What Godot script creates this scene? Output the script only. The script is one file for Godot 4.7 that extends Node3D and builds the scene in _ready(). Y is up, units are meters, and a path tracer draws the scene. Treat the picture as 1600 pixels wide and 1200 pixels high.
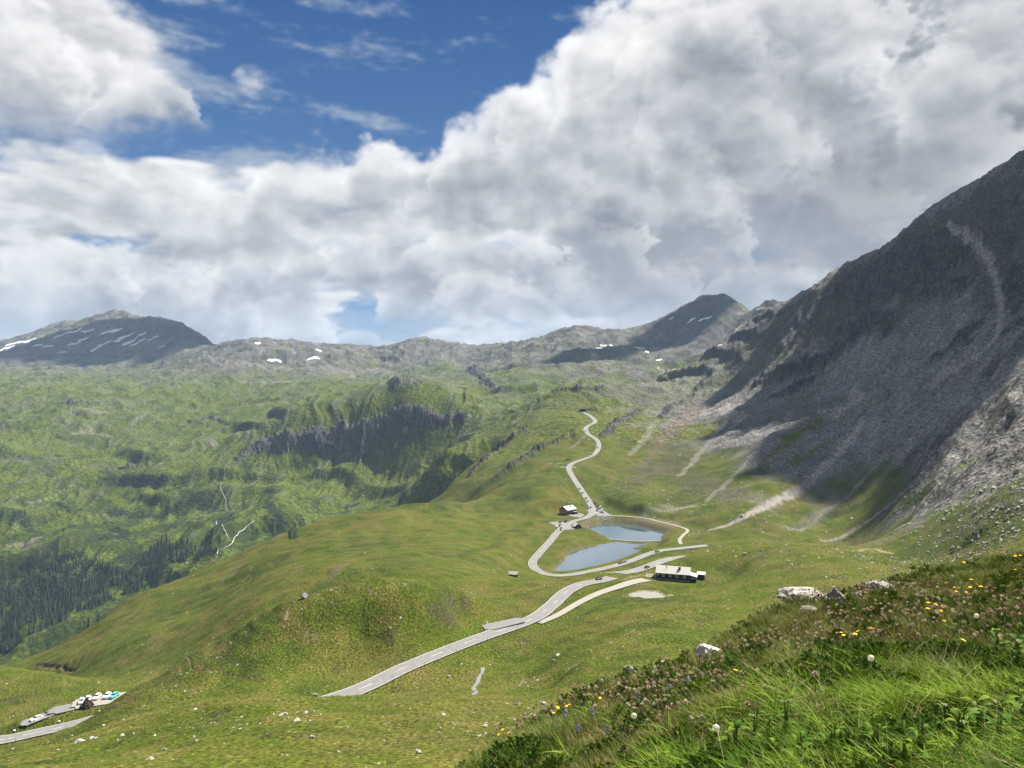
extends Node3D
# A high alpine pass on a July day: a mountain road winds past two small lakes; a scree mountain stands on the right, a wide valley and
# far ridges on the left, and a flowery slope falls away at the viewer's feet. Metres, y up, lake level at y = 0.

const GROUND_POINTS := [
	2.15, -3.2, 163.3, 1.67, -3.6, 163.1, 1.11, -4.4, 162.7, 0.5, -6, 161.8, -0.25, -7.5, 161.1, 3.49, -5.2, 162.9, 2.92, -5.8, 162.7, 2.02, -6, 162.5,
	5.7, -8.5, 162.3, 4.63, -8.5, 162.3, 3.35, -8, 162.1, 2.35, -8, 161.9, 1.34, -8, 161.5, 8.7, -13, 161.8, 7.32, -12.5, 161.7, 6.8, -12.5, 161.6,
	6.18, -12.3, 161.5, 5.33, -12, 161.4, 3.85, -11.5, 161.3, 3.23, -11, 161.2, 2.2, -10.5, 160.8, 1.34, -10, 160.8, 0.53, -9, 160.9, 0, -8.3, 160.9,
	0, -2, 163.1, 1.33, -2, 163.5, -1.33, -2, 162.6, 2.71, -2.5, 163.8, 6.5, -6, 163.2, 14.07, -13, 162.5, -3.25, -3, 162, -6.5, -6, 159.5,
	-2, -6, 160, -4, -6, 159, 26.7, -40, 148, 36.6, -40, 150, 66.6, -100, 128, 91.6, -100, 130, 116.6, -100, 145, 19.99, -40, 147,
	50, -100, 123, 13.33, -40, 144, 33.3, -100, 116, 60, -180, 97, 6.25, -30, 147, 16.66, -80, 121, 1.46, -25, 148, 3.5, -60, 131,
	-1, -30, 147, -2, -60, 131, -3.33, -20, 151, -6.66, -40, 142, -6.66, -20, 150, -13.33, -40, 141, -19.99, -40, 140, -13.33, -20, 149,
	-26.7, -40, 140, -21.7, -20, 148, -43.3, -40, 138, -129.9, -120, 100, 99.9, -200, 104, 46.6, -40, 152, 6.47, -110, 115.1, -2.96, -88, 119.1,
	-4.04, -120, 108, 9.7, -165, 93.4, -5.54, -165, 93.6, -14.81, -88, 119.1, -21, -125, 105.6, -28.2, -168, 92.5, -40, -170, 91.5, -54.3, -170, 92.2,
	-30.3, -90, 118.1, -40.4, -120, 107, -77.7, -185, 84.2, -50.5, -100, 112.8, -70.6, -140, 96.1, -108.4, -215, 65.3, -123.5, -226, 58.1, -138.3, -235, 50.8,
	-84.1, -125, 99.8, -161.5, -240, 43.3, 20.2, -160, 96.5, 36.7, -175, 96, 27.7, -165, 97.1, -64.9, -205, 72, -34.1, -205, 76, -6.66, -200, 80,
	-89.5, -215, 68, 11.95, -205, 80, -132, -262, 53.9, -125.7, -265, 56.7, -121, -272, 58.9, -115.8, -276, 62, -107.6, -279, 65.6, -95.2, -284, 71.5,
	-86.6, -287, 76.1, -79.9, -289, 78.6, -63.4, -291, 83.1, -49.1, -293, 82.6, -35, -299, 81.7, -21.3, -318, 73.7, -11.22, -335, 64, -54.7, -272, 68.1,
	-76.9, -262, 67.2, -94.4, -250, 63.2, -107, -245, 62.2, -72.8, -228, 69.9, -72.5, -335, 55, -108.3, -325, 46, -128.3, -308, 42, -46, -345, 58,
	-90.7, -330, 50, -30, -360, 58, -91.4, -420, 50.8, -115.3, -530, 34.2, -147.9, -680, 14.33, -46.9, -400, 54.5, -55.1, -470, 45.1, -67.9, -580, 31.6,
	-86.6, -740, 13.46, -12.4, -370, 55, -14.73, -440, 45.3, -18.74, -560, 26.8, -23.4, -700, 9.9, 0, -520, 23.5, 0, -610, 14.46, 0, -740, 7.25,
	0, -900, 3.35, -28.8, -860, -0.28, -46.6, -930, 1.86, -234.7, -560, -15.64, -180.3, -430, 11.77, -191.4, -380, 10.31, -251.6, -500, -13.17, -305, -520, -37.9,
	-134.1, -400, 39.3, -177.5, -530, 16.37, -217.6, -650, -0.88, 10.04, -600, 11.88, 40.1, -960, 24.8, 36.8, -880, 14.32, -394, -610, -68.9, -376, -640, -67.4,
	-342, -680, -42.9, -301, -720, -27.8, -281.8, -740, -22.6, -257.7, -770, -17.26, -234.1, -800, -8.9, -196.6, -840, -5.6, -172.5, -860, -2.45, -147.1, -880, -0.44,
	-105.9, -905, 1.7, -77.7, -930, 0.3, -32.7, -980, 5.41, 0, -1030, 10.21, 44.2, -1060, 23.5, -475, -740, -143.9, -449, -770, -142.4, -405, -810, -117.9,
	-354, -850, -102.8, -330, -870, -97.6, -299.8, -900, -92.3, -271.1, -930, -83.9, -226.2, -970, -80.6, -197.9, -990, -77.4, -168.2, -1010, -75.4, -120.7, -1035, -73.3,
	-88.3, -1060, -74.7, -650, -600, -70, -325, -300, 25, -292.3, -270, 33, -255.1, -380, 16.1, -214.5, -365, 17.96, -215.1, -320, 23.9, -185.6, -340, 22.3,
	-299.8, -480, -45, -360, -480, -45, -227.4, -420, -8, -487, -450, -30, -1083, -1000, -330, -666, -1000, -330, -612, -1050, -330, -575, -1150, -320,
	-521, -1250, -300, -450, -1350, -260, -362, -1450, -225, -249.8, -1500, -185, -120.8, -1450, -120, -146.6, -1100, -55, -94.1, -1130, -35, -229.9, -1150, -110,
	-808, -1250, -307, -763, -1300, -298.2, -729, -1450, -272.2, -628, -1500, -230.4, -571, -1500, -205.2, -519, -1550, -191.5, -468, -1600, -173.4, -398, -1700, -171.7,
	-292.5, -1750, -149.3, -972, -1450, -290.5, -879, -1500, -280.9, -1071, -1600, -243.3, -937, -1600, -229.9, -803, -1600, -243.3, -853, -1700, -226, -690, -1650, -200.6,
	-1137, -1700, -197.4, -1053, -1800, -203.6, -953, -1900, -192.2, -794, -1900, -176.3, -1237, -1850, -167.3, -602, -1800, -173.4, -749, -1950, -152.5, -489, -1950, -136.2,
	-326, -1950, -119.9, -180.3, -1800, -82.9, -682, -2150, -86.1, -561, -2100, -97.9, -469, -2080, -77.9, -376, -2050, -48.7, -266.9, -2000, -26.8, -162.6, -1950, -5.72,
	-95, -1900, 22.5, -741, -2220, -47.9, -642, -2200, -12.91, -545, -2180, -4.01, -406, -2120, 23.6, -277.3, -2080, 61, -168.4, -2020, 47.2, -99, -1980, 49.5,
	-867, -2600, 2.49, -788, -2700, 18.77, -562, -2700, 41.3, -360, -2700, 81.8, -750, -3000, 77.6, -1125, -2700, -3.76, -1301, -2600, -19.2, -1575, -2700, 18.77,
	-1800, -2700, -3.76, -1535, -2300, -74.8, -1401, -2400, -65.2, -1151, -2300, -74.8, -939, -2250, -69.6, -863, -2300, -55.6, -1336, -2000, -110.4, -1113, -2050, -125.9,
	-941, -2050, -117.3, -1111, -1900, -160.3, -841, -2100, -106.6, -1570, -1450, -290.5, -1841, -1700, -197.4, -2165, -2000, -110.4, -2923, -2700, -3.76, -3681, -3400, 94.2,
	-1374, -3300, 82.6, -1099, -3300, 74.3, -849, -3400, 94.2, -583, -3500, 92.1, -1649, -3300, 68.8, -2265, -3400, 94.2, -249.8, -3000, 102.6, -83.3, -2500, 71.3,
	0, -2600, 110.9, 0, -2050, 54, 104.1, -2500, 113, -1592, -4300, 268.7, -1433, -4100, 277.5, -1223, -4200, 283.8, -1073, -4300, 272.3, -859, -4300, 254.4,
	-716, -4300, 240.1, -608, -4300, 254.4, -501, -4300, 304, -394, -4300, 275.9, -292.9, -4400, 256.5, -219.7, -4400, 245.5, -125.2, -4300, 261.6, -35.8, -4300, 247.3,
	102.3, -4100, 263.9, 199.7, -4000, 271.5, 275.8, -3900, 301, 332, -3800, 320, 395, -3800, 314, 458, -3800, 285.1, 506, -3800, 297.7, 569, -3700, 297.3,
	629, -3600, 324, 698, -3500, 374, 789, -3450, 417, 848, -3400, 442, 919, -3350, 441, 987, -3300, 420, 968, -2950, 405, 970, -2800, 377,
	-3661, -5500, 302, -3556, -5700, 378, -3352, -5800, 469, -3128, -5700, 449, -2980, -5600, 458, -2884, -5550, 483, -2803, -5500, 517, -2719, -5450, 478,
	-2627, -5400, 461, -2424, -5300, 443, -2292, -5200, 446, -2079, -5000, 394, -1877, -4800, 317, -1801, -4859, 118.7, -1621, -4633, 127.5, -1383, -4746, 133.8,
	-1214, -4859, 122.3, -971, -4859, 104.4, -809, -4859, 90.1, -688, -4859, 104.4, -567, -4859, 154.5, -445, -4859, 125.9, -331, -4972, 106.5, -248.4, -4972, 95.5,
	-141.6, -4859, 111.6, -40.5, -4859, 97.3, 115.8, -4633, 113.9, 225.9, -4520, 121.5, 312, -4407, 151.2, 375, -4294, 169.8, 447, -4294, 163.5, 519, -4294, 135.1,
	572, -4294, 147.7, 644, -4181, 147.3, 711, -4068, 173.7, 791, -3955, 224.5, 893, -3898, 267.3, 960, -3842, 291.8, 1040, -3785, 290.6, 1118, -3729, 270,
	1097, -3333, 255.2, 1099, -3164, 226.7, -4141, -6215, 152.3, -4023, -6441, 228.3, -3794, -6554, 319, -3540, -6441, 299.3, -3373, -6328, 308, -3264, -6271, 333,
	-3173, -6215, 367, -3077, -6158, 328, -2973, -6102, 311, -2743, -5989, 292.6, -2594, -5876, 296, -2353, -5650, 243.7, -2123, -5424, 166.7, -2680, -4600, 222.4,
	-2197, -4400, 219.9, -2864, -4300, 147.1, -1832, -4000, 148.4, -2331, -4000, 131.7, -1623, -3900, 181.2, -1107, -3800, 180.8, -649, -3900, 165, -154, -3700, 165,
	-5955, -5500, 350, -4655, -4300, 147, -8661, -8000, 0, -5330, -8000, 0, -2665, -8000, 0, 0, -8000, 0, 2665, -8000, 0, 5330, -8000, 0,
	8661, -8000, 0, 2665, -4000, 250, 4331, -4000, 300, -7037, -6500, 150, 844, -2900, 249.4, 674, -2700, 180.7, 563, -2600, 143.4, 483, -2900, 177.1,
	559, -2800, 165, 362, -2900, 165, 249.7, -3000, 177.5, 124.9, -3000, 165, 666, -3200, 258.2, 786, -3150, 309, 865, -3250, 368, 109.3, -1750, 114,
	148.3, -1780, 120.5, 209.9, -1800, 117, 269.7, -1850, 106.5, 325, -1950, 104.9, 430, -2150, 120.2, 106.7, -1600, 78.3, 64.6, -1550, 68.1, 36.3, -1450, 50.2,
	74.7, -1280, 42.2, 69, -1380, 55.7, 0, -1350, 24.2, 48, -1150, 30.7, -46.7, -1400, -4.38, -90.2, -1350, -20.9, 29.2, -1750, 55.6, -56.7, -1700, 16.17,
	-30, -1800, 30, -129.4, -1550, -22.5, -187, -1600, -68.7, -104.4, -1250, -33.3, -38.4, -1150, -3.01, 170.7, -2050, 85, 279.8, -2100, 85, 440, -2400, 110,
	762, -1150, 479, 745, -1200, 463, 731, -1260, 447, 711, -1320, 428, 697, -1400, 391, 680, -1490, 375, 660, -1590, 354, 658, -1760, 326,
	655, -1900, 299.2, 631, -2050, 258.8, 574, -2300, 165, 520, -2400, 131, 913, -1370, 409, 887, -1420, 393, 863, -1480, 377, 834, -1540, 358,
	810, -1620, 321, 783, -1710, 305, 754, -1810, 283.8, 742, -1980, 255.8, 733, -2120, 229.2, 699, -2270, 188.8, 630, -2520, 95, 567, -2620, 61,
	458, -1100, 105.4, 562, -1350, 204.3, 367, -880, 43.8, 326, -780, 18.36, 301, -720, 6.68, 532, -800, 214.9, 617, -930, 300, 400, -600, 132.5,
	320, -480, 115, 230.6, -345, 105.9, 228.6, -360, 103.4, 180.6, -270, 105.2, 312, -575, 56.9, 369, -680, 71.4, 460, -850, 119, 546, -1010, 194.4,
	621, -1150, 293.9, 234.1, -700, 15.78, 283.9, -850, 33.7, 350, -1050, 64.3, 450, -1350, 114.4, 549, -1650, 199.3, 200.6, -800, 14.6, 250.5, -1000, 27.3,
	313, -1250, 55.6, 425, -1700, 101.3, 142, -850, 19.46, 183.6, -1100, 31.9, 216.8, -1300, 51.2, 266.7, -1600, 78.3, 117.6, -880, 14.32, 137.6, -1030, 23.1,
	166.8, -1250, 45.1, 301, -655, 17.12, 304, -605, 33.5, 216.5, -740, 16.57, 870, -950, 600, 641, -700, 370, 458, -500, 235, 274.8, -300, 150,
	816, -700, 560, 466, -400, 290, 233.2, -200, 185, 1133, -1700, 350, 1099, -2200, 280, 1374, -1500, 480, 1749, -1500, 400, 1166, -1000, 650,
	974, -2600, 230, 114.2, -455, 59.6, 150.6, -450, 61.5, 181.9, -435, 64.2, 203.3, -405, 69.1, 90, -430, 57.1, 190.6, -330, 79.4, 86, -395, 53.6,
	97.2, -290, 78.8, 123.9, -370, 70.6, 129.8, -310, 80.7, 165.7, -330, 78, 65.4, -260, 81.1, 33.6, -200, 90.4, 44.4, -265, 79.5, 17.2, -205, 85,
	22.2, -265, 72.8, 45.1, -215, 88.4, 107.2, -400, 54.5, 119.8, -270, 87.5, 182, -290, 92.9, 51.1, -330, 65.5, 102.5, -340, 69.7, 129.9, -520, 20,
	186.6, -560, 15, 233.2, -560, 18, 251.2, -520, 45, 93.9, -470, 38, 60, -450, 45, 53.3, -640, 3, 106.6, -640, 4, 75.8, -700, 2,
	139.9, -700, 2, 126.6, -760, 2, 85.5, -790, 2, 164.6, -760, 3, 163.2, -700, 6, 111.9, -840, 5, 165.9, -830, 6, 45.3, -680, 4,
	54, -720, 4, 31, -620, 5, 192.4, -700, 10, -50.5, -222.8, 69, -33.6, -249.9, 67.5, -13.98, -277.8, 66, 7.71, -307, 64, 17.26, -332, 62,
	25.4, -357, 60.5, 34.5, -375, 59, 45.3, -387, 57.5, 69.2, -447, 46, 81.4, -463, 44.5, 100.8, -492, 42, 168.5, -660, 12, 142.9, -657, 10,
	123.1, -654, 8, 91.8, -627, 5, 60.8, -605, 4, 39.8, -594, 4, 27.5, -597, 4, 19.43, -611, 4, 16.95, -633, 4, 22.7, -661, 4,
	35.8, -713, 4, 47.7, -761, 4, 63.5, -800, 4.5, 81, -822, 5, 90.1, -856, 5.5, 90.5, -895, 8, 85.9, -952, 14, 79.9, -1008, 22,
	77.1, -1038, 29, 84.8, -1070, 32, 116.8, -1120, 37, 131.8, -1170, 43, 134.2, -1210, 51, 123.8, -1258, 58, 126, -1303, 64, 148.6, -1371, 69,
	148.1, -1456, 74, 142.4, -1539, 76.5, -181.8, -270.2, 33, -170.4, -273.9, 34, -160.2, -276.2, 35.5, -152.1, -278.5, 37, -142.9, -278.8, 39, -137.7, -278.7, 40
]

const ROAD_MAIN := [Vector3(-50.5, 69, -222.8), Vector3(-33.6, 67.5, -249.9), Vector3(-13.98, 66, -277.8), Vector3(7.71, 64, -307), Vector3(17.26, 62, -332), Vector3(25.4, 60.5, -357), Vector3(34.5, 59, -375), Vector3(45.3, 57.5, -387)]
const ROAD_MID := [Vector3(69.2, 46, -447), Vector3(81.4, 44.5, -463), Vector3(100.8, 42, -492)]
const ROAD_LAKE := [Vector3(168.5, 12, -660), Vector3(142.9, 10, -657), Vector3(123.1, 8, -654), Vector3(91.8, 5, -627), Vector3(60.8, 4, -605), Vector3(39.8, 4, -594), Vector3(27.5, 4, -597), Vector3(19.43, 4, -611), Vector3(16.95, 4, -633), Vector3(22.7, 4, -661), Vector3(35.8, 4, -713), Vector3(47.7, 4, -761), Vector3(63.5, 4.5, -800), Vector3(81, 5, -822), Vector3(90.1, 5.5, -856), Vector3(90.5, 8, -895), Vector3(85.9, 14, -952), Vector3(79.9, 22, -1008), Vector3(77.1, 29, -1038), Vector3(84.8, 32, -1070), Vector3(116.8, 37, -1120), Vector3(131.8, 43, -1170), Vector3(134.2, 51, -1210), Vector3(123.8, 58, -1258), Vector3(126, 64, -1303), Vector3(148.6, 69, -1371), Vector3(148.1, 74, -1456), Vector3(142.4, 76.5, -1539)]
const ROAD_LEFT := [Vector3(-181.8, 33, -270.2), Vector3(-170.4, 34, -273.9), Vector3(-160.2, 35.5, -276.2), Vector3(-152.1, 37, -278.5), Vector3(-142.9, 39, -278.8), Vector3(-137.7, 40, -278.7)]
const LAKE_UPPER := [Vector2(81.5, -812.4), Vector2(90.8, -822.6), Vector2(99.9, -829.6), Vector2(104.6, -820.6), Vector2(121.6, -812.4), Vector2(138.9, -810.7), Vector2(152.9, -809.1), Vector2(167.7, -799.2), Vector2(170.6, -781.7), Vector2(161.8, -768), Vector2(148, -753.2), Vector2(142.2, -729.5), Vector2(128.9, -726.8), Vector2(118.8, -728.1), Vector2(107.2, -732.2), Vector2(97.9, -736.3), Vector2(93.1, -741.9), Vector2(86, -762), Vector2(77.8, -775.5), Vector2(69.7, -786.4)]
const LAKE_LOWER := [Vector2(97.1, -725.4), Vector2(106, -724.1), Vector2(117, -717.5), Vector2(127, -716.2), Vector2(118.7, -709.7), Vector2(111, -698.3), Vector2(115.4, -693.4), Vector2(119.6, -687.3), Vector2(110.4, -673.2), Vector2(100.3, -658.5), Vector2(88.5, -644.4), Vector2(73.9, -631), Vector2(62.6, -623), Vector2(46.3, -614.2), Vector2(33.8, -612.3), Vector2(32.5, -616.1), Vector2(38.2, -634), Vector2(45.1, -657.4), Vector2(51, -677.8), Vector2(57.9, -692.2), Vector2(70.7, -704.6), Vector2(83.7, -714.9)]
const POND := [Vector2(54.5, -349.9), Vector2(58.9, -351.4), Vector2(62.8, -352), Vector2(65.9, -351.4), Vector2(68.6, -345.5), Vector2(71.1, -340.7), Vector2(65.3, -336), Vector2(60, -333.2), Vector2(56.3, -336), Vector2(54.2, -342.6)]
const TRACK_HUT := [Vector3(10.69, 63.5, -304), Vector3(18.5, 63, -315), Vector3(29.4, 62.5, -334), Vector3(39.7, 61.5, -351), Vector3(50.4, 60.5, -365), Vector3(60.3, 59, -379), Vector3(68.1, 58, -387)]
const TRACK_SHORE := [Vector3(95.6, 5, -829), Vector3(110.8, 5, -829), Vector3(127.6, 5, -825), Vector3(143, 5, -815), Vector3(153.4, 5, -798), Vector3(165.9, 5, -778), Vector3(172.2, 6, -752), Vector3(163.3, 6, -729), Vector3(155, 6.5, -707), Vector3(149.8, 9, -678)]

const PATCHES := [
	["scree", 0.75, [492, -1314, 65.6, 536, -1172, 68.3, 530, -979, 57.1, 495, -783, 39.1]],
	["scree", 0.8, [359, -1001, 33.3, 430, -939, 46.9, 443, -782, 39.1, 444, -675, 22.5]],
	["dull_grass", 0.8, [701, -1058, 12.3, 692, -1129, 11.3, 684, -1213, 12.1, 662, -1287, 10.7, 649, -1421, 10.7, 614, -1539, 11.5, 588, -1682, 16.8, 518, -1779, 23.7]],
	["dull_grass", 0.7, [468, -1701, 31.2, 494, -1560, 23.4, 525, -1466, 14.7]],
	["scree", 0.5, [284.3, -1217, 44.6, 333, -1110, 46.2, 341, -951, 34.8, 333, -814, 23.1]],
	["dull_grass", 0.6, [174.1, -1043, 29.5, 237.2, -1093, 36.4, 260.1, -1299, 32.5]],
	["scree", 0.4, [236.9, -859, 21.5, 264, -790, 17.1]],
	["grass_dark", 0.5, [139.9, -837, 18.1, 209.1, -894, 19.4]],
	["dull_grass", 0.6, [141.7, -942, 20.4, 212.1, -1059, 31.7, 229.5, -916, 27.5, 245.3, -816, 17.7]],
	["light_scree", 0.5, [406, -1392, 8.1, 306, -1184, 6.9, 216.2, -996, 4.1]],
	["light_scree", 0.5, [418, -1153, 6.7, 307, -988, 5.8, 215.1, -844, 3.5]],
	["dirt", 0.5, [379, -1594, 15.9, 244.3, -1246, 12.5, 177.2, -1062, 8]],
	["light_scree", 0.4, [250, -1363, 7.9, 176.8, -1145, 5.7]],
	["scree", 0.5, [321, -783, 13, 260.4, -724, 7.2]],
	["light_scree", 0.5, [402, -823, 5.5, 367, -813, 5.4, 321, -783, 3.9, 274.9, -731, 2.4]],
	["rock", 1, [622, -1440, 21.6, 635, -1318, 32.9, 636, -1179, 35.3, 625, -1075, 25.1]],
	["rock", 1, [603, -1481, 12.3, 613, -1392, 16.2, 606, -1177, 13.7, 596, -996, 9.9]],
	["rock", 1, [574, -1354, 11.3, 573, -1253, 20.9, 567, -1155, 13.5]],
	["rock", 1, [476, -1465, 17.1, 499, -1362, 27.2, 532, -1304, 26.1, 551, -1249, 14.6]],
	["rock", 1, [442, -1293, 17.2, 475, -1267, 19, 498, -1259, 12.6]],
	["rock", 1, [516, -947, 4.7, 533, -929, 13.9, 542, -893, 10.4]],
	["rock", 1, [501, -886, 2.9, 517, -888, 5.9, 524, -875, 5.8]],
	["rock", 1, [511, -803, 5.3, 519, -780, 10.4]],
	["rock", 0.8, [676, -1087, 10.9, 669, -1008, 15.1]],
	["rock", 1, [594, -922, 13.8, 550, -827, 11]],
	["rock", 0.7, [645, -1050, 10.5, 627, -957, 11.2]],
	["light_scree", 0.8, [671, -1190, 5, 646, -1089, 6.3, 622, -1007, 5, 600, -960, 4, 564, -887, 4.4, 530, -837, 4.9, 508, -814, 4.1, 491, -842, 7, 494, -898, 10.5]],
	["light_scree", 0.8, [490, -1111, 8.3, 466, -1040, 10.4, 445, -1042, 10.4, 443, -1096, 9.1]],
	["light_scree", 1, [440, -968, 8.1, 408, -931, 10.1, 371, -902, 9, 328, -855, 7.8, 274.5, -801, 6.7, 225, -748, 5, 190.3, -734, 3.7]],
	["light_scree", 0.6, [389, -1436, 16.7, 378, -1260, 12.6, 345, -1217, 8.1]],
	["dirt", 0.5, [229.5, -1251, 14.6, 293.8, -1355, 15.8, 360, -1490, 14.9]],
	["lush", 0.9, [324, -957, 10.4, 373, -1017, 15.2, 418, -1045, 7.8]],
	["lush", 0.8, [334, -920, 9.2, 392, -959, 8]],
	["grass_dark", 0.6, [270.6, -926, 20, 297.2, -913, 15.2]],
	["lush", 0.8, [327, -576, 6.2, 348, -564, 5.6, 353, -529, 5.3]],
	["grass_dark", 0.8, [335, -668, 7.8, 332, -612, 8.2]],
	["lush", 0.6, [252.4, -487, 3.2, 233.5, -399, 4, 276.4, -419, 3.5]],
	["grass_dark", 0.55, [265.2, -738, 7.4, 323, -772, 9, 355, -760, 6.3]],
	["crack", 1, [350, -697, 0.7, 355, -675, 0.9, 365, -662, 1.1, 386, -661, 1.1, 402, -660, 1, 419, -657, 0.7, 440, -660, 0.5]],
	["light_scree", 0.8, [284.7, -702, 2.3, 315, -711, 4.7, 333, -700, 3.5, 352, -680, 2.3, 365, -673, 1.7]],
	["light_scree", 0.45, [249.1, -432, 2.9, 234.5, -379, 3.8, 242.8, -366, 4.3]],
	["light_scree", 0.4, [218.5, -358, 1.8, 226.1, -343, 2.6]],
	["outcrop", 1, [255.3, -1532, 10.2, 190, -1381, 10.3, 145.1, -1242, 6.2]],
	["outcrop", 1, [291.9, -1490, 11.2, 342, -1627, 8.1]],
	["rock", 0.6, [352, -1624, 13.5, 440, -1761, 13.2]],
	["outcrop", 1, [-66.3, -1222, 6.1, -47.9, -1276, 8.5, -26.4, -1438, 9.6, 0, -1428, 10.7, 29.5, -1472, 7.4]],
	["outcrop", 1, [-23.7, -1133, 5.7, 0, -1158, 7.7, 43.2, -1232, 10.3, 88.2, -1290, 7.5]],
	["outcrop", 1, [0, -1528, 5.1, 15.77, -1576, 5.2]],
	["outcrop", 1, [98.5, -1740, 7.2, 142.7, -1713, 10, 196.3, -1708, 11.4]],
	["outcrop", 1, [241.8, -1792, 7.5]],
	["outcrop", 1, [-35, -1908, 9.5, -16.02, -1922, 9.6]],
	["cliff", 1.3, [-765, -2132, 12.4, -710, -2182, 21.8, -632, -2164, 30.6, -555, -2147, 35.8, -478, -2122, 35.3, -400, -2085, 31.2, -329, -2077, 27.7, -256.1, -2048, 23.9, -166.2, -1994, 16.6, -105.7, -1951, 9.7]],
	["outcrop", 1, [-1604, -2665, 8.9, -1557, -2708, 15.8, -1464, -2711, 11.3]],
	["talus", 0.8, [-1495, -2599, 13, -1417, -2614, 19.6, -1383, -2654, 13.3]],
	["outcrop", 1, [-1060, -2542, 8.5, -1001, -2554, 10.6, -900, -2453, 8.2]],
	["talus", 0.8, [-923, -2315, 11.6, -866, -2233, 13]],
	["talus", 0.7, [-776, -2242, 9.3, -784, -2211, 9.2]],
	["outcrop", 1, [-1418, -2125, 7.1, -1343, -2117, 7.1, -1285, -2114, 5.3]],
	["outcrop", 1, [-1098, -2054, 8.6, -1047, -2091, 12.2, -989, -2116, 7]],
	["outcrop", 1, [-661, -3931, 22.9, -578, -3859, 25.7]],
	["outcrop", 1, [-357, -2282, 17.1, -328, -2212, 14.7]],
	["outcrop", 1, [-171.7, -3325, 19.4, -89.7, -2693, 17.9, -59.9, -2567, 12.8]],
	["talus", 0.8, [-1476, -3546, 53.1, -1264, -3616, 66.2, -1054, -3618, 78.3, -810, -3604, 72, -643, -3675, 42.8]],
	["pale_talus", 0.5, [-1151, -3289, 11, -984, -3194, 16, -859, -3223, 13.4]],
	["pale_talus", 0.5, [-768, -3417, 14.2, -722, -3614, 18.1, -656, -3751, 15.6]],
	["talus", 0.6, [-516, -3876, 45.2, -248.7, -3734, 49.7, -25, -3004, 30]],
	["slate", 0.5, [-1187, -3754, 43.8, -985, -3697, 30.8]],
	["slate", 0.4, [-1486, -3882, 32.3, -1254, -3673, 24.5]],
	["pale_talus", 0.4, [-598, -3591, 14.9, -514, -3633, 15.1, -421, -3608, 15]],
	["talus", 0.7, [-74.3, -2972, 24.7, -142.1, -2843, 18.9]],
	["slate", 0.9, [666, -3334, 83.3, 838, -3251, 70.4, 755, -3026, 60.5]],
	["slate", 0.6, [409, -3069, 76.7, 201.3, -3023, 75.5, 49.8, -2988, 59.7]],
	["pale_talus", 1, [513, -1925, 14.4, 562, -1931, 19.3, 900, -2862, 33.4, 947, -2849, 23.7]],
	["pasture", 0.8, [600, -2772, 32.3, 696, -2788, 18.6, 504, -2751, 32.1]],
	["slate", 0.8, [-2372, -4674, 116.7, -2068, -4604, 115, -1813, -4448, 74.1]],
	["slate", 0.6, [-2824, -4849, 96.9, -2945, -4656, 77.5]],
	["pasture", 0.8, [-1864, -3024, 60.4, -1579, -2916, 53.4, -1371, -2992, 49.8, -1081, -2882, 48, -815, -2716, 40.7]],
	["pasture", 0.6, [-1508, -2378, 43.6, -1251, -2238, 44.7, -1019, -2262, 33.9]],
	["pasture", 0.8, [-481, -2220, 22.2, -321, -2138, 17.8, -622, -2260, 22.6]],
	["pasture", 0.6, [-1263, -2807, 32.7, -1104, -2818, 23.5]],
	["pale_talus", 0.5, [-1361, -2678, 6.7, -1237, -2603, 10.8, -1233, -2506, 10.4]],
	["pale_talus", 0.4, [-1379, -2396, 12, -1353, -2459, 10.2, -1252, -2382, 9.9]],
	["pale_talus", 0.5, [-1181, -1812, 4.5, -1148, -1856, 3.1, -1124, -1979, 3.3]],
	["shrub", 0.9, [-1146, -1757, 23.4, -1072, -1732, 14.4]],
	["shrub", 0.9, [-968, -1607, 13.4, -974, -1651, 8.2]],
	["shrub", 0.9, [-920, -1691, 25.3, -863, -1720, 17.2, -914, -1762, 14.7]],
	["shrub", 0.8, [-994, -1889, 15.7, -908, -1842, 21.5, -847, -1842, 18.4, -819, -1886, 18.8, -774, -1892, 18.9]],
	["shrub", 0.7, [-1109, -1870, 12.5, -1070, -1856, 9.3]],
	["shrub", 0.7, [-800, -1915, 22.3, -702, -1826, 24.3]],
	["shrub", 0.7, [-657, -1708, 19.9, -639, -1779, 20.7, -628, -1597, 13.3]],
	["shrub", 0.8, [-1022, -1785, 11.9, -1004, -1714, 7.1]],
	["shrub", 0.7, [-886, -1965, 19.6, -849, -1994, 16.6]],
	["shrub", 0.8, [-565, -1779, 17.8, -486, -1614, 18.8, -203.3, -715, 3.6]],
	["shrub", 0.8, [-380, -1783, 8.9, -372, -1854, 9.3]],
	["shrub", 0.9, [-818, -1602, 32, -718, -1589, 15.9]],
	["shrub", 0.8, [-930, -1501, 75, -813, -1517, 56.8, -897, -1372, 45.7]],
	["pale_talus", 0.45, [-1070, -1640, 13.7, -1040, -1668, 13.9, -1028, -1617, 10.8]],
	["pale_talus", 0.35, [-994, -1502, 12.5, -981, -1521, 7.6]],
	["pale_talus", 0.35, [-796, -1529, 10.2, -769, -1506, 7.5]],
	["pale_talus", 0.8, [-271, -2031, 2.7, -318, -2003, 2.5, -351, -1957, 2.1]],
	["pale_talus", 0.8, [-160.3, -1962, 3.3, -186, -1889, 2.8, -192.7, -1591, 1.9]],
	["talus", 0.7, [-389, -2045, 8.5, -423, -2027, 8.4]],
	["pale_talus", 0.8, [-105.1, -1940, 3.2, -133.2, -1879, 2.5, -145.9, -1589, 1.9]],
	["pale_talus", 0.6, [-348, -1983, 2.3, -264.5, -1982, 2.3]],
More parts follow.
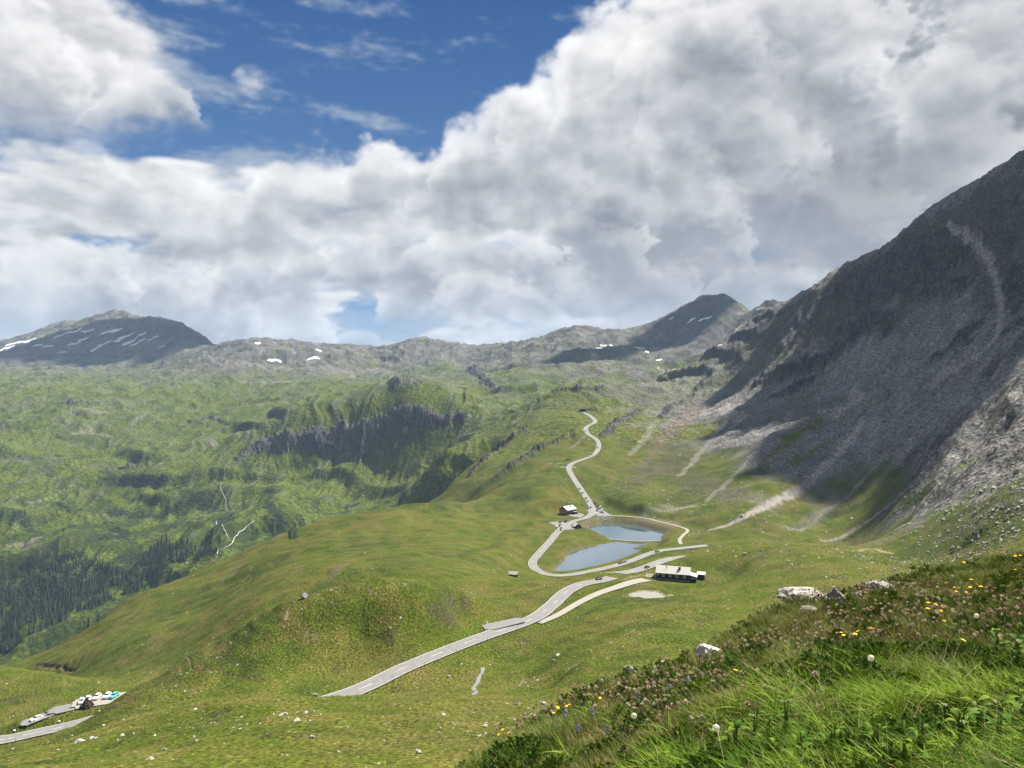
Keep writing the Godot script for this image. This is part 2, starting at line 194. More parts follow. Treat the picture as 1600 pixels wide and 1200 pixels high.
	["pasture", 0.9, [-479, -1911, 41.4, -361, -1964, 55.6, -221.4, -1895, 47.3, -102.9, -1542, 25.7]],
	["pasture", 0.7, [-328, -1965, 42.5, -223.7, -1914, 38.3, -127.7, -1530, 25.5]],
	["pasture", 0.5, [-500, -1870, 21.8, -383, -1913, 31.8, -276.3, -1837, 30.6]],
	["dirt", 1, [-100.1, -469, 1.2, -99.2, -442, 1.8, -99.9, -423, 1.4]],
	["dirt", 1, [-234.6, -681, 1.4, -233.7, -652, 2.2, -236.3, -620, 1.5]],
	["dirt", 0.8, [-213, -628, 1, -212.6, -605, 1.5]],
	["grass_dark", 0.7, [-35.7, -533, 4.4, -11.28, -674, 4.5]],
	["grass_dark", 0.5, [-30.2, -905, 10.5, 7.72, -924, 12.3, 40.2, -964, 9.6]],
	["grass_dark", 0.5, [0, -975, 4.9, 42.8, -1025, 5.1]],
	["dry", 0.6, [-106, -793, 15.8, -146.6, -731, 14.6, -187.7, -701, 14]],
	["dry", 0.4, [-141, -702, 9.4, -98, -733, 9.8]],
	["pale_dirt", 1, [-41, -293.1, 1.2, -43.5, -291.7, 0.7]],
	["pale_dirt", 0.8, [-81.9, -279.3, 0.9, -82.2, -276.3, 0.7]],
	["pale_dirt", 0.5, [-72.8, -269.8, 1.3, -67.3, -267.5, 0.7]],
	["dirt", 0.5, [-54.9, -291.3, 1.5, -51.7, -287.1, 1]],
	["dry", 0.5, [-80, -272.6, 5.4, -71.5, -266.5, 4.4]],
	["lush", 1, [-15.88, -291.6, 1.7, -18.61, -277.5, 1.4, -10.31, -307, 1.8]],
	["lush", 0.8, [-72.4, -227, 1.5, -84.3, -239, 1.2]],
	["lush", 0.7, [19.47, -178.4, 1.8, 12.85, -218.7, 2.5, 30.9, -183.9, 1.8]],
	["lush", 0.5, [-20.5, -244.4, 2, -8.51, -253.5, 1.7]],
	["dry", 0.35, [21.3, -253.9, 4.2, 33.7, -251.5, 3.4]],
	["lush", 0.9, [84.6, -316, 2.1, 89.4, -381, 1.9, 83.9, -385, 1.9]],
	["lush", 0.5, [2.84, -9.39, 0.3, 50, -212.9, 2.5, 102.2, -305, 3]],
	["bank", 1, [-168.1, -369, 0.5, -108, -257.4, 0.5, -95.9, -253.9, 0.5, -83.2, -244.8, 0.5, -75.5, -236.6, 0.4]],
	["pale_dirt", 0.9, [-171.2, -343, 0.3, -172.2, -363, 0.3]],
	["dirt", 1, [-119.7, -265.1, 0.4, -114.7, -260.3, 0.4]],
	["sand", 0.9, [176.9, -399, 1.3, 198.6, -420, 1.7, 194, -390, 1.3]],
	["pale_dirt", 0.5, [160.7, -377, 0.6, 181.2, -373, 0.6, 182.4, -352, 0.6]],
	["trail", 0.6, [65.7, -290.2, 0.6, 80.3, -309, 0.8, 96.4, -329, 1, 115.1, -362, 0.9, 127.7, -393, 0.7]],
	["dry", 0.7, [116, -420, 3.5, 136.8, -409, 3.4, 160.6, -400, 2.7]],
	["dry", 0.5, [112, -418, 2.1, 122, -405, 1.7]],
	["pale_dirt", 0.7, [17.17, -204.6, 1.4, 15.09, -211.5, 0.9]],
	["pale_dirt", 0.5, [3.81, -226.9, 1.1, 1.84, -219.1, 0.7]],
	["pale_dirt", 1, [56.9, -389, 1.3, 67, -400, 1.3, 69.5, -395, 1]],
	["pale_dirt", 0.7, [37.7, -346, 0.4, 51, -369, 1.2]],
	["grass_dark", 0.5, [104.3, -623, 2.6, 132.3, -633, 2.1, 116.1, -434, 1.8]],
	["dirt", 0.7, [-11.14, -241.4, 0.4, -10.06, -249.6, 0.4]],
	["bank", 0.9, [-347, -555, 1.8, -312, -523, 2.2, -286.3, -498, 1.2]],
	["bank", 0.8, [-211.3, -352, 0.9, -196.2, -349, 0.9, -186.9, -353, 0.7]],
	["dry", 0.5, [-202.6, -326, 4.3, -204.1, -311, 3.1]],
	["grass_dark", 0.35, [-17.68, -131.5, 3.3, -3.66, -108.9, 2.7, -8.1, -96.2, 2.1]],
	["dry", 0.4, [-69.1, -126.5, 2.1, -59.4, -128.3, 2.1]],
	["grass_dark", 0.6, [-13.32, -158.5, 0.5, -26.1, -155.1, 0.5, 0, -158.5, 0.5]],
	["grass_dark", 0.4, [118.4, -1091, 5.4, 141.9, -1173, 4.9]],
	["dry", 0.5, [26.1, -780, 3.2, 29.2, -699, 3.5, 58.8, -703, 3.5, 38.3, -654, 2.7]],
	["light_scree", 0.35, [171, -853, 9.9, 197, -842, 8.4, 145.8, -831, 6.9]],
	["crack", 0.5, [136.6, -817, 1, 165.1, -823, 1]],
	["dirt", 0.35, [159.5, -1006, 13.4, 199.7, -1040, 10.4]],
	["pale_talus", 0.5, [106, -1210, 3, 88.5, -1179, 2.9, 118.8, -1238, 2.1]]
]

const SPOTS_MEADOW_BOULDERS := [
	[-39.1, -139.2, 1.74], [-40.7, -136.5, 1.59], [-36.8, -136, 1.13], [-36, -137.9, 1.03], [-36.3, -129.1, 1.4], [-34.1, -128.3, 0.53], [-47.8, -130.5, 0.87], [-45.7, -127.9, 0.64], [-53.5, -127.9, 0.75], [-50.5, -121.6, 0.91],
	[-65, -156.2, 0.91], [-57.6, -223.4, 1.67], [-34.1, -90.6, 0.53], [-38.5, -119.9, 0.4], [-43.8, -140, 0.58], [-42.8, -133.2, 0.78], [-43.6, -131.4, 0.66], [-30.5, -116, 0.87], [-28.1, -125.1, 1.04], [-23.4, -102.4, 0.51],
	[-22.2, -112.4, 0.66], [-19.15, -113.3, 0.75], [-13.16, -104.3, 0.78], [-12.29, -100.1, 0.83], [-11.79, -123, 0.82], [-11.89, -126.2, 0.63], [-10.19, -130.4, 0.54], [-9.72, -127, 0.74], [-8.18, -129.7, 0.65], [-4.27, -124, 1.03],
	[-2.18, -123.4, 1.44], [-4.65, -112.9, 1.03], [-3.93, -114.1, 0.57], [-2.46, -104.7, 0.78], [-2.01, -99.8, 0.91], [-7.02, -121, 0.5], [-20.5, -126.9, 0.63], [-12.63, -139.2, 1.16], [-6.69, -104.7, 0.44], [0.51, -121.4, 0.71],
	[-0.91, -154.1, 0.9], [0.88, -148.8, 0.74], [-27, -125.2, 0.73], [-86.8, -152, 2.53], [-85.4, -154.6, 1.42], [-132, -224.6, 1.31], [-81, -148, 0.86], [-118.8, -221.4, 1.29], [-117.4, -223.2, 2.23], [-111.5, -218.5, 1.27],
	[-76.6, -149.7, 1.12], [-73.8, -148.6, 0.87], [-49.6, -103.9, 1.3], [-53.5, -117.1, 0.78], [-51.8, -111.1, 1.02], [-61, -113.2, 0.47], [-95, -151.5, 0.76], [-96.6, -151.7, 0.63], [-162.4, -247.3, 0.82], [-133.1, -230.4, 0.77],
	[-86, -130.1, 0.65], [-66.2, -140.8, 0.82], [-74.6, -144, 0.6], [-73.5, -162.5, 0.68], [6.5, -157.8, 1.05], [6.18, -150.2, 1.5], [11.49, -136.7, 1.59], [2.88, -137.1, 0.91], [4.95, -120.2, 1.4], [6.16, -124.3, 0.62],
	[7.73, -115, 1.15], [9.5, -127, 0.85], [1.51, -150, 1.5], [5.02, -108.6, 0.9], [0.4, -120.4, 0.8], [-38.9, -132.2, 0.88], [-41.1, -134.9, 0.9], [-34.2, -135.5, 0.56], [-27.7, -117.8, 0.49], [-54.9, -139.1, 0.58],
	[-42.8, -113, 0.38], [-62.3, -142.5, 0.59], [-19.44, -144.6, 0.48], [-7.07, -140.2, 0.47], [-10.18, -110, 0.37], [2.93, -116.1, 0.48], [6.4, -108.7, 0.45], [0.74, -8.41, 0.04], [1.75, -104.4, 0.35], [-3.29, -97.7, 0.33],
	[-25.3, -136.8, 0.46], [-19.12, -94.7, 0.39], [-30.1, -99.5, 0.33], [-36, -104.3, 0.35], [-46.1, -103.4, 0.43], [-59.9, -120.7, 0.4], [-69.3, -122.9, 0.51], [-85, -142.3, 0.59], [-145.3, -238.2, 0.79]
]
const SPOTS_HILL_BOULDERS := [
	[-103.6, -241.4, 1.01], [-99.4, -239.2, 0.6], [-101.8, -263.1, 0.88], [-92.4, -257.2, 0.86], [-99.8, -253.4, 0.84], [-67.7, -233.1, 0.97], [-19.65, -238.8, 1.79], [14.43, -238.9, 1.59], [13.01, -234.9, 1.17], [27.4, -226.7, 0.76],
	[3.49, -277.2, 0.92], [4.64, -276.5, 0.92], [113.4, -323, 1.61], [-40.2, -275.7, 0.92], [-43.2, -271.5, 0.9], [-68.6, -289.5, 1.21], [-75.9, -250.5, 0.83], [-46.8, -265.6, 0.66], [-80.7, -267.2, 0.67], [132.6, -411, 2.74],
	[127.8, -419, 2.09], [123.4, -421, 1.75], [111.3, -436, 1.82], [108.8, -391, 1.63], [3.85, -10.45, 0.03], [16.38, -205.5, 0.68], [15.53, -208, 0.87], [17.17, -200.5, 0.67], [18.2, -202.7, 0.51], [14.81, -220.7, 0.55],
	[141.7, -284.8, 0.95], [126.3, -302, 0.75], [26.4, -196.8, 0.49], [38.6, -230, 0.57], [51.6, -212.2, 0.53], [22.1, -202.9, 0.51], [10.83, -215.1, 0.72], [7.3, -217.5, 0.91], [6.61, -224.8, 0.75], [4.08, -220.9, 0.92],
	[2.2, -218.8, 0.73], [4.5, -214.5, 0.71], [5.87, -233.3, 0.58], [2.93, -232.6, 0.58]
]
const SPOTS_FAR_BOULDERS := [
	[62.1, -356, 1.19], [4.87, -529, 1.76], [9.95, -424, 1.06], [2.01, -399, 1.33], [5.76, -382, 0.95], [15.91, -388, 1.94], [18.36, -385, 0.96], [-5.06, -403, 1.34], [329, -742, 4.32], [226.3, -752, 6.26],
	[325, -706, 2.94], [297.7, -726, 3.02], [303, -696, 2.9], [303, -666, 2.77], [306, -653, 2.18], [310, -650, 2.16], [267.9, -782, 2.6], [294.4, -783, 1.96], [207.2, -827, 2.75], [191.4, -818, 2.72],
	[172.3, -824, 2.75], [215.7, -782, 2.6], [336, -629, 2.62], [338, -657, 2.74], [337, -686, 2.29], [303, -548, 2.74], [229.2, -406, 2.71], [240.3, -417, 3.12], [244.4, -415, 3.11], [244.9, -407, 2.71],
	[243.9, -397, 3.31], [225.8, -363, 2.42], [244.6, -388, 3.23], [221.6, -349, 2.61], [254.3, -396, 2.64], [234.1, -359, 3.29], [253.4, -384, 3.2], [226.2, -340, 2.55], [218.3, -337, 2.25], [216.4, -345, 2.01],
	[221.1, -365, 2.43], [219.9, -376, 2.19], [239.9, -422, 2.46], [213.6, -360, 1.8], [209.4, -374, 1.56], [210.5, -393, 1.96], [221.1, -404, 1.68], [206.7, -389, 1.3], [208.6, -316, 1.84], [208.9, -326, 1.63],
	[208, -341, 1.7], [309, -472, 2.75], [326, -491, 2.45], [298.4, -470, 2.35], [291.1, -471, 2.35], [291.6, -488, 2.44], [409, -900, 3], [512, -1050, 2.62], [482, -783, 2.61], [363, -870, 2.9],
	[383, -731, 2.44], [414, -794, 1.98]
]
const SPOTS_YELLOW := [
	[3.75, -8.7, 0.04], [4.49, -8.09, 0.04], [4.46, -7.89, 0.04], [4.31, -7.91, 0.04], [4.31, -7.77, 0.04], [4.26, -7.58, 0.04], [4.03, -7.4, 0.04], [4.02, -7.1, 0.04], [5.3, -9.15, 0.05], [5.26, -9.02, 0.05],
	[5.34, -8.98, 0.04], [5.47, -9.11, 0.05], [5.77, -9.6, 0.05], [5.37, -8.75, 0.04], [5.09, -8.49, 0.04], [5.02, -8.29, 0.04], [4.96, -8.53, 0.04], [5.29, -8.42, 0.04], [5.57, -9.82, 0.05], [3.27, -7.58, 0.04],
	[3.41, -7.67, 0.04], [3.35, -7.39, 0.04], [3.19, -7.09, 0.04], [3.19, -7.34, 0.04], [3.44, -7.31, 0.04], [3.59, -6.07, 0.03], [6.24, -10.56, 0.05], [6.84, -10.29, 0.05], [6.7, -10.18, 0.05], [6.57, -9.91, 0.05],
	[6.47, -9.83, 0.05], [5.97, -9.56, 0.05], [0.42, -7.64, 0.04], [0.55, -7.67, 0.04], [0.56, -7.44, 0.04], [0.44, -7.33, 0.04], [0.9, -7.78, 0.04], [1.68, -5.73, 0.03], [-0.03, -7.5, 0.04], [-0.09, -7.57, 0.04],
	[-0.13, -7.57, 0.04]
]
const SPOTS_BLUE := [
	[1.18, -7.04, 0.04], [1.54, -6.71, 0.03], [0.79, -6.24, 0.03], [0.58, -6.68, 0.03], [0.75, -7.15, 0.04], [0.52, -7.33, 0.04], [1.36, -6.62, 0.03]
]
const SPOTS_CLOCKS := [
	[1.16, -4.33, 0.02, 1, 1], [0.9, -5.62, 0.03, 1, 0.8], [4.21, -6.92, 0.03, 1, 0.8], [2.4, -5.1, 0.03, 1, 1.15]
]
const SPOTS_LEAFY := [
	[2.03, -3.44, 0.07], [2.19, -3.42, 0.09], [2.18, -3.23, 0.08], [1.88, -3.5, 0.07], [2.24, -3.65, 0.07], [2.4, -3.62, 0.07], [1.26, -4.29, 0.07], [1.42, -4.21, 0.07], [1.47, -3.89, 0.07], [1.26, -4.7, 0.06],
	[1.45, -4.54, 0.06], [1.6, -3.8, 0.06], [1.79, -3.74, 0.06], [1.61, -4.47, 0.05], [3.64, -5.49, 0.09], [4.12, -6.47, 0.08], [2.19, -3.84, 0.06]
]
const SPOTS_SNOW := [

]
const SPOTS_FOREST := [
	[-1042, -1556, 1.3], [-984, -1589, 1.32], [-909, -1622, 1.35], [-768, -1528, 1.27], [-760, -1652, 1.38], [-692, -1605, 1.34], [-590, -1516, 1.26], [-569, -1494, 1.24], [-631, -1508, 1.26], [-700, -1493, 1.24],
	[-744, -1432, 1.19], [-778, -1326, 1.1], [-827, -1264, 1.05], [-941, -1304, 1.09], [-1119, -1555, 1.29]
]
const SPOTS_CLOUD_LOBES := [
	[601, -1315, 120.48], [607, -1075, 116.41], [668, -1046, 95.79], [532, -998, 71.47], [495, -783, 65.16], [441, -745, 37.24], [503, -1342, 69.28], [541, -1624, 60.86], [574, -1381, 80.47], [656, -1317, 87.75],
	[480, -1600, 45.29]
]
const SPOTS_CLOUD_FAR_RIGHT := [
	[762, -3275, 130.88], [647, -3242, 113.38], [848, -3292, 93.2], [409, -3069, 92], [255.2, -3066, 91.9]
]
const SPOTS_CLOUD_FAR_LEFT := [
	[-2190, -4619, 269.23], [-1837, -4417, 183.88], [-2554, -4723, 235.96], [-2888, -4820, 240.82]
]
const SNOW := [
	[-3194, -4954, 58, 114], [-3202, -4859, 49, 89], [-3132, -4985, 50, 103], [-2982, -4843, 32, 46], [-2944, -5000, 33, 119], [-2905, -5025, 29, 123], [-2852, -5043, 50, 70], [-2770, -5009, 42, 48], [-2493, -4819, 56, 40], [-2362, -4694, 47, 46],
	[-2538, -4805, 32, 39], [-2381, -4653, 39, 33], [-2289, -4585, 50, 31], [-2213, -4547, 38, 20], [-2449, -4635, 46, 23], [-2114, -4539, 30, 32], [-2237, -4652, 31, 22], [-1968, -4316, 18, 44], [-2663, -4778, 36, 37], [-2695, -4729, 35, 37],
	[-2681, -4583, 23, 30], [-1321, -3998, 17, 51], [-1160, -3768, 41, 31], [-985, -3818, 41, 34], [-996, -3964, 17, 25], [380, -3216, 13, 24], [359, -3173, 13, 18], [413, -3204, 8, 14], [302, -3160, 18, 15], [519, -3121, 21, 18],
	[530, -3019, 8, 17], [554, -2896, 12, 24], [695, -3356, 11, 20], [756, -3248, 16, 13], [814, -3209, 16, 13], [792, -3217, 11, 13], [654, -2756, 14, 55], [515, -1902, 5, 13], [191.1, -2981, 7, 16], [-2888, -4788, 32, 41],
	[-2475, -4575, 34, 25]
]
const STREAM_MAIN := [Vector2(-576, -1497), Vector2(-584, -1515), Vector2(-578, -1535), Vector2(-572, -1562), Vector2(-570, -1594), Vector2(-565, -1618), Vector2(-556, -1652)]
const STREAM_FALL := [Vector2(-662, -1711), Vector2(-642, -1672), Vector2(-614, -1620), Vector2(-582, -1571)]
const STREAM_THIN := [Vector2(-787, -2027), Vector2(-747, -1971), Vector2(-733, -1925), Vector2(-708, -1891), Vector2(-682, -1833)]
const STREAM_SIDE := [Vector2(-784, -1984), Vector2(-775, -1940), Vector2(-759, -1896), Vector2(-763, -1844)]
const PATH_VALLEY := [Vector2(-678, -1576), Vector2(-656, -1534), Vector2(-638, -1501)]
const BROOK := [Vector2(-10.12, -302), Vector2(-8.71, -297), Vector2(-9.24, -290), Vector2(-10.49, -284.2)]
const BROOK_LOWER := [Vector2(-10.06, -249.6), Vector2(-10.62, -238.6), Vector2(-11.03, -218.9), Vector2(-8.99, -169.9)]
const ROAD_PASS := [Vector2(532, -2805), Vector2(531, -2771), Vector2(541, -2742), Vector2(562, -2734), Vector2(433, -2023)]
const CARS := [
	["lake", "black", 123.1, -654, 0], ["lake", "black", 88.9, -625, 0], ["lake", "grey", 93.2, -629, 0], ["mid", "black", 79.8, -460, 0], ["main", "black", 44.5, -388, 0], ["lake", "black", 80.4, -954, 0],
	["lake", "black", 81.2, -935, 0], ["lake", "black", 85.2, -911, 0], ["lake", "black", 89.1, -870, 0], ["lake", "black", 118.2, -1124, 0], ["lake", "grey", 86.4, -899, 0], ["lake", "grey", 53.3, -758, 0],
	["lake", "grey", 108.2, -1113, 0], ["lake", "black", 125.9, -1170, 0], ["lake", "black", 121.5, -1272, 0], ["lake", "white", 132.5, -1199, 0], ["lake", "white", 128.9, -1179, 0], ["viewpoint", "white", 67.9, -1071, 0],
	["viewpoint", "white", 56.2, -1085, 0.3], ["viewpoint", "white", 63.1, -1064, 0.1], ["viewpoint", "grey", 60.2, -1093, 0.2], ["viewpoint", "black", 81.2, -1093, 0.2], ["viewpoint", "black", 77.7, -1095, 0.2], ["restaurant", "black", 49.9, -796, 1.1],
	["restaurant", "black", 56.4, -803, 1.3], ["restaurant", "black", 48.2, -780, 1.2], ["restaurant", "black", 48.8, -767, 1.0], ["restaurant", "white", 51.9, -791, 1.1], ["restaurant", "white", 45.4, -775, 1.2], ["restaurant", "white", 45.8, -761, 1.2],
	["restaurant", "blue", 53.4, -799, 1.2], ["lakeside", "black", 98.4, -879, 0.9], ["lakeside", "black", 96.5, -889, 0.9], ["lakeside", "black", 99.6, -845, 0.9], ["lakeside", "black", 95.2, -857, 0.9], ["lakeside", "white", 100.5, -874, 0.9],
	["lakeside", "white", 101.9, -865, 0.9], ["lakeside", "white", 97.9, -855, 0.9], ["lakeside", "white", 93.1, -838, 0.9], ["lakeside", "grey", 98.7, -850, 0.9], ["lakeside", "grey", 95.6, -897, 0.9], ["lakeside", "grey", 98.8, -866, 0.9],
	["layby", "white", -164.8, -291.6, 0.35], ["layby", "white", -163.4, -293.4, 0.3], ["layby", "white", -160.9, -295.4, 0.1], ["layby", "white", -157.5, -296.3, 0.05], ["layby", "turquoise", -154.8, -296.3, -0.15], ["verge", "white", -175.9, -281.6, 1.0]
]

const EYE := Vector3(0, 165, 0)
const SUN_TOWARDS := Vector3(0.47, 0.775, -0.42)
const DRAFT := 1.0            # 1 for the full terrain grid
const R0 := 1.3
const R1 := 8600.0

var M := {}
var counts := {}


func _ready() -> void:
	var t0 := Time.get_ticks_msec()
	set_camera_and_light()
	print("sky ", Time.get_ticks_msec() - t0)
	make_materials()
	solve_ground()
	print("ground solved ", Time.get_ticks_msec() - t0)
	lay_roads_out()
	build_terrain()
	print("terrain ", Time.get_ticks_msec() - t0)
	build_roads_and_water()
	print("roads ", Time.get_ticks_msec() - t0)
	build_objects()
	print("objects ", Time.get_ticks_msec() - t0)


func set_camera_and_light() -> void:
	var cam := Camera3D.new()
	cam.name = "camera"
	cam.position = EYE
	cam.rotation_degrees = Vector3(-1.192, 0, 0)
	cam.fov = 53.1
	cam.near = 0.1
	cam.far = 60000.0
	add_child(cam)
	cam.current = true
	var env := Environment.new()
	env.background_mode = Environment.BG_SKY
	env.tonemap_mode = Environment.TONE_MAPPER_LINEAR
	env.tonemap_exposure = 3.0
	env.background_energy_multiplier = 1.0
	env.sdfgi_enabled = true
	env.ssao_enabled = true
	env.ssil_enabled = true
	env.fog_enabled = true
	env.fog_density = 0.00004
	env.fog_light_color = Color(0.70, 0.84, 1.0)
	var sky := Sky.new()
	var sm := PanoramaSkyMaterial.new()
	sm.panorama = make_sky()
	sky.sky_material = sm
	env.sky = sky
	var we := WorldEnvironment.new()
	we.name = "environment"
	we.environment = env
	add_child(we)
	var sun := DirectionalLight3D.new()
	sun.name = "sun"
	sun.light_energy = 1.6
	sun.light_color = Color(1.0, 0.965, 0.90)
	sun.light_angular_distance = 0.5
	sun.shadow_enabled = true
	add_child(sun)
	sun.look_at_from_position(SUN_TOWARDS * 100.0, Vector3.ZERO, Vector3.UP)


func parallel(n: int, what: Callable) -> Array:
	# runs what(i) for i in 0 .. n - 1 on the worker threads and returns what each gave
	var got := []
	got.resize(n)
	var task := WorkerThreadPool.add_group_task(func(i: int) -> void: got[i] = what.call(i), n, -1, true)
	WorkerThreadPool.wait_for_group_task_completion(task)
	return got


func noise(seed_: int, wavelength: float, octaves := 1, ridged := false) -> FastNoiseLite:
	var n := FastNoiseLite.new()
	n.seed = seed_
	n.noise_type = FastNoiseLite.TYPE_SIMPLEX_SMOOTH if not ridged else FastNoiseLite.TYPE_PERLIN
	n.frequency = 1.0 / wavelength
	n.fractal_octaves = octaves
	n.fractal_type = FastNoiseLite.FRACTAL_NONE if octaves == 1 else (FastNoiseLite.FRACTAL_RIDGED if ridged else FastNoiseLite.FRACTAL_FBM)
	return n


# ---------------------------------------------------------------- sky

# broad banks of cloud and open blue, each: bearing and height in degrees, half width, half height, strength (minus: open sky)
const CLOUD_BANKS := [
	[-6.0, 25.0, 14.0, 5.0, -1.3], [-11.0, 18.0, 11.0, 2.4, -0.75], [2.5, 18.5, 3.5, 3.5, -0.85], [-25.0, 15.2, 9.0, 1.3, -1.3], [-16.0, 16.2, 6.0, 1.4, -0.7],
	[-32.0, 22.5, 4.5, 3.6, 0.70], [-27.5, 19.8, 4.0, 2.0, 0.70], [3.5, 22.5, 1.5, 1.2, 0.4],
	[24.0, 18.0, 16.0, 13.0, 1.0], [9.5, 21.0, 4.5, 5.0, 0.55], [4.0, 14.5, 6.0, 3.0, 0.6], [-7.0, 13.0, 8.0, 2.4, 0.6], [-24.0, 11.8, 11.0, 2.6, 0.42],
	[-9.5, 3.2, 2.4, 1.3, -1.3], [4.5, 7.4, 3.0, 0.5, -0.5], [16.8, 8.0, 1.8, 0.6, -0.9], [-13.0, 8.6, 2.0, 0.5, -0.9], [-27.0, 8.3, 3.0, 0.5, -0.7], [-1.5, 9.0, 2.2, 0.5, -0.8], [-4.0, 1.7, 8.0, 0.5, -0.35], [8.0, 1.8, 5.0, 0.7, -0.5], [12.0, 13.6, 1.5, 0.8, -0.5],
	[-23.0, 5.0, 10.0, 3.5, 0.45], [-3.0, 6.0, 6.0, 2.5, 0.30], [10.0, 6.0, 7.0, 3.0, 0.30], [52.0, 18.0, 20.0, 16.0, 0.8], [-62.0, 16.0, 22.0, 9.0, 0.5],
	[-100.0, 30.0, 24.0, 10.0, -0.6], [120.0, 28.0, 30.0, 10.0, -0.5], [175.0, 22.0, 28.0, 12.0, 0.5], [-150.0, 14.0, 25.0, 8.0, 0.4], [88.0, 14.0, 18.0, 8.0, 0.4], [0.0, 75.0, 60.0, 14.0, 0.25],
]
# where the cloud is thick and grey underneath
const CLOUD_GREYS := [[26.0, 12.0, 10.0, 7.0, 1.0], [7.5, 10.2, 4.0, 2.2, 1.0], [15.0, 20.5, 5.0, 2.6, 0.7], [-13.0, 10.4, 4.0, 1.0, 0.6], [-30.0, 7.0, 6.0, 3.0, 0.5], [12.5, 5.6, 5.0, 1.3, 0.8], [-1.0, 12.8, 3.5, 0.9, 0.5], [27.0, 23.0, 7.0, 3.0, 0.4], [-24.0, 17.8, 6.0, 0.9, 0.4], [55.0, 20.0, 16.0, 10.0, 0.7], [170.0, 18.0, 20.0, 8.0, 0.5], [-6.0, 6.2, 5.0, 0.9, 0.6], [-20.0, 4.0, 5.0, 1.0, 0.4]]

# heaps of cumulus: bearing, height of the base, half width, height (degrees), how grey the base, how dense
const HEAPS := [
	[-1.0, 0.7, 2.9, 1.9, 0.20, 0.80], [-4.8, 1.0, 2.4, 1.4, 0.20, 0.80], [-8.5, 1.1, 2.1, 0.8, 0.10, 0.40], [-15.8, 1.1, 4.2, 4.3, 0.20, 0.90], [-21.4, 1.3, 4.5, 4.2, 0.35, 0.80], [-32.7, 1.4, 4.1, 4.0, 0.50, 0.70], [2.9, 1.4, 3.3, 2.1, 0.40, 0.70],
	[-11.3, 1.6, 1.8, 1.2, 0.10, 0.50], [7.6, 1.9, 3.3, 1.7, 0.50, 0.70], [-25.4, 2.4, 5.8, 5.8, 0.35, 0.90], [11.3, 3.0, 3.7, 1.9, 0.40, 0.70], [-30.6, 3.1, 5.3, 5.3, 0.45, 0.90], [-5.2, 3.6, 5.2, 4.7, 0.35, 0.90], [3.8, 3.6, 5.7, 3.5, 0.50, 0.80],
	[19.7, 4.3, 2.5, 1.8, 0.10, 0.80], [13.1, 4.4, 5.4, 3.7, 0.75, 0.90], [8.5, 4.5, 5.1, 3.5, 0.50, 0.80], [-1.4, 4.5, 4.3, 2.6, 0.40, 0.80], [21.4, 4.7, 3.3, 2.0, 0.20, 0.80], [-17.6, 4.8, 4.3, 4.3, 0.35, 0.85], [17.6, 4.8, 3.9, 2.5, 0.50, 0.70],
	[-12.7, 6.3, 5.0, 2.5, 0.30, 0.80], [-9.5, 6.3, 4.2, 2.1, 0.30, 0.80], [30.2, 6.4, 9.3, 10.6, 0.90, 0.60], [20.5, 6.5, 8.3, 7.8, 0.80, 0.70], [9.9, 7.2, 8.7, 8.3, 0.85, 0.95], [-8.5, 7.3, 7.4, 3.5, 0.30, 0.70], [4.8, 7.3, 5.7, 4.2, 0.60, 0.60],
	[-1.9, 7.3, 6.6, 3.3, 0.30, 0.65], [-19.3, 7.8, 5.9, 3.1, 0.60, 0.75], [-21.4, 9.5, 7.0, 4.3, 0.35, 0.50], [-29.2, 9.5, 9.5, 4.4, 0.20, 0.30], [23.8, 10.6, 9.2, 10.8, 0.80, 0.55], [-11.3, 10.6, 9.1, 5.0, 0.35, 0.85], [4.3, 11.5, 5.2, 5.8, 0.30, 0.80],
	[-1.9, 11.5, 6.6, 3.8, 0.40, 0.80], [14.0, 12.5, 7.6, 7.7, 0.50, 0.70], [-7.1, 12.8, 6.1, 3.2, 0.20, 0.85], [0.2, 12.9, 6.2, 5.8, 0.15, 0.90], [-29.3, 16.2, 5.0, 4.2, 0.25, 0.85], [-33.0, 16.2, 4.5, 6.0, 0.25, 0.85],
	[5.0, 14.6, 5.7, 7.7, 0.10, 0.90], [-25.2, 16.3, 3.6, 2.8, 0.20, 0.80], [26.5, 14.8, 6.1, 6.2, 0.20, 0.50], [31.3, 14.9, 5.2, 6.6, 0.50, 0.45], [7.6, 17.2, 5.1, 7.8, 0.00, 0.85], [17.6, 17.4, 9.5, 8.6, 0.50, 0.60],
	[13.1, 19.4, 6.8, 5.2, 0.30, 0.50], 
]

var sky_big := noise(11, 0.36, 4)
var sky_edge := noise(23, 0.10, 6)
var sky_warp := noise(37, 0.14, 3)
var sky_fine := noise(41, 0.020, 4)
var sky_wisp := noise(61, 0.20, 5)
var sky_puff := puffs(53, 0.17)


func puffs(seed_: int, wave: float) -> FastNoiseLite:
	var n := FastNoiseLite.new()
	n.seed = seed_
	n.noise_type = FastNoiseLite.TYPE_CELLULAR
	n.cellular_return_type = FastNoiseLite.RETURN_DISTANCE
	n.cellular_distance_function = FastNoiseLite.DISTANCE_EUCLIDEAN
	n.frequency = 1.0 / wave
	n.fractal_type = FastNoiseLite.FRACTAL_FBM
	n.fractal_octaves = 4
	n.fractal_gain = 0.42
	n.fractal_lacunarity = 2.15
	return n


func bank_sum(list: Array, az: float, el: float) -> float:
	var s := 0.0
	for b in list:
		var dy: float = (el - b[1]) / b[3]
		if dy * dy > 6.0:
			continue
		var dx: float = (fposmod(az - b[0] + 180.0, 360.0) - 180.0) / b[2]
		var q := dx * dx + dy * dy
		if q < 6.0:
			s += b[4] * exp(-q)
	return s


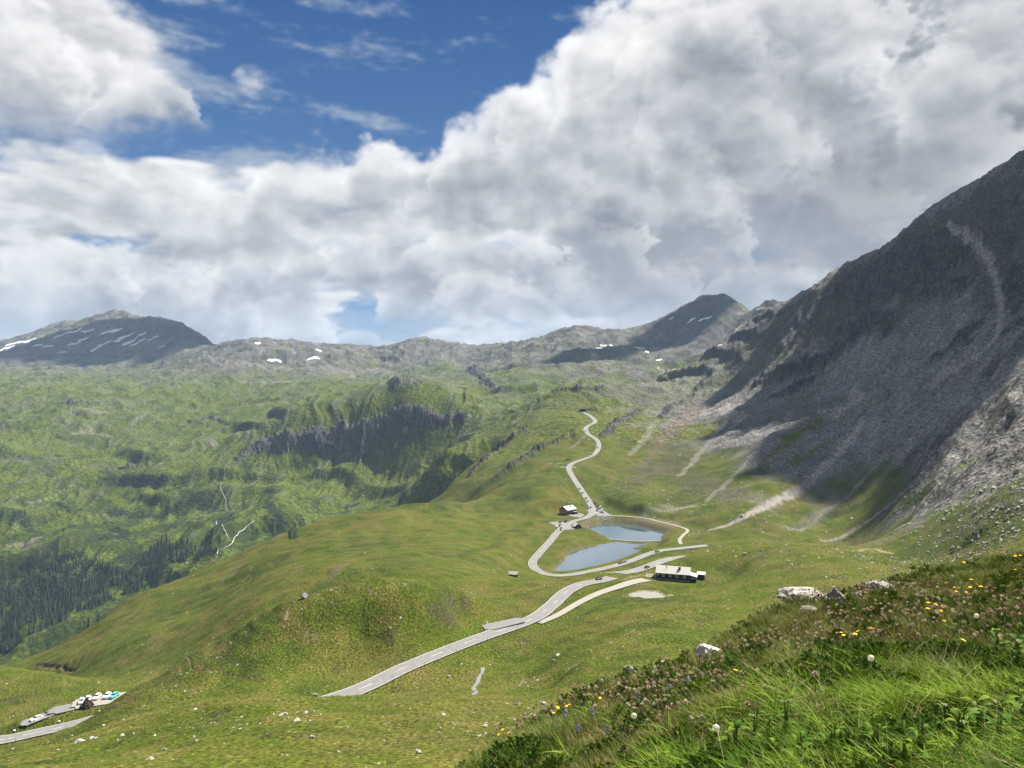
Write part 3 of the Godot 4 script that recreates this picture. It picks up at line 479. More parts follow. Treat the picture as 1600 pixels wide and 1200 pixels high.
func cloud_at(d: Vector3, bank: float, low: float) -> float:
	# density of the cumulus in a direction, above zero where there is cloud
	var q := Vector3(d.x, d.y * 1.7, d.z)
	var w := Vector3(sky_warp.get_noise_3dv(q), sky_warp.get_noise_3d(q.x + 9.0, q.y, q.z), sky_warp.get_noise_3d(q.x, q.y + 7.0, q.z))
	var p := (q + w * 0.022) * (1.0 + 0.75 * low)
	return 0.06 + bank + sky_big.get_noise_3dv(p) * 0.85 - (sky_puff.get_noise_3dv(p) + 0.30) * 0.95 + sky_edge.get_noise_3dv(p) * 0.42


func sky_color(d: Vector3) -> Color:
	var az := rad_to_deg(atan2(d.x, -d.z))
	var el := rad_to_deg(asin(clampf(d.y, -1.0, 1.0)))
	if el < -1.0:
		return Color(0.12, 0.13, 0.13)
	var k := pow(clampf(1.0 - maxf(el, 0.0) / 30.0, 0.0, 1.0), 1.6)
	var blue := Vector3(0.022, 0.098, 0.300).lerp(Vector3(0.17, 0.35, 0.62), k)
	var bank := bank_sum(CLOUD_BANKS, az, el) - 0.10
	var grey_bank := bank_sum(CLOUD_GREYS, az, el)
	var low := clampf(1.0 - el / 13.0, 0.0, 1.0)
	var c := cloud_at(d, bank, low)
	# a thin veil and streaks of high cloud
	var wisp := sky_wisp.get_noise_3d(d.x * 0.9 + d.y * 1.4, d.y * 5.0, d.z * 0.9) + 0.30 * sky_fine.get_noise_3d(d.x, d.y * 2.5, d.z)
	var veil := smoothstep(-0.2, 0.6, wisp + 0.45 * c + 0.55 * k) * 0.72
	var col := blue.lerp(Vector3(0.44, 0.50, 0.58), veil)
	# cumulus: bright where it is thin or turned to the sun, grey where it is thick
	var s := SUN_TOWARDS.normalized()
	var to_sun := (s - d * s.dot(d)).normalized()
	var c2 := cloud_at((d + to_sun * 0.034).normalized(), bank, low)
	var c3 := cloud_at((d + to_sun * 0.009).normalized(), bank, low)
	var fine := sky_fine.get_noise_3d(d.x, d.y * 1.5, d.z)
	var cover := smoothstep(-0.06, 0.36, c + fine * 0.07)
	var thick := smoothstep(0.20, 1.25, c + 0.45 * grey_bank)
	var lit := 0.78 - 0.26 * thick + 0.30 * clampf(c - c2, -0.8, 0.8) + 0.85 * clampf(c - c3, -0.25, 0.25) + fine * 0.04 - 0.19 * minf(grey_bank, 1.2)
	var floor_ := 0.22 + 0.14 * clampf((14.0 - el) / 5.0, 0.0, 1.0)
	if lit < floor_ + 0.22:
		lit = floor_ + 0.22 * exp((lit - floor_ - 0.22) / 0.22)
	lit = minf(lit, 0.93)
	var grey := clampf((0.70 - lit) / 0.5, 0.0, 1.0)
	var cloud := Vector3(1.0, 1.0, 1.0).lerp(Vector3(0.84, 0.94, 1.08), grey) * lit
	col = col.lerp(cloud, cover * 0.97)
	# the heaps themselves, far ones first
	var q := Vector3(d.x, d.y * 1.15, d.z)
	var warp_x := sky_edge.get_noise_3dv(q * 0.8) + 0.35 * fine
	var warp_y := sky_edge.get_noise_3d(q.x * 0.8 + 5.0, q.y * 0.8, q.z * 0.8) + 0.35 * fine
	var bulge := -sky_puff.get_noise_3dv(q * 2.2) - 0.35
	var bulge_sun := -sky_puff.get_noise_3dv((q + to_sun * 0.022) * 2.2) - 0.35
	var emboss := clampf((bulge - bulge_sun) * 0.45, -0.16, 0.16)
	for h in all_heaps:
		var x: float = (fposmod(az - h[0] + 180.0, 360.0) - 180.0) / h[2] + 0.42 * warp_x
		var y: float = (el - h[1]) / h[3] + 0.40 * warp_y
		if absf(x) > 1.25 or y < -0.6 or y > 1.4:
			continue
		var top := sqrt(maxf(1.0 - x * x, 0.0))
		var inside := top - y + bulge * 0.50
		var a: float = h[5] * smoothstep(-0.06, 0.20, inside) * smoothstep(-0.5, 0.25, y) * smoothstep(1.25, 0.75, absf(x))
		if a < 0.01:
			continue
		var shade: float = lerpf(0.95 - 0.06 * h[4], 0.52 - 0.20 * h[4], smoothstep(0.04, 0.95, inside + 0.25 * warp_x)) + 1.25 * emboss + 0.03 * fine - 0.15 * grey_bank
		shade = maxf(shade, floor_)
		var tint := Vector3(0.86, 0.94, 1.06).lerp(Vector3.ONE, clampf((shade - 0.3) / 0.45, 0.0, 1.0))
		col = col.lerp(tint * shade, a)
	# near the horizon the air itself is pale
	col = col.lerp(Vector3(0.50, 0.57, 0.65), 0.30 * clampf(1.0 - el / 7.0, 0.0, 1.0))
	col *= 0.345
	return Color(col.x, col.y, col.z)


func sky_part(w: int, h: int, x0: float, x1: float, y0: float, y1: float) -> Image:
	# the directions between two columns and two rows of the panorama, as shares of its width and height
	var rows_of_sky := parallel(h, func(j: int) -> PackedFloat32Array:
		var row := PackedFloat32Array()
		row.resize(w * 3)
		var el := (0.5 - lerpf(y0, y1, (j + 0.5) / h)) * PI
		for i in w:
			var az := lerpf(x0, x1, (i + 0.5) / w) * TAU
			var c := sky_color(Vector3(sin(az) * cos(el), sin(el), -cos(az) * cos(el)))
			row[i * 3] = c.r
			row[i * 3 + 1] = c.g
			row[i * 3 + 2] = c.b
		return row)
	var all := PackedFloat32Array()
	for l in rows_of_sky:
		all.append_array(l)
	return Image.create_from_data(w, h, false, Image.FORMAT_RGBF, all.to_byte_array())


var all_heaps := []


func make_sky() -> ImageTexture:
	# behind and beside the viewer the same kind of heaps go on
	all_heaps = HEAPS.duplicate()
	var rng := RandomNumberGenerator.new()
	rng.seed = 77
	for k in 60:
		var w := rng.randf_range(3.0, 11.0)
		var base := rng.randf_range(0.5, 30.0)
		all_heaps.append([40.0 + rng.randf() * 280.0, base, w, w * rng.randf_range(0.4, 0.8), rng.randf_range(0.1, 0.8), rng.randf_range(0.5, 0.9)])
	# the whole sky in one pass of the same clouds: finely where it is looked at, coarsely elsewhere
	var pano := sky_part(512, 256, 0.0, 1.0, 0.0, 1.0)
	pano.resize(4096, 2048, Image.INTERPOLATE_CUBIC)
	all_heaps = all_heaps.filter(func(h): return absf(fposmod(h[0] + 180.0, 360.0) - 180.0) < 47.0 + 1.4 * h[2])
	var fine := sky_part(1024, 448, -0.125, 0.125, 0.5 - 0.203125, 0.515625)
	pano.blit_rect(fine, Rect2i(512, 0, 512, 448), Vector2i(0, 608))
	pano.blit_rect(fine, Rect2i(0, 0, 512, 448), Vector2i(3584, 608))
	return ImageTexture.create_from_image(pano)


# ---------------------------------------------------------------- the shape of the ground

const NB := 168
const NR := 210
const B_MAX := 1.02          # radians either side of the view
var coarse := []             # rows of (height - eye) / distance, on a grid of bearing and log distance
var low_r := log(R0)
var high_r := log(R1)


func warped(x: float, z: float) -> Vector2:
	return Vector2(atan2(x, -z), 0.55 * 0.5 * log(x * x + z * z))


func solve_ground() -> void:
	# a thin plate through all the surveyed points, in coordinates where far ground is drawn together
	var n := GROUND_POINTS.size() / 3
	var at := PackedVector2Array()
	var m := []
	for i in n:
		at.append(warped(GROUND_POINTS[i * 3], GROUND_POINTS[i * 3 + 1]))
	for i in n:
		var row := PackedFloat64Array()
		row.resize(n + 4)
		for j in n:
			var d2 := at[i].distance_squared_to(at[j])
			row[j] = 0.5 * d2 * log(maxf(d2, 1e-18)) if i != j else 0.0002
		row[n] = 1.0
		row[n + 1] = at[i].x
		row[n + 2] = at[i].y
		var x: float = GROUND_POINTS[i * 3]
		var z: float = GROUND_POINTS[i * 3 + 1]
		row[n + 3] = (GROUND_POINTS[i * 3 + 2] - EYE.y) / sqrt(x * x + z * z)
		m.append(row)
	for k in 3:
		var row := PackedFloat64Array()
		row.resize(n + 4)
		for j in n:
			row[j] = 1.0 if k == 0 else (at[j].x if k == 1 else at[j].y)
		m.append(row)
	var size := n + 3
	for c in size:
		var best := c
		for r in range(c + 1, size):
			if absf(m[r][c]) > absf(m[best][c]):
				best = r
		var tmp: PackedFloat64Array = m[c]
		m[c] = m[best]
		m[best] = tmp
		var piv: PackedFloat64Array = m[c]
		var inv := 1.0 / piv[c]
		for r in range(c + 1, size):
			var row: PackedFloat64Array = m[r]
			var f := row[c] * inv
			if f != 0.0:
				for j in range(c, size + 1):
					row[j] -= f * piv[j]
				m[r] = row
	var w := PackedFloat64Array()
	w.resize(size)
	for c in range(size - 1, -1, -1):
		var row: PackedFloat64Array = m[c]
		var s := row[size]
		for j in range(c + 1, size):
			s -= row[j] * w[j]
		w[c] = s / row[c]
	coarse = parallel(NR + 3, func(j: int) -> PackedFloat32Array:
		var out := PackedFloat32Array()
		out.resize(NB + 3)
		var y := 0.55 * lerpf(low_r, high_r, (j - 1.0) / NR)
		for i in NB + 3:
			var b := lerpf(-B_MAX, B_MAX, (i - 1.0) / NB)
			var s := w[n] + w[n + 1] * b + w[n + 2] * y
			for k in n:
				var dx := at[k].x - b
				var dy := at[k].y - y
				var d2 := dx * dx + dy * dy
				if d2 > 1e-18:
					s += w[k] * 0.5 * d2 * log(d2)
			out[i] = s
		return out)


func coarse_row(lr: float) -> PackedFloat32Array:
	# the coarse grid at one log distance
	var f := clampf((lr - low_r) / (high_r - low_r) * NR, 0.0, NR - 0.001)
	var j := int(f)
	f -= j
	var a: PackedFloat32Array = coarse[j]
	var b: PackedFloat32Array = coarse[j + 1]
	var c: PackedFloat32Array = coarse[j + 2]
	var d: PackedFloat32Array = coarse[j + 3]
	var out := PackedFloat32Array()
	out.resize(NB + 3)
	for i in NB + 3:
		out[i] = cubic_interpolate(b[i], c[i], a[i], d[i], f)
	return out


func along_row(row: PackedFloat32Array, bearing: float) -> float:
	var f := clampf((bearing + B_MAX) / (2.0 * B_MAX) * NB, 0.0, NB - 0.001)
	var i := int(f)
	return cubic_interpolate(row[i + 1], row[i + 2], row[i], row[i + 3], f - i)


func base_height(x: float, z: float) -> float:
	var r := maxf(sqrt(x * x + z * z), R0)
	var lr := log(r)
	var f := clampf((lr - low_r) / (high_r - low_r) * NR, 0.0, NR - 0.001)
	var j := int(f)
	f -= j
	var b := clampf(atan2(x, -z), -B_MAX, B_MAX)
	var t := cubic_interpolate(along_row(coarse[j + 1], b), along_row(coarse[j + 2], b), along_row(coarse[j], b), along_row(coarse[j + 3], b), f)
	return EYE.y + t * r


var bump_2 := noise(101, 1.6)
var bump_7 := noise(102, 7.0)
var bump_20 := noise(103, 22.0)
var bump_60 := noise(104, 60.0)
var bump_170 := noise(105, 170.0)
var crag_40 := noise(106, 60.0, 4, true)
var crag_200 := noise(107, 300.0, 5, true)
var crag_700 := noise(113, 900.0, 3, true)
var gully := noise(108, 1.0, 3, true)
var tone_a := noise(109, 46.0, 4)
var tone_b := noise(110, 190.0, 4)
var tone_c := noise(111, 9.0, 3)
var tone_d := noise(112, 700.0, 4)


func mountain_share(x: float, z: float, h: float) -> float:
	# 1 on the scree mountain at the right, 0 on the meadows
	return smoothstep(12.0, 130.0, h + 0.25 * (x - 300.0) + bump_170.get_noise_2d(x, z) * 40.0) * smoothstep(150.0, 290.0, x - 0.02 * z) * (1.0 - smoothstep(2300.0, 2700.0, -z))


func far_share(x: float, z: float) -> float:
	return smoothstep(1250.0, 1900.0, sqrt(x * x + z * z) - 0.5 * x)


func relief(x: float, z: float, h: float) -> float:
	# small shapes on top of the surveyed ground
	var r := sqrt(x * x + z * z)
	var s := 0.0
	if r < 160.0:
		s += 0.07 * bump_2.get_noise_2d(x, z) * (1.0 - smoothstep(90.0, 160.0, r))
	if r < 620.0:
		s += (0.06 + 0.26 * smoothstep(25.0, 90.0, r)) * bump_7.get_noise_2d(x, z) * (1.0 - smoothstep(420.0, 620.0, r))
	if r > 60.0:
		s += 0.75 * bump_20.get_noise_2d(x, z) * smoothstep(60.0, 190.0, r)
	if r > 300.0:
		s += 2.6 * bump_60.get_noise_2d(x, z) * smoothstep(380.0, 800.0, r)
	if r > 150.0 and r < 760.0:
		# little steps trodden along the slope
		var step_ := h / 3.1 + 1.4 * bump_60.get_noise_2d(x, z)
		step_ -= floorf(step_)
		s += 0.75 * (absf(step_ - 0.5) - 0.25) * smoothstep(-0.1, 0.4, bump_170.get_noise_2d(x * 1.4 + 90.0, z * 1.4)) * smoothstep(150.0, 230.0, r) * (1.0 - smoothstep(560.0, 760.0, r))
	if r > 400.0:
		var mt := mountain_share(x, z, h)
		if mt > 0.01:
			s += mt * (10.0 * crag_40.get_noise_2d(x * 0.9 + 0.2 * z, z * 1.1 + 0.25 * h) + 8.0 * gully.get_noise_2d(z / 42.0 + 0.35 * h / 42.0, x / 330.0))
		var fs := far_share(x, z)
		if fs > 0.01:
			if r > 3100.0:
				s += far_tops(x, z)
			var step := (h + 26.0 * bump_170.get_noise_2d(x * 0.5, z * 0.5)) / 52.0
			step -= floorf(step)
			s += fs * 30.0 * (smoothstep(0.30, 0.62, step) - step) * (1.0 - smoothstep(2900.0, 3400.0, r)) * smoothstep(-0.25, 0.25, bump_170.get_noise_2d(x * 0.35 + 500.0, z * 0.35))
			var slope_side := (1.0 - smoothstep(2300.0, 2900.0, r))
			s += fs * slope_side * 9.0 * (gully.get_noise_2d(x / 52.0 + 0.6 * bump_170.get_noise_2d(x, z), z / 460.0) - 0.4)
			s += fs * (14.0 * crag_700.get_noise_2d(x, z) * smoothstep(2300.0, 3600.0, r) + 14.0 * crag_200.get_noise_2d(x, z) + lerpf(11.0, 2.0, slope_side) * crag_40.get_noise_2d(x * 0.6, z * 0.6)) * lerpf(1.0, 1.6, smoothstep(2200.0, 4000.0, r))
		else:
			# ribs running down the side of the green spur
			var rib := smoothstep(420.0, 700.0, r) * smoothstep(60.0, -120.0, x) * (1.0 - fs)
			if rib > 0.01:
				s += rib * (4.2 * (gully.get_noise_2d(z / 60.0 + x / 400.0, x / 420.0) - 0.5) + 1.9 * (gully.get_noise_2d(z / 22.0 + x / 160.0, x / 190.0) - 0.4))
	return s


# sharp tops on the far ridge: x, z, height, reach
const TOPS := [[-2807.0, -5500.0, 42.0, 420.0], [-3356.0, -5800.0, 34.0, 300.0], [-2430.0, -5300.0, 16.0, 400.0], [-501.0, -4300.0, 30.0, 330.0], [332.0, -3800.0, 18.0, 260.0], [860.0, -3390.0, 16.0, 260.0], [-1450.0, -4150.0, 12.0, 260.0], [-125.0, -4300.0, 14.0, 160.0]]


func far_tops(x: float, z: float) -> float:
	var s := 0.0
	for t in TOPS:
		var d: float = sqrt((x - t[0]) * (x - t[0]) + (z - t[1]) * (z - t[1])) / t[3]
		if d < 1.0:
			s += t[2] * pow(1.0 - d, 1.4)
	return s


var road_cells := {}
var road_runs := []          # [a, b, half width] of every road piece
const CELL := 24.0


func add_run(line: PackedVector3Array, half: float) -> void:
	for k in line.size() - 1:
		var a := line[k]
		var b := line[k + 1]
		var id := road_runs.size()
		road_runs.append([a, b, half])
		var reach := half + 16.0 + 0.010 * a.length()
		for cx in range(int(floor((minf(a.x, b.x) - reach) / CELL)), int(floor((maxf(a.x, b.x) + reach) / CELL)) + 1):
			for cz in range(int(floor((minf(a.z, b.z) - reach) / CELL)), int(floor((maxf(a.z, b.z) + reach) / CELL)) + 1):
				var key := Vector2i(cx, cz)
				if not road_cells.has(key):
					road_cells[key] = PackedInt32Array()
				road_cells[key].append(id)


func smooth_line(pts: Array, step := 3.0) -> PackedVector3Array:
	var c := Curve3D.new()
	c.bake_interval = step
	for i in pts.size():
		var t: Vector3 = (pts[mini(i + 1, pts.size() - 1)] - pts[maxi(i - 1, 0)])
		var li: float = (pts[i] - pts[maxi(i - 1, 0)]).length()
		var lo: float = (pts[mini(i + 1, pts.size() - 1)] - pts[i]).length()
		t = t.normalized()
		c.add_point(pts[i], -t * li * 0.36, t * lo * 0.36)
	return c.get_baked_points()


var lines := {}


func lay_roads_out() -> void:
	var main_full: Array = [Vector3(-78, 69.6, -205)] + ROAD_MAIN + [Vector3(52, 56.6, -396)]
	lines.main = smooth_line(main_full)
	lines.mid = smooth_line([Vector3(52, 48.5, -432)] + ROAD_MID + [Vector3(122, 39, -512)])
	lines.lake = smooth_line(ROAD_LAKE)
	lines.left = smooth_line([Vector3(-250, 30.5, -262)] + ROAD_LEFT + [Vector3(-133, 40.6, -274)])
	lines.hut = smooth_line(TRACK_HUT)
	lines.shore = smooth_line(TRACK_SHORE)
	add_run(lines.main, 3.6)
	add_run(lines.mid, 3.6)
	add_run(lines.lake, 3.6)
	add_run(lines.left, 3.6)
	add_run(lines.hut, 2.2)
	add_run(lines.shore, 1.8)
	# level pads: car parks, lay-bys and the ground of the buildings
	for p in PADS:
		add_run(PackedVector3Array([p[0], p[1]]), p[2])


const PADS := [
	[Vector3(46.0, 3.9, -796), Vector3(56, 3.9, -770), 9.0], [Vector3(60, 4.6, -846), Vector3(66, 4.6, -838), 11.0], [Vector3(93, 5.0, -862), Vector3(99, 5.0, -835), 10.0],
	[Vector3(72, 29.5, -1048), Vector3(84, 29.5, -1050), 5.5], [Vector3(-178, 34.7, -280.5), Vector3(-171, 36.0, -286), 3.0], [Vector3(-171, 36.2, -287), Vector3(-163, 36.8, -291), 4.5], [Vector3(-163, 36.9, -292), Vector3(-153, 37.0, -296), 6.0], [Vector3(-9, 65.5, -295), Vector3(3, 65.1, -304), 4.5],
	[Vector3(82, 57.0, -394), Vector3(100, 56.6, -398), 8.0],
]
var waters := []


func prepare_water() -> void:
	for w in [["upper", LAKE_UPPER, 0.0], ["lower", LAKE_LOWER, 0.0], ["pond", POND, 62.0]]:
		var poly := PackedVector2Array(w[1])
		# soften the outline
		var fine := PackedVector2Array()
		for i in poly.size():
			for k in 6:
				var p := poly[i].cubic_interpolate(poly[(i + 1) % poly.size()], poly[(i - 1 + poly.size()) % poly.size()], poly[(i + 2) % poly.size()], k / 6.0)
				fine.append(p + Vector2(bump_7.get_noise_2d(p.x, p.y), bump_7.get_noise_2d(p.y, p.x)) * (1.4 if w[2] == 0.0 else 0.5))
		var box := Rect2(fine[0], Vector2.ZERO)
		for p in fine:
			box = box.expand(p)
		waters.append([fine, w[2], box.grow(16.0), w[0]])


func edge_distance(poly: PackedVector2Array, p: Vector2) -> float:
	# minus inside
	var best := 1e9
	for i in poly.size():
		best = minf(best, Geometry2D.get_closest_point_to_segment(p, poly[i], poly[(i + 1) % poly.size()]).distance_squared_to(p))
	return sqrt(best) * (-1.0 if Geometry2D.is_point_in_polygon(p, poly) else 1.0)


func shaped(x: float, z: float, h: float) -> float:
	# cuts for the water and benches for the roads
	for w in waters:
		if (w[2] as Rect2).has_point(Vector2(x, z)):
			var e := edge_distance(w[0], Vector2(x, z))
			var level: float = w[1]
			if e < 0.0:
				h = level - 0.25 + maxf(e * 0.25, -2.0)
			else:
				var bank := level + 0.18 + e * 0.10
				h = lerpf(maxf(bank, minf(h, level + e * 0.8)), h, smoothstep(3.0, 15.0, e))
	var key := Vector2i(int(floor(x / CELL)), int(floor(z / CELL)))
	if road_cells.has(key):
		var best := 1e9
		var y := 0.0
		var total := 0.0
		for id in road_cells[key]:
			var run: Array = road_runs[id]
			var a: Vector3 = run[0]
			var b: Vector3 = run[1]
			var ab := Vector2(b.x - a.x, b.z - a.z)
			var t := clampf((Vector2(x - a.x, z - a.z)).dot(ab) / maxf(ab.length_squared(), 0.01), 0.0, 1.0)
			var d: float = Vector2(x - a.x - ab.x * t, z - a.z - ab.y * t).length() - run[2]
			best = minf(best, d)
			var share := 1.0 / pow(maxf(d, 0.0) + 0.4, 3.0)
			y += share * lerpf(a.y, b.y, t)
			total += share
		y /= total
		var r := sqrt(x * x + z * z)
		var flat := 0.6 + 0.007 * r
		if best < flat + 13.0:
			h = lerpf(y - 0.30, h, smoothstep(flat, flat + 11.0 + 0.004 * r, best))
	return h


func ground(x: float, z: float) -> float:
	var h := base_height(x, z)
	h += relief(x, z, h)
	return shaped(x, z, h)


func grid_index(list: PackedFloat32Array, v: float) -> int:
	return clampi(list.bsearch(v) - 1, 0, list.size() - 2)


func land(x: float, z: float) -> float:
	# the height of the terrain mesh itself
	var r := clampf(sqrt(x * x + z * z), rings[0], rings[rings.size() - 1])
	var b := atan2(x, -z)
	var j := grid_index(rings, r)
	var i := grid_index(bearings, b)
	var fr := (r - rings[j]) / (rings[j + 1] - rings[j])
	var fb := clampf((b - bearings[i]) / (bearings[i + 1] - bearings[i]), 0.0, 1.0)
	return lerpf(lerpf(TH[j][i], TH[j][i + 1], fb), lerpf(TH[j + 1][i], TH[j + 1][i + 1], fb), fr)


func land_normal(x: float, z: float) -> Vector3:
	var e := maxf(0.3, 0.01 * sqrt(x * x + z * z))
	return Vector3(land(x - e, z) - land(x + e, z), 2.0 * e, land(x, z - e) - land(x, z + e)).normalized()


func slope_normal(x: float, z: float, e := 1.0) -> Vector3:
	return Vector3(ground(x - e, z) - ground(x + e, z), 2.0 * e, ground(x, z - e) - ground(x, z + e)).normalized()


# ---------------------------------------------------------------- the terrain meshes

var bearings := PackedFloat32Array()
var rings := PackedFloat32Array()
var TH := []                 # heights, one row per ring
var TC := []                 # colours


func build_terrain() -> void:
	prepare_water()
	var b := -0.98
	while b < 0.98:
		bearings.append(b)
		var a := absf(b)
		b += (0.00125 if a < 0.62 else 0.012) / DRAFT
	bearings.append(0.98)
	var lr := low_r
	while lr < high_r:
		rings.append(exp(lr))
		var r := exp(lr)
		lr += (0.012 if r < 40.0 else (0.0085 if r < 500.0 else (0.0052 if r < 2600.0 else 0.0075))) / DRAFT
	var nb := bearings.size()
	var nr := rings.size()
	print("terrain grid ", nb, " x ", nr)
	TH = parallel(nr, func(j: int) -> PackedFloat32Array:
		var r := rings[j]
		var row := coarse_row(log(r))
		var out := PackedFloat32Array()
		out.resize(nb)
		for i in nb:
			var x := r * sin(bearings[i])
			var z := -r * cos(bearings[i])
			var h := EYE.y + along_row(row, bearings[i]) * r
			h += relief(x, z, h)
			out[i] = shaped(x, z, h)
		return out)
	raise_cliffs()
	var normals := parallel(nr, func(j: int) -> PackedVector3Array:
		var out := PackedVector3Array()
		out.resize(nb)
		var j0 := maxi(j - 1, 0)
		var j1 := mini(j + 1, nr - 1)
		for i in nb:
			var i0 := maxi(i - 1, 0)
			var i1 := mini(i + 1, nb - 1)
			var sb := sin(bearings[i])
			var cb := cos(bearings[i])
			var dr := Vector3(sb * (rings[j1] - rings[j0]), TH[j1][i] - TH[j0][i], -cb * (rings[j1] - rings[j0]))
			var w: float = rings[j] * (bearings[i1] - bearings[i0])
			var db := Vector3(cb * w, TH[j][i1] - TH[j][i0], sb * w)
			out[i] = db.cross(dr).normalized()
		return out)
	TC = parallel(nr, func(j: int) -> PackedColorArray:
		var out := PackedColorArray()
		out.resize(nb)
		for i in nb:
			var x := rings[j] * sin(bearings[i])
			var z := -rings[j] * cos(bearings[i])
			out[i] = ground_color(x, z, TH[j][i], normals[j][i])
		return out)
	lay_patches()
	# one mesh for each stretch of country, sharing its edge points with the next
	var parts := {"foreground_slope": [0.0, 34.0, 0], "alpine_meadow": [34.0, 560.0, -1], "lake_basin": [560.0, 1250.0, -1], "mountain_valley": [1250.0, 2700.0, -1], "distant_mountains": [2700.0, R1, 0], "scree_mountain": [300.0, 2700.0, 1]}
	var rocky := parallel(nr, func(j: int) -> PackedByteArray:
		var out := PackedByteArray()
		out.resize(nb)
		if rings[j] > 290.0 and rings[j] < 2720.0:
			for i in nb:
				var x := rings[j] * sin(bearings[i])
				var z := -rings[j] * cos(bearings[i])
				out[i] = 1 if x > 60.0 and mountain_share(x, z, TH[j][i]) > 0.45 else 0
		return out)
	for called in parts:
		var j0 := 0
		while j0 < nr - 1 and rings[j0] < parts[called][0]:
			j0 += 1
		var j1 := j0
		while j1 < nr - 1 and rings[j1] < parts[called][1]:
			j1 += 1
		var v := PackedVector3Array()
		var n := PackedVector3Array()
		var c := PackedColorArray()
		var idx := PackedInt32Array()
		for j in range(j0, j1 + 1):
			var line := PackedVector3Array()
			line.resize(nb)
			var hs: PackedFloat32Array = TH[j]
			for i in nb:
				line[i] = Vector3(rings[j] * sin(bearings[i]), hs[i], -rings[j] * cos(bearings[i]))
			v.append_array(line)
			n.append_array(normals[j])
			c.append_array(TC[j])
		idx.resize((j1 - j0) * (nb - 1) * 6)
		var k := 0
		var want: int = parts[called][2]
		for j in j1 - j0:
			var rock_row: PackedByteArray = rocky[j0 + j]
			for i in nb - 1:
				if want != 0 and (rock_row[i] == 1) != (want == 1):
					continue
				var p := j * nb + i
				idx[k] = p
				idx[k + 1] = p + nb
				idx[k + 2] = p + 1
				idx[k + 3] = p + 1
				idx[k + 4] = p + nb
				idx[k + 5] = p + nb + 1
				k += 6
		idx.resize(k)
		var arr := []
		arr.resize(Mesh.ARRAY_MAX)
		arr[Mesh.ARRAY_VERTEX] = v
		arr[Mesh.ARRAY_NORMAL] = n
		arr[Mesh.ARRAY_COLOR] = c
		arr[Mesh.ARRAY_INDEX] = idx
		var mesh := ArrayMesh.new()
		mesh.add_surface_from_arrays(Mesh.PRIMITIVE_TRIANGLES, arr)
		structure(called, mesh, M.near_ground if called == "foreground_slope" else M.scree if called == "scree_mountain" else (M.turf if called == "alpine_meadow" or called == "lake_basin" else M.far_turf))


# kinds of ground laid over the rest where the photograph shows them: [colour, second colour]
const KINDS := {
	"scree": [Vector3(0.265, 0.267, 0.27), Vector3(0.178, 0.180, 0.184)], "light_scree": [Vector3(0.40, 0.39, 0.37), Vector3(0.27, 0.265, 0.26)], "rock": [Vector3(0.038, 0.040, 0.044), Vector3(0.105, 0.102, 0.098)],
	"outcrop": [Vector3(0.045, 0.048, 0.054), Vector3(0.105, 0.105, 0.104)], "cliff": [Vector3(0.055, 0.058, 0.064), Vector3(0.12, 0.118, 0.115)], "crack": [Vector3(0.06, 0.06, 0.06), Vector3(0.09, 0.09, 0.085)], "dull_grass": [Vector3(0.075, 0.085, 0.035), Vector3(0.105, 0.10, 0.07)],
	"lush": [Vector3(0.090, 0.150, 0.012), Vector3(0.105, 0.140, 0.020)], "grass_dark": [Vector3(0.042, 0.072, 0.014), Vector3(0.065, 0.085, 0.022)], "dry": [Vector3(0.150, 0.135, 0.050), Vector3(0.125, 0.130, 0.034)],
	"dirt": [Vector3(0.19, 0.15, 0.115), Vector3(0.12, 0.105, 0.085)], "pale_dirt": [Vector3(0.36, 0.31, 0.24), Vector3(0.24, 0.205, 0.15)], "bank": [Vector3(0.050, 0.045, 0.030), Vector3(0.16, 0.12, 0.075)],
	"sand": [Vector3(0.40, 0.34, 0.22), Vector3(0.30, 0.26, 0.15)], "trail": [Vector3(0.20, 0.19, 0.13), Vector3(0.12, 0.13, 0.05)], "shrub": [Vector3(0.022, 0.042, 0.020), Vector3(0.034, 0.060, 0.024)],
	"talus": [Vector3(0.200, 0.190, 0.180), Vector3(0.140, 0.136, 0.130)], "pale_talus": [Vector3(0.33, 0.30, 0.27), Vector3(0.23, 0.215, 0.20)], "slate": [Vector3(0.070, 0.070, 0.072), Vector3(0.105, 0.10, 0.10)], "pasture": [Vector3(0.088, 0.125, 0.018), Vector3(0.110, 0.130, 0.026)],
}
var runs := []               # [a, b, radius a, radius b, kind, amount, nearest ring, farthest ring] of every piece of a patch
var edge_a := noise(131, 1.0, 4)
var rugged := noise(132, 1.0, 4, true)


func collect_patches() -> void:
	for p in PATCHES:
		var l: Array = p[2]
		var n := l.size() / 3
		for k in maxi(n - 1, 1):
			var e := mini(k + 1, n - 1)
			var a := Vector2(l[k * 3], l[k * 3 + 1])
			var b := Vector2(l[e * 3], l[e * 3 + 1])
			var ra: float = l[k * 3 + 2]
			var rb: float = l[e * 3 + 2]
			var reach := maxf(ra, rb) * 1.7
			var near := minf(a.length(), b.length()) - reach
			runs.append([a, b, ra, rb, p[0], p[1], near, maxf(a.length(), b.length()) + reach, near, reach])


func patch_weight(run: Array, p: Vector2) -> float:
	var a: Vector2 = run[0]
	var ab: Vector2 = run[1] - a
	var t := clampf((p - a).dot(ab) / maxf(ab.length_squared(), 0.01), 0.0, 1.0)
	var rad := lerpf(run[2], run[3], t)
	var q := p.distance_to(a + ab * t) / rad
	if q > 1.7:
		return 0.0
	var e := edge_a.get_noise_2d(p.x / (rad * 1.3), p.y / (rad * 1.3))
	return run[5] * (1.0 - smoothstep(0.35, 1.15, q + e * 0.75))


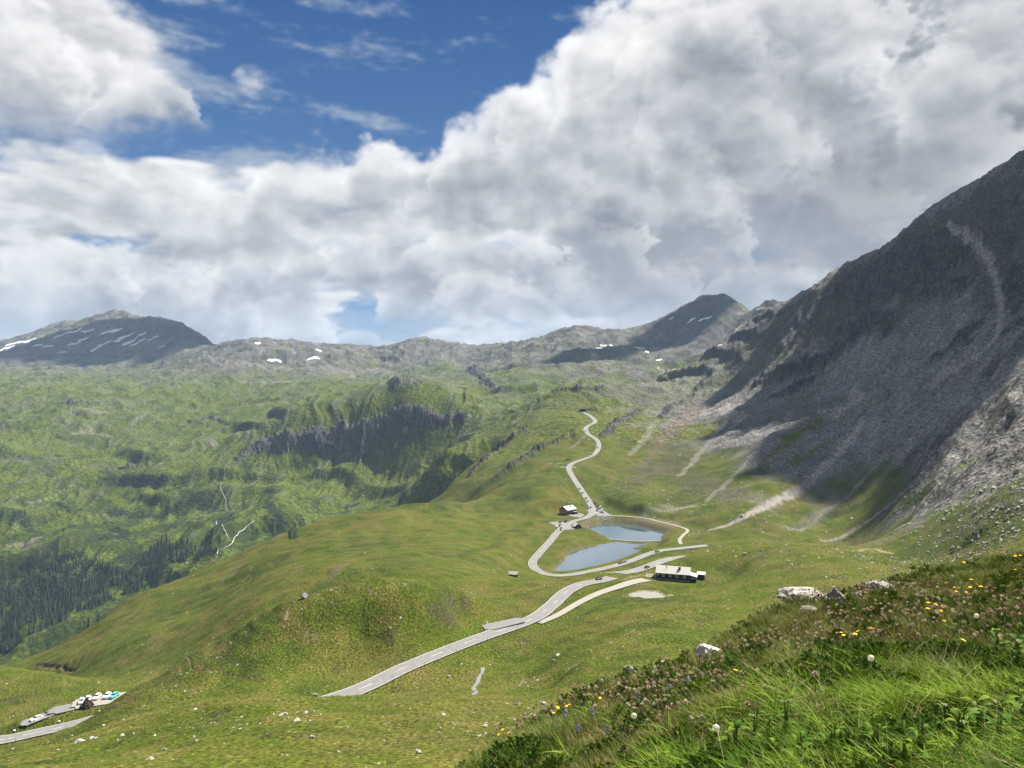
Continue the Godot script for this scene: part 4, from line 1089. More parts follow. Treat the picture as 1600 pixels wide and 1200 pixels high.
func runs_of_ring(r: float, only := "") -> Array:
	var near := []
	for run in runs:
		if r > run[6] and r < run[7] and (only == "" or run[4] == only):
			var mid: Vector2 = (run[0] + run[1]) * 0.5
			var half: float = ((run[0] as Vector2).distance_to(run[1]) * 0.5 + run[9]) / r
			var b := atan2(mid.x, -mid.y)
			near.append([run, b - half, b + half])
	return near


func raise_cliffs() -> void:
	collect_patches()
	var nb := bearings.size()
	TH = parallel(rings.size(), func(j: int) -> PackedFloat32Array:
		var r := rings[j]
		var row: PackedFloat32Array = TH[j].duplicate()
		for e in runs_of_ring(r):
			var run: Array = e[0]
			if run[4] != "cliff" and run[4] != "outcrop" and run[4] != "rock" and run[4] != "bank" and run[4] != "crack":
				continue
			for i in nb:
				if bearings[i] < e[1] or bearings[i] > e[2]:
					continue
				var p := Vector2(r * sin(bearings[i]), -r * cos(bearings[i]))
				var w := patch_weight(run, p)
				if w > 0.0:
					var rad: float = maxf(run[2], run[3])
					if run[4] == "outcrop":
						row[i] += w * rad * (0.45 + 0.35 * edge_a.get_noise_2d(p.x / (rad * 1.2), p.y / (rad * 1.2)) + 0.06 * rugged.get_noise_2d(p.x / (rad * 0.4), p.y / (rad * 0.4)))
					elif run[4] == "cliff":
						row[i] += w * rad * (0.16 + 0.16 * edge_a.get_noise_2d(p.x / (rad * 1.6), p.y / (rad * 1.6)) + 0.055 * rugged.get_noise_2d(p.x / (rad * 0.45), p.y / (rad * 0.45)))
					elif run[4] == "rock":
						row[i] += w * minf(rad, 24.0) * 0.60 * rugged.get_noise_2d(p.x / 26.0, p.y / 26.0 + row[i] / 40.0)
					else:
						row[i] -= w * rad * 0.5
		return row)


func lay_patches() -> void:
	var nb := bearings.size()
	TC = parallel(rings.size(), func(j: int) -> PackedColorArray:
		var r := rings[j]
		var row: PackedColorArray = TC[j].duplicate()
		for e in runs_of_ring(r):
			var run: Array = e[0]
			var kind: Array = KINDS[run[4]]
			var mottle: float = clampf(maxf(run[2], run[3]) * 0.5, 2.0, 26.0)
			for i in nb:
				if bearings[i] < e[1] or bearings[i] > e[2]:
					continue
				var p := Vector2(r * sin(bearings[i]), -r * cos(bearings[i]))
				var w := patch_weight(run, p)
				if w > 0.0:
					var t := smoothstep(-0.35, 0.35, edge_a.get_noise_2d(p.x / mottle + 40.0, p.y / mottle))
					if run[4] == "rock" or run[4] == "cliff" or run[4] == "outcrop":
						t = smoothstep(-0.2, 0.35, edge_a.get_noise_2d((p.x + p.y) / 70.0, TH[j][i] / 7.0) + 0.4 * edge_a.get_noise_2d(p.x / 9.0, p.y / 9.0))
					var c: Vector3 = (kind[0] as Vector3).lerp(kind[1], t)
					row[i] = row[i].lerp(Color(c.x, c.y, c.z), minf(w, 1.0))
		for i in nb:
			row[i] = Color(row[i].r * 2.5, row[i].g * 2.42, row[i].b * 2.35)
		return row)


const LUSH := Vector3(0.088, 0.125, 0.017)
const OLIVE := Vector3(0.125, 0.135, 0.030)
const DEEP := Vector3(0.048, 0.074, 0.018)
const DRY := Vector3(0.150, 0.125, 0.060)
const SCREE := Vector3(0.245, 0.245, 0.243)
const DARK_SCREE := Vector3(0.150, 0.150, 0.150)
const ROCK := Vector3(0.070, 0.070, 0.071)
const PALE := Vector3(0.40, 0.385, 0.36)


func ground_color(x: float, z: float, h: float, n: Vector3) -> Color:
	var r := sqrt(x * x + z * z)
	var a := tone_a.get_noise_2d(x, z)
	var b := tone_b.get_noise_2d(x, z)
	var c := tone_c.get_noise_2d(x, z)
	var col := LUSH.lerp(OLIVE, smoothstep(-0.35, 0.45, a + 0.4 * b + 0.3 * c))
	col = col.lerp(DEEP, 0.75 * smoothstep(0.05, 0.6, -b + 0.5 * c + 0.3 * a))
	col = col.lerp(DRY, 0.55 * smoothstep(0.30, 0.75, c + 0.6 * a))
	var mott := tone_a.get_noise_2d(x * 2.3 + 300.0, z * 2.3)
	col = col.lerp(DEEP * 0.9, 0.45 * smoothstep(0.14, 0.40, mott + 0.35 * c))
	col = col.lerp(Vector3(0.165, 0.150, 0.045), 0.50 * smoothstep(0.18, 0.36, -mott + 0.4 * c))
	if r > 320.0 and r < 900.0:
		for w in waters:
			if (w[2] as Rect2).has_point(Vector2(x, z)):
				var e := edge_distance(w[0], Vector2(x, z))
				if e < 6.0:
					if w[3] == "pond":
						col = col.lerp(Vector3(0.42, 0.36, 0.25), 0.9 * smoothstep(2.2, 0.8, e + c))
					else:
						col = col.lerp(Vector3(0.17, 0.15, 0.11), 0.7 * smoothstep(3.0, 0.5, e + 2.0 * c))
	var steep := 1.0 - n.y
	# scree and rock of the mountain at the right
	var mt := mountain_share(x, z, h)
	if mt > 0.01:
		var streak := gully.get_noise_2d(z / 30.0 + 0.5 * h / 30.0, x / 420.0)
		var stone := SCREE.lerp(DARK_SCREE, smoothstep(-0.5, 0.5, b + 0.6 * streak))
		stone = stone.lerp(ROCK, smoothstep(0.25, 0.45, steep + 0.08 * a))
		var green := smoothstep(-0.05, 0.45, -a - 0.6 * streak + 0.5 * b + 0.25 * smoothstep(110.0, 30.0, h)) * (1.0 - smoothstep(120.0, 260.0, h))
		stone = stone.lerp(Vector3(0.075, 0.092, 0.030), 0.8 * green)
		col = col.lerp(stone, smoothstep(0.25, 0.75, mt + 0.35 * a + 0.2 * streak))
	var fs := far_share(x, z)
	if fs > 0.01:
		var d := tone_d.get_noise_2d(x, z)
		var streak := gully.get_noise_2d(x / 52.0 + 0.6 * bump_170.get_noise_2d(x, z), z / 460.0)
		var blot := tone_b.get_noise_2d(x * 2.1 + 77.0, z * 2.1)
		var up := smoothstep(90.0, 215.0, h + 80.0 * d + 45.0 * b)
		var stone := DARK_SCREE.lerp(ROCK, smoothstep(-0.4, 0.4, b + 0.5 * a))
		stone = stone.lerp(SCREE, 0.55 * smoothstep(0.15, 0.4, blot + 0.6 * a))
		stone = stone.lerp(OLIVE, 0.6 * smoothstep(0.05, 0.4, -blot + 0.5 * d))
		var meadow := LUSH.lerp(Vector3(0.070, 0.100, 0.020), smoothstep(-0.3, 0.4, b + 0.4 * a))
		meadow = meadow.lerp(DEEP * 0.7, 0.75 * smoothstep(0.20, 0.34, blot + 0.4 * a - 0.003 * (h + 90.0)))
		meadow = meadow.lerp(SCREE, 0.24 * smoothstep(0.55, 0.80, streak + 0.35 * a + 0.001 * h))
		meadow = meadow.lerp(DRY, 0.40 * smoothstep(0.36, 0.48, -blot + 0.5 * a + 0.0012 * (h - 30.0)))
		var far := meadow.lerp(stone, up)
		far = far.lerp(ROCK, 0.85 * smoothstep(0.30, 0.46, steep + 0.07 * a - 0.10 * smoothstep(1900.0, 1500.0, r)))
		col = col.lerp(far, fs)
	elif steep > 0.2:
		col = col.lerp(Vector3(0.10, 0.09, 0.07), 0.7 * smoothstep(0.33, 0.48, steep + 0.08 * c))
	return Color(col.x, col.y, col.z)


# ---------------------------------------------------------------- helpers

func numbered(called: String) -> String:
	counts[called] = counts.get(called, -1) + 1
	return called if counts[called] == 0 else "%s_%03d" % [called, counts[called]]


func structure(called: String, mesh: Mesh, m: Material) -> MeshInstance3D:
	var o := MeshInstance3D.new()
	o.name = numbered(called)
	o.mesh = mesh
	o.material_override = m
	o.set_meta("kind", "structure")
	add_child(o)
	return o


func srgb(r: float, g: float, b: float) -> Color:
	# a real-world base colour (linear) as an albedo colour
	return Color(r, g, b).linear_to_srgb()


func plain(r: float, g: float, b: float, rough := 0.8, metal := 0.0) -> StandardMaterial3D:
	var m := StandardMaterial3D.new()
	m.albedo_color = srgb(r, g, b)
	m.roughness = rough
	m.metallic = metal
	return m


func grain(seed_: int, size: int, wave: float, octaves: int, low: float, high: float, type := FastNoiseLite.TYPE_SIMPLEX_SMOOTH) -> ImageTexture:
	# a seamless grey texture between two values
	var n := FastNoiseLite.new()
	n.seed = seed_
	n.noise_type = type
	n.frequency = 1.0 / wave
	n.fractal_octaves = octaves
	var im := n.get_seamless_image(size, size)
	im.convert(Image.FORMAT_L8)
	var d := im.get_data()
	for i in d.size():
		d[i] = int(255.0 * clampf(low + (high - low) * d[i] / 255.0, 0.0, 1.0))
	return ImageTexture.create_from_image(Image.create_from_data(size, size, false, Image.FORMAT_L8, d))


func turf_material(patch: float, fine: float, relief_cm: float) -> StandardMaterial3D:
	var m := StandardMaterial3D.new()
	m.vertex_color_use_as_albedo = true
	m.roughness = 1.0
	m.metallic_specular = 0.15
	m.uv1_triplanar = true
	m.uv1_world_triplanar = true
	m.uv1_scale = Vector3.ONE / patch
	if not M.has("turf_grain"):
		M.turf_grain = grain(7, 1024, 70.0, 6, 0.42, 1.0)
		M.turf_fine = grain(9, 1024, 24.0, 4, 0.45, 1.0)
	m.albedo_texture = M.turf_grain
	m.uv2_triplanar = true
	m.uv2_world_triplanar = true
	m.uv2_scale = Vector3.ONE / fine
	m.detail_enabled = true
	m.detail_blend_mode = BaseMaterial3D.BLEND_MODE_MUL
	m.detail_uv_layer = BaseMaterial3D.DETAIL_UV_2
	m.detail_albedo = M.turf_fine
	m.heightmap_enabled = true
	m.heightmap_texture = m.albedo_texture
	m.heightmap_scale = relief_cm
	return m


func make_materials() -> void:
	M.near_ground = turf_material(3.0, 0.7, 6.0)
	M.turf = turf_material(19.0, 47.0, 60.0)
	M.far_turf = turf_material(160.0, 410.0, 500.0)
	M.far_turf.albedo_texture = grain(73, 1024, 70.0, 6, 0.66, 1.0)
	M.far_turf.albedo_color = srgb(0.80, 0.80, 0.80)
	M.scree = turf_material(64.0, 190.0, 110.0)
	M.scree.albedo_texture = grain(71, 1024, 60.0, 6, 0.26, 1.24)
	M.scree.heightmap_texture = M.scree.albedo_texture
	M.asphalt = plain(0.148, 0.149, 0.152, 0.9)
	M.asphalt.albedo_texture = grain(27, 512, 60.0, 6, 0.86, 1.0)
	M.asphalt.uv1_triplanar = true
	M.asphalt.uv1_world_triplanar = true
	M.asphalt.uv1_scale = Vector3.ONE / 23.0
	M.paint = plain(0.50, 0.50, 0.48, 0.7)
	M.gravel = plain(0.24, 0.23, 0.205, 1.0)
	M.gravel.albedo_texture = M.asphalt.albedo_texture
	M.gravel.uv1_triplanar = true
	M.gravel.uv1_world_triplanar = true
	M.gravel.uv1_scale = Vector3.ONE / 7.0
	M.water = StandardMaterial3D.new()
	M.water.albedo_color = srgb(0.035, 0.068, 0.095)
	M.water.roughness = 0.03
	M.water.metallic_specular = 0.7
	M.water.clearcoat_enabled = true
	M.water.clearcoat = 1.0
	M.water.clearcoat_roughness = 0.02
	M.water.normal_enabled = true
	var ripple := NoiseTexture2D.new()
	ripple.width = 512
	ripple.height = 512
	ripple.seamless = true
	ripple.as_normal_map = true
	ripple.bump_strength = 1.2
	ripple.noise = noise(81, 30.0, 4)
	M.water.normal_texture = ripple
	M.water.normal_scale = 0.10
	M.water.uv1_triplanar = true
	M.water.uv1_world_triplanar = true
	M.water.uv1_scale = Vector3(1, 1, 1) / 40.0
	M.pond_water = plain(0.20, 0.20, 0.175, 0.25)


func ribbon(line: PackedVector3Array, from: float, to: float, up: float, widen := 1.0) -> ArrayMesh:
	# a strip along a line between two offsets from its middle
	var st := SurfaceTool.new()
	st.begin(Mesh.PRIMITIVE_TRIANGLES)
	var l := 0.0
	for i in line.size():
		var t := (line[mini(i + 1, line.size() - 1)] - line[maxi(i - 1, 0)])
		t.y = 0.0
		t = t.normalized()
		var side := Vector3(-t.z, 0, t.x)
		if i > 0:
			l += line[i].distance_to(line[i - 1])
		for o in [from, to]:
			st.set_normal(Vector3.UP)
			st.set_uv(Vector2(o, l))
			var k := lerpf(1.0, widen, pow(i / float(line.size() - 1), 2.0))
			st.add_vertex(line[i] + side * o * k + Vector3(0, up, 0))
	for i in line.size() - 1:
		var p := i * 2
		for q in [p, p + 2, p + 1, p + 1, p + 2, p + 3]:
			st.add_index(q)
	return st.commit()


func build_roads_and_water() -> void:
	for w in waters:
		var poly: PackedVector2Array = w[0]
		var tri := Geometry2D.triangulate_polygon(poly)
		var st := SurfaceTool.new()
		st.begin(Mesh.PRIMITIVE_TRIANGLES)
		for p in poly:
			st.set_normal(Vector3.UP)
			st.set_uv(p)
			st.add_vertex(Vector3(p.x, w[1], p.y))
		for k in range(0, tri.size(), 3):
			var a := poly[tri[k]]
			var b := poly[tri[k + 1]]
			var c := poly[tri[k + 2]]
			var turn := (b - a).cross(c - a) > 0.0
			for q in ([tri[k], tri[k + 1], tri[k + 2]] if turn else [tri[k], tri[k + 2], tri[k + 1]]):
				st.add_index(q)
		structure("pond" if w[3] == "pond" else "lake", st.commit(), M.pond_water if w[3] == "pond" else M.water)
	for k in ["main", "mid", "lake", "left"]:
		structure("road", ribbon(lines[k], -3.5, 3.5, 0.06), M.asphalt)
		for o in [[-3.30, -3.18], [3.18, 3.30]]:
			structure("road_edge_line", ribbon(lines[k], o[0], o[1], 0.064), M.paint)
		var c := Curve3D.new()
		for p in lines[k]:
			c.add_point(p)
		var st := SurfaceTool.new()
		st.begin(Mesh.PRIMITIVE_TRIANGLES)
		var at := 4.0
		while at + 6.0 < c.get_baked_length():
			var dash := PackedVector3Array()
			for q in 5:
				dash.append(c.sample_baked(at + 1.5 * q))
			st.append_from(ribbon(dash, -0.07, 0.07, 0.064), 0, Transform3D.IDENTITY)
			at += 18.0 if k != "left" else 9.0
		structure("road_centre_line", st.commit(), M.paint)
	structure("gravel_track", ribbon(lines.hut, -1.6, 1.6, 0.03, 2.2), M.gravel)
	structure("gravel_track", ribbon(lines.shore, -1.6, 1.6, 0.03), M.gravel)
	# tarred and gravelled pads beside the roads
	for p in [[Vector3(46.0, 3.9, -796), Vector3(56, 3.9, -770), 7.5], [Vector3(66, 4.6, -846), Vector3(74, 4.6, -830), 8.0], [Vector3(93, 5.0, -862), Vector3(99, 5.0, -835), 9.0], [Vector3(70, 29.5, -1048), Vector3(84, 29.5, -1050), 4.5], [Vector3(-8, 65.5, -294), Vector3(2, 65.1, -302), 3.4]]:
		structure("car_park", pad_mesh(p[0], p[1], p[2], 0.03), M.asphalt)
	structure("gravel_lay_by", pad_mesh(Vector3(-163, 36.9, -292), Vector3(-154, 37.0, -296), 5.2, 0.03), M.gravel)
	structure("lay_by", pad_mesh(Vector3(-171, 36.2, -287), Vector3(-163, 36.8, -291), 3.4, 0.036), M.asphalt)
	structure("lay_by", pad_mesh(Vector3(-178, 34.7, -280.5), Vector3(-171, 36.1, -286.5), 2.8, 0.042), M.asphalt)


func pad_mesh(a: Vector3, b: Vector3, r: float, up: float) -> ArrayMesh:
	# a rounded pad between two points
	var st := SurfaceTool.new()
	st.begin(Mesh.PRIMITIVE_TRIANGLES)
	var d := (b - a)
	var turn := atan2(d.z, d.x)
	var mid := (a + b) / 2
	st.set_normal(Vector3.UP)
	st.set_uv(Vector2(mid.x, mid.z))
	st.add_vertex(mid + Vector3(0, up, 0))
	var n := 72
	for i in n:
		var t := TAU * i / n
		var e := b if cos(t) > 0.0 else a
		var k := r * (1.0 + 0.22 * bump_7.get_noise_2d(cos(t) * 16.0 + a.x, sin(t) * 16.0 + a.z))
		var p := e + Vector3(cos(t + turn) * k, up, sin(t + turn) * k)
		st.set_normal(Vector3.UP)
		st.set_uv(Vector2(p.x, p.z))
		st.add_vertex(p)
	for i in n:
		for q in [0, 1 + i, 1 + (i + 1) % n]:
			st.add_index(q)
	return st.commit()


# ---------------------------------------------------------------- things

func tag(o: Node3D, label: String, category: String, group := "") -> void:
	o.set_meta("label", label)
	o.set_meta("category", category)
	if group != "":
		o.set_meta("group", group)


func thing(called: String, label: String, category: String, at: Vector3, turn := 0.0, group := "") -> Node3D:
	var o := Node3D.new()
	o.name = numbered(called)
	add_child(o)
	o.position = at
	o.rotation.y = turn
	tag(o, label, category, group)
	return o


func single(called: String, mesh: Mesh, m: Material, label: String, category: String, t: Transform3D, group := "") -> MeshInstance3D:
	var o := MeshInstance3D.new()
	o.name = numbered(called)
	o.mesh = mesh
	o.material_override = m
	o.transform = t
	add_child(o)
	tag(o, label, category, group)
	return o


func part(called: String, mesh: Mesh, m: Material, parent: Node3D, at := Vector3.ZERO, basis := Basis.IDENTITY) -> MeshInstance3D:
	var o := MeshInstance3D.new()
	o.name = called
	o.mesh = mesh
	o.material_override = m
	o.transform = Transform3D(basis, at)
	parent.add_child(o, true)
	return o


func copy(o: Node3D) -> Node3D:
	var c: Node3D = o.duplicate()
	c.name = numbered(String(o.name).trim_suffix("_000"))
	add_child(c)
	return c


func scattered(called: String, mesh: Mesh, m: Material, where: Array, tints := PackedColorArray()) -> void:
	var mm := MultiMesh.new()
	mm.transform_format = MultiMesh.TRANSFORM_3D
	mm.use_colors = tints.size() > 0
	mm.mesh = mesh
	mm.instance_count = where.size()
	for i in where.size():
		mm.set_instance_transform(i, where[i])
		if tints.size() > 0:
			mm.set_instance_color(i, tints[i])
	var o := MultiMeshInstance3D.new()
	o.name = numbered(called)
	o.multimesh = mm
	o.material_override = m
	o.set_meta("kind", "stuff")
	add_child(o)


func tool_() -> SurfaceTool:
	var st := SurfaceTool.new()
	st.begin(Mesh.PRIMITIVE_TRIANGLES)
	st.set_smooth_group(-1)
	return st


func done(st: SurfaceTool) -> ArrayMesh:
	st.generate_normals()
	return st.commit()


func quad(st: SurfaceTool, a: Vector3, b: Vector3, c: Vector3, d: Vector3) -> void:
	for p in [a, c, b, a, d, c]:
		st.add_vertex(p)


func block(st: SurfaceTool, lo: Vector3, hi: Vector3, bevel := 0.0) -> void:
	# a box, its upright edges cut off by the bevel
	var k := bevel
	var ring := [Vector2(lo.x + k, lo.z), Vector2(hi.x - k, lo.z), Vector2(hi.x, lo.z + k), Vector2(hi.x, hi.z - k), Vector2(hi.x - k, hi.z), Vector2(lo.x + k, hi.z), Vector2(lo.x, hi.z - k), Vector2(lo.x, lo.z + k)]
	if k == 0.0:
		ring = [Vector2(lo.x, lo.z), Vector2(hi.x, lo.z), Vector2(hi.x, hi.z), Vector2(lo.x, hi.z)]
	prism(st, ring, lo.y, hi.y)


func prism(st: SurfaceTool, ring: Array, y0: float, y1: float) -> void:
	# an upright prism over a ring of (x, z)
	var n := ring.size()
	for i in n:
		var a: Vector2 = ring[i]
		var b: Vector2 = ring[(i + 1) % n]
		quad(st, Vector3(a.x, y0, a.y), Vector3(b.x, y0, b.y), Vector3(b.x, y1, b.y), Vector3(a.x, y1, a.y))
	for i in range(1, n - 1):
		for y in [y0, y1]:
			for k in ([0, i, i + 1] if y == y0 else [0, i + 1, i]):
				st.add_vertex(Vector3(ring[k].x, y, ring[k].y))


func slab(st: SurfaceTool, outline: Array, along: Vector3) -> void:
	# a flat outline of points pushed along a vector
	var n := outline.size()
	for i in n:
		var a: Vector3 = outline[i]
		var b: Vector3 = outline[(i + 1) % n]
		quad(st, a, b, b + along, a + along)
	for i in range(1, n - 1):
		for k in [0, i + 1, i]:
			st.add_vertex(outline[k])
		for k in [0, i, i + 1]:
			st.add_vertex(outline[k] + along)


func box_mesh(size: Vector3, bevel := 0.0) -> ArrayMesh:
	var st := tool_()
	block(st, Vector3(-size.x / 2, 0, -size.z / 2), Vector3(size.x / 2, size.y, size.z / 2), bevel)
	return done(st)


func post_mesh(r0: float, r1: float, h: float, sides := 8) -> ArrayMesh:
	var st := tool_()
	var ring := []
	for i in sides:
		ring.append(Vector2(cos(TAU * i / sides), sin(TAU * i / sides)))
	for i in sides:
		var a: Vector2 = ring[i]
		var b: Vector2 = ring[(i + 1) % sides]
		quad(st, Vector3(a.x * r0, 0, a.y * r0), Vector3(b.x * r0, 0, b.y * r0), Vector3(b.x * r1, h, b.y * r1), Vector3(a.x * r1, h, a.y * r1))
		for p in [Vector3(0, h, 0), Vector3(b.x * r1, h, b.y * r1), Vector3(a.x * r1, h, a.y * r1)]:
			st.add_vertex(p)
	return done(st)


func rock_mesh(seed_: int, flat: float, detail := 9) -> ArrayMesh:
	# a broken stone about one metre across: a lumpy ball cut by random planes
	var rng := RandomNumberGenerator.new()
	rng.seed = seed_
	var n := noise(seed_, 0.8, 3)
	var cuts := []
	for k in 10:
		var d := Vector3(rng.randfn(), rng.randfn(), rng.randfn()).normalized()
		cuts.append([d, rng.randf_range(0.20, 0.38)])
	var grid := []
	var lats := detail
	var lons := detail * 2
	for j in lats + 1:
		var row := []
		for i in lons:
			var el := (j / float(lats) - 0.5) * PI
			var az := TAU * i / lons
			var d := Vector3(cos(el) * cos(az), sin(el), cos(el) * sin(az))
			var p := d * (0.52 + 0.16 * n.get_noise_3dv(d * 1.2))
			for c in cuts:
				var over: float = p.dot(c[0]) - c[1]
				if over > 0.0:
					p -= (c[0] as Vector3) * over
			p.y *= flat
			row.append(p + Vector3(0, 0.18 * flat, 0))
		grid.append(row)
	var st := tool_()
	for j in lats:
		for i in lons:
			quad(st, grid[j][i], grid[j][(i + 1) % lons], grid[j + 1][(i + 1) % lons], grid[j + 1][i])
	return done(st)


func more_materials() -> void:
	M.stone = StandardMaterial3D.new()
	M.stone.albedo_color = srgb(0.38, 0.372, 0.35)
	M.stone.albedo_texture = grain(17, 256, 40.0, 5, 0.55, 1.0)
	M.stone.uv1_triplanar = true
	M.stone.uv1_scale = Vector3.ONE * 1.3
	M.stone.roughness = 0.95
	M.pale_stone = M.stone.duplicate()
	M.pale_stone.albedo_color = srgb(0.52, 0.51, 0.475)
	M.grey_stone = M.stone.duplicate()
	M.grey_stone.albedo_color = srgb(0.24, 0.245, 0.255)
	M.brown_stone = M.stone.duplicate()
	M.brown_stone.albedo_color = srgb(0.085, 0.055, 0.045)
	M.scree_stone = M.stone.duplicate()
	M.scree_stone.vertex_color_use_as_albedo = true
	M.scree_stone.albedo_color = Color.WHITE
	M.snow = plain(0.62, 0.64, 0.67, 0.9)
	M.foam = plain(0.27, 0.30, 0.32, 0.7)
	M.dark_wood = StandardMaterial3D.new()
	M.dark_wood.albedo_color = srgb(0.035, 0.026, 0.022)
	M.dark_wood.albedo_texture = grain(19, 256, 18.0, 4, 0.5, 1.0)
	M.dark_wood.uv1_triplanar = true
	M.dark_wood.uv1_scale = Vector3(0.2, 2.2, 0.2)
	M.dark_wood.roughness = 0.85
	M.brown_wood = M.dark_wood.duplicate()
	M.brown_wood.albedo_color = srgb(0.24, 0.105, 0.065)
	M.grey_wood = M.dark_wood.duplicate()
	M.grey_wood.albedo_color = srgb(0.30, 0.27, 0.23)
	M.pale_roof = M.dark_wood.duplicate()
	M.pale_roof.albedo_color = srgb(0.62, 0.61, 0.60)
	M.pale_roof.uv1_scale = Vector3(0.6, 0.6, 0.6)
	M.grey_roof = plain(0.17, 0.19, 0.20, 0.6)
	M.white = plain(0.75, 0.74, 0.70, 0.6)
	M.black = plain(0.018, 0.018, 0.02, 0.6)
	M.hole = plain(0.010, 0.010, 0.010, 1.0)
	M.metal = plain(0.20, 0.20, 0.21, 0.45, 0.6)
	M.red = plain(0.45, 0.06, 0.04, 0.6)
	M.concrete = M.stone.duplicate()
	M.concrete.albedo_color = srgb(0.34, 0.34, 0.33)
	M.pane = StandardMaterial3D.new()
	M.pane.albedo_color = srgb(0.03, 0.035, 0.04)
	M.pane.roughness = 0.08
	M.tyre = plain(0.015, 0.015, 0.016, 0.9)
	M.lamp_glass = plain(0.55, 0.56, 0.55, 0.2)
	for c in [["white", 0.72, 0.72, 0.72], ["black", 0.014, 0.015, 0.018], ["grey", 0.20, 0.21, 0.22], ["blue", 0.03, 0.06, 0.16], ["turquoise", 0.05, 0.42, 0.48]]:
		var m := plain(c[1], c[2], c[3], 0.35)
		m.clearcoat_enabled = true
		m.clearcoat = 0.8
		m.clearcoat_roughness = 0.08
		M["car_" + c[0]] = m


func build_objects() -> void:
	more_materials()
	build_clouds()
	build_snow_and_streams()
	build_huts()
	build_cars()
	build_roadside()
	build_boulders()
	build_forest()
	build_foreground()


func build_clouds() -> void:
	# banks of cumulus high overhead, outside the frame: their shade lies on the scree mountain and on far peaks
	var s := SUN_TOWARDS.normalized()
	var list := [[SPOTS_CLOUD_LOBES, 2300.0, "broad grey-white cumulus bank high above the scree mountain"], [SPOTS_CLOUD_FAR_RIGHT, 5200.0, "cumulus bank high above the dark far peak at the right"], [SPOTS_CLOUD_FAR_LEFT, 9000.0, "cumulus bank high above the snowy far peak at the left"]]
	var m := plain(0.86, 0.87, 0.88, 1.0)
	for e in list:
		var st := SurfaceTool.new()
		st.begin(Mesh.PRIMITIVE_TRIANGLES)
		var base := 0
		var n := noise(211, 0.55, 5)
		for lobe in e[0]:
			var at: Vector3 = Vector3(lobe[0], land(lobe[0], lobe[1]), lobe[1]) + s * e[1]
			var r: float = lobe[2] * 1.02
			for j in 25:
				for i in 48:
					var el := (j / 24.0 - 0.5) * PI
					var az := TAU * i / 48.0
					var d := Vector3(cos(el) * cos(az), sin(el), cos(el) * sin(az))
					var k := 1.0 + 0.75 * n.get_noise_3dv(d + at / r)
					st.set_normal(d)
					st.add_vertex(at + Vector3(d.x, d.y * (0.7 if d.y > 0.0 else 0.35), d.z) * r * k)
			for j in 24:
				for i in 48:
					var p := base + j * 48 + i
					var q := base + j * 48 + (i + 1) % 48
					for v in [p, p + 48, q, q, p + 48, q + 48]:
						st.add_index(v)
			base += 25 * 48
		single("cloud", st.commit(), m, e[2], "cloud", Transform3D.IDENTITY, "clouds overhead")


func draped_line(pts: Array, w0: float, w1: float, up: float) -> ArrayMesh:
	var c := Curve2D.new()
	for p in pts:
		c.add_point(p)
	c.bake_interval = maxf(2.0, (pts[0] as Vector2).length() * 0.003)
	var line := PackedVector3Array()
	for p in c.get_baked_points():
		var wob := Vector2(bump_20.get_noise_2d(p.x, p.y), bump_20.get_noise_2d(p.y, p.x)) * (2.0 * w0)
		line.append(Vector3(p.x + wob.x, 0, p.y + wob.y))
	var st := SurfaceTool.new()
	st.begin(Mesh.PRIMITIVE_TRIANGLES)
	for i in line.size():
		var t := (line[mini(i + 1, line.size() - 1)] - line[maxi(i - 1, 0)]).normalized()
		var side := Vector3(-t.z, 0, t.x)
		var w := lerpf(w0, w1, i / float(line.size() - 1)) * (1.0 + 0.5 * bump_7.get_noise_2d(line[i].x * 2.0, line[i].z * 2.0))
		for o in [-w, w]:
			var p: Vector3 = line[i] + side * o
			p.y = land(p.x, p.z) + up
			st.set_normal(Vector3.UP)
			st.add_vertex(p)
	for i in line.size() - 1:
		for q in [i * 2, i * 2 + 2, i * 2 + 1, i * 2 + 1, i * 2 + 2, i * 2 + 3]:
			st.add_index(q)
	return st.commit()


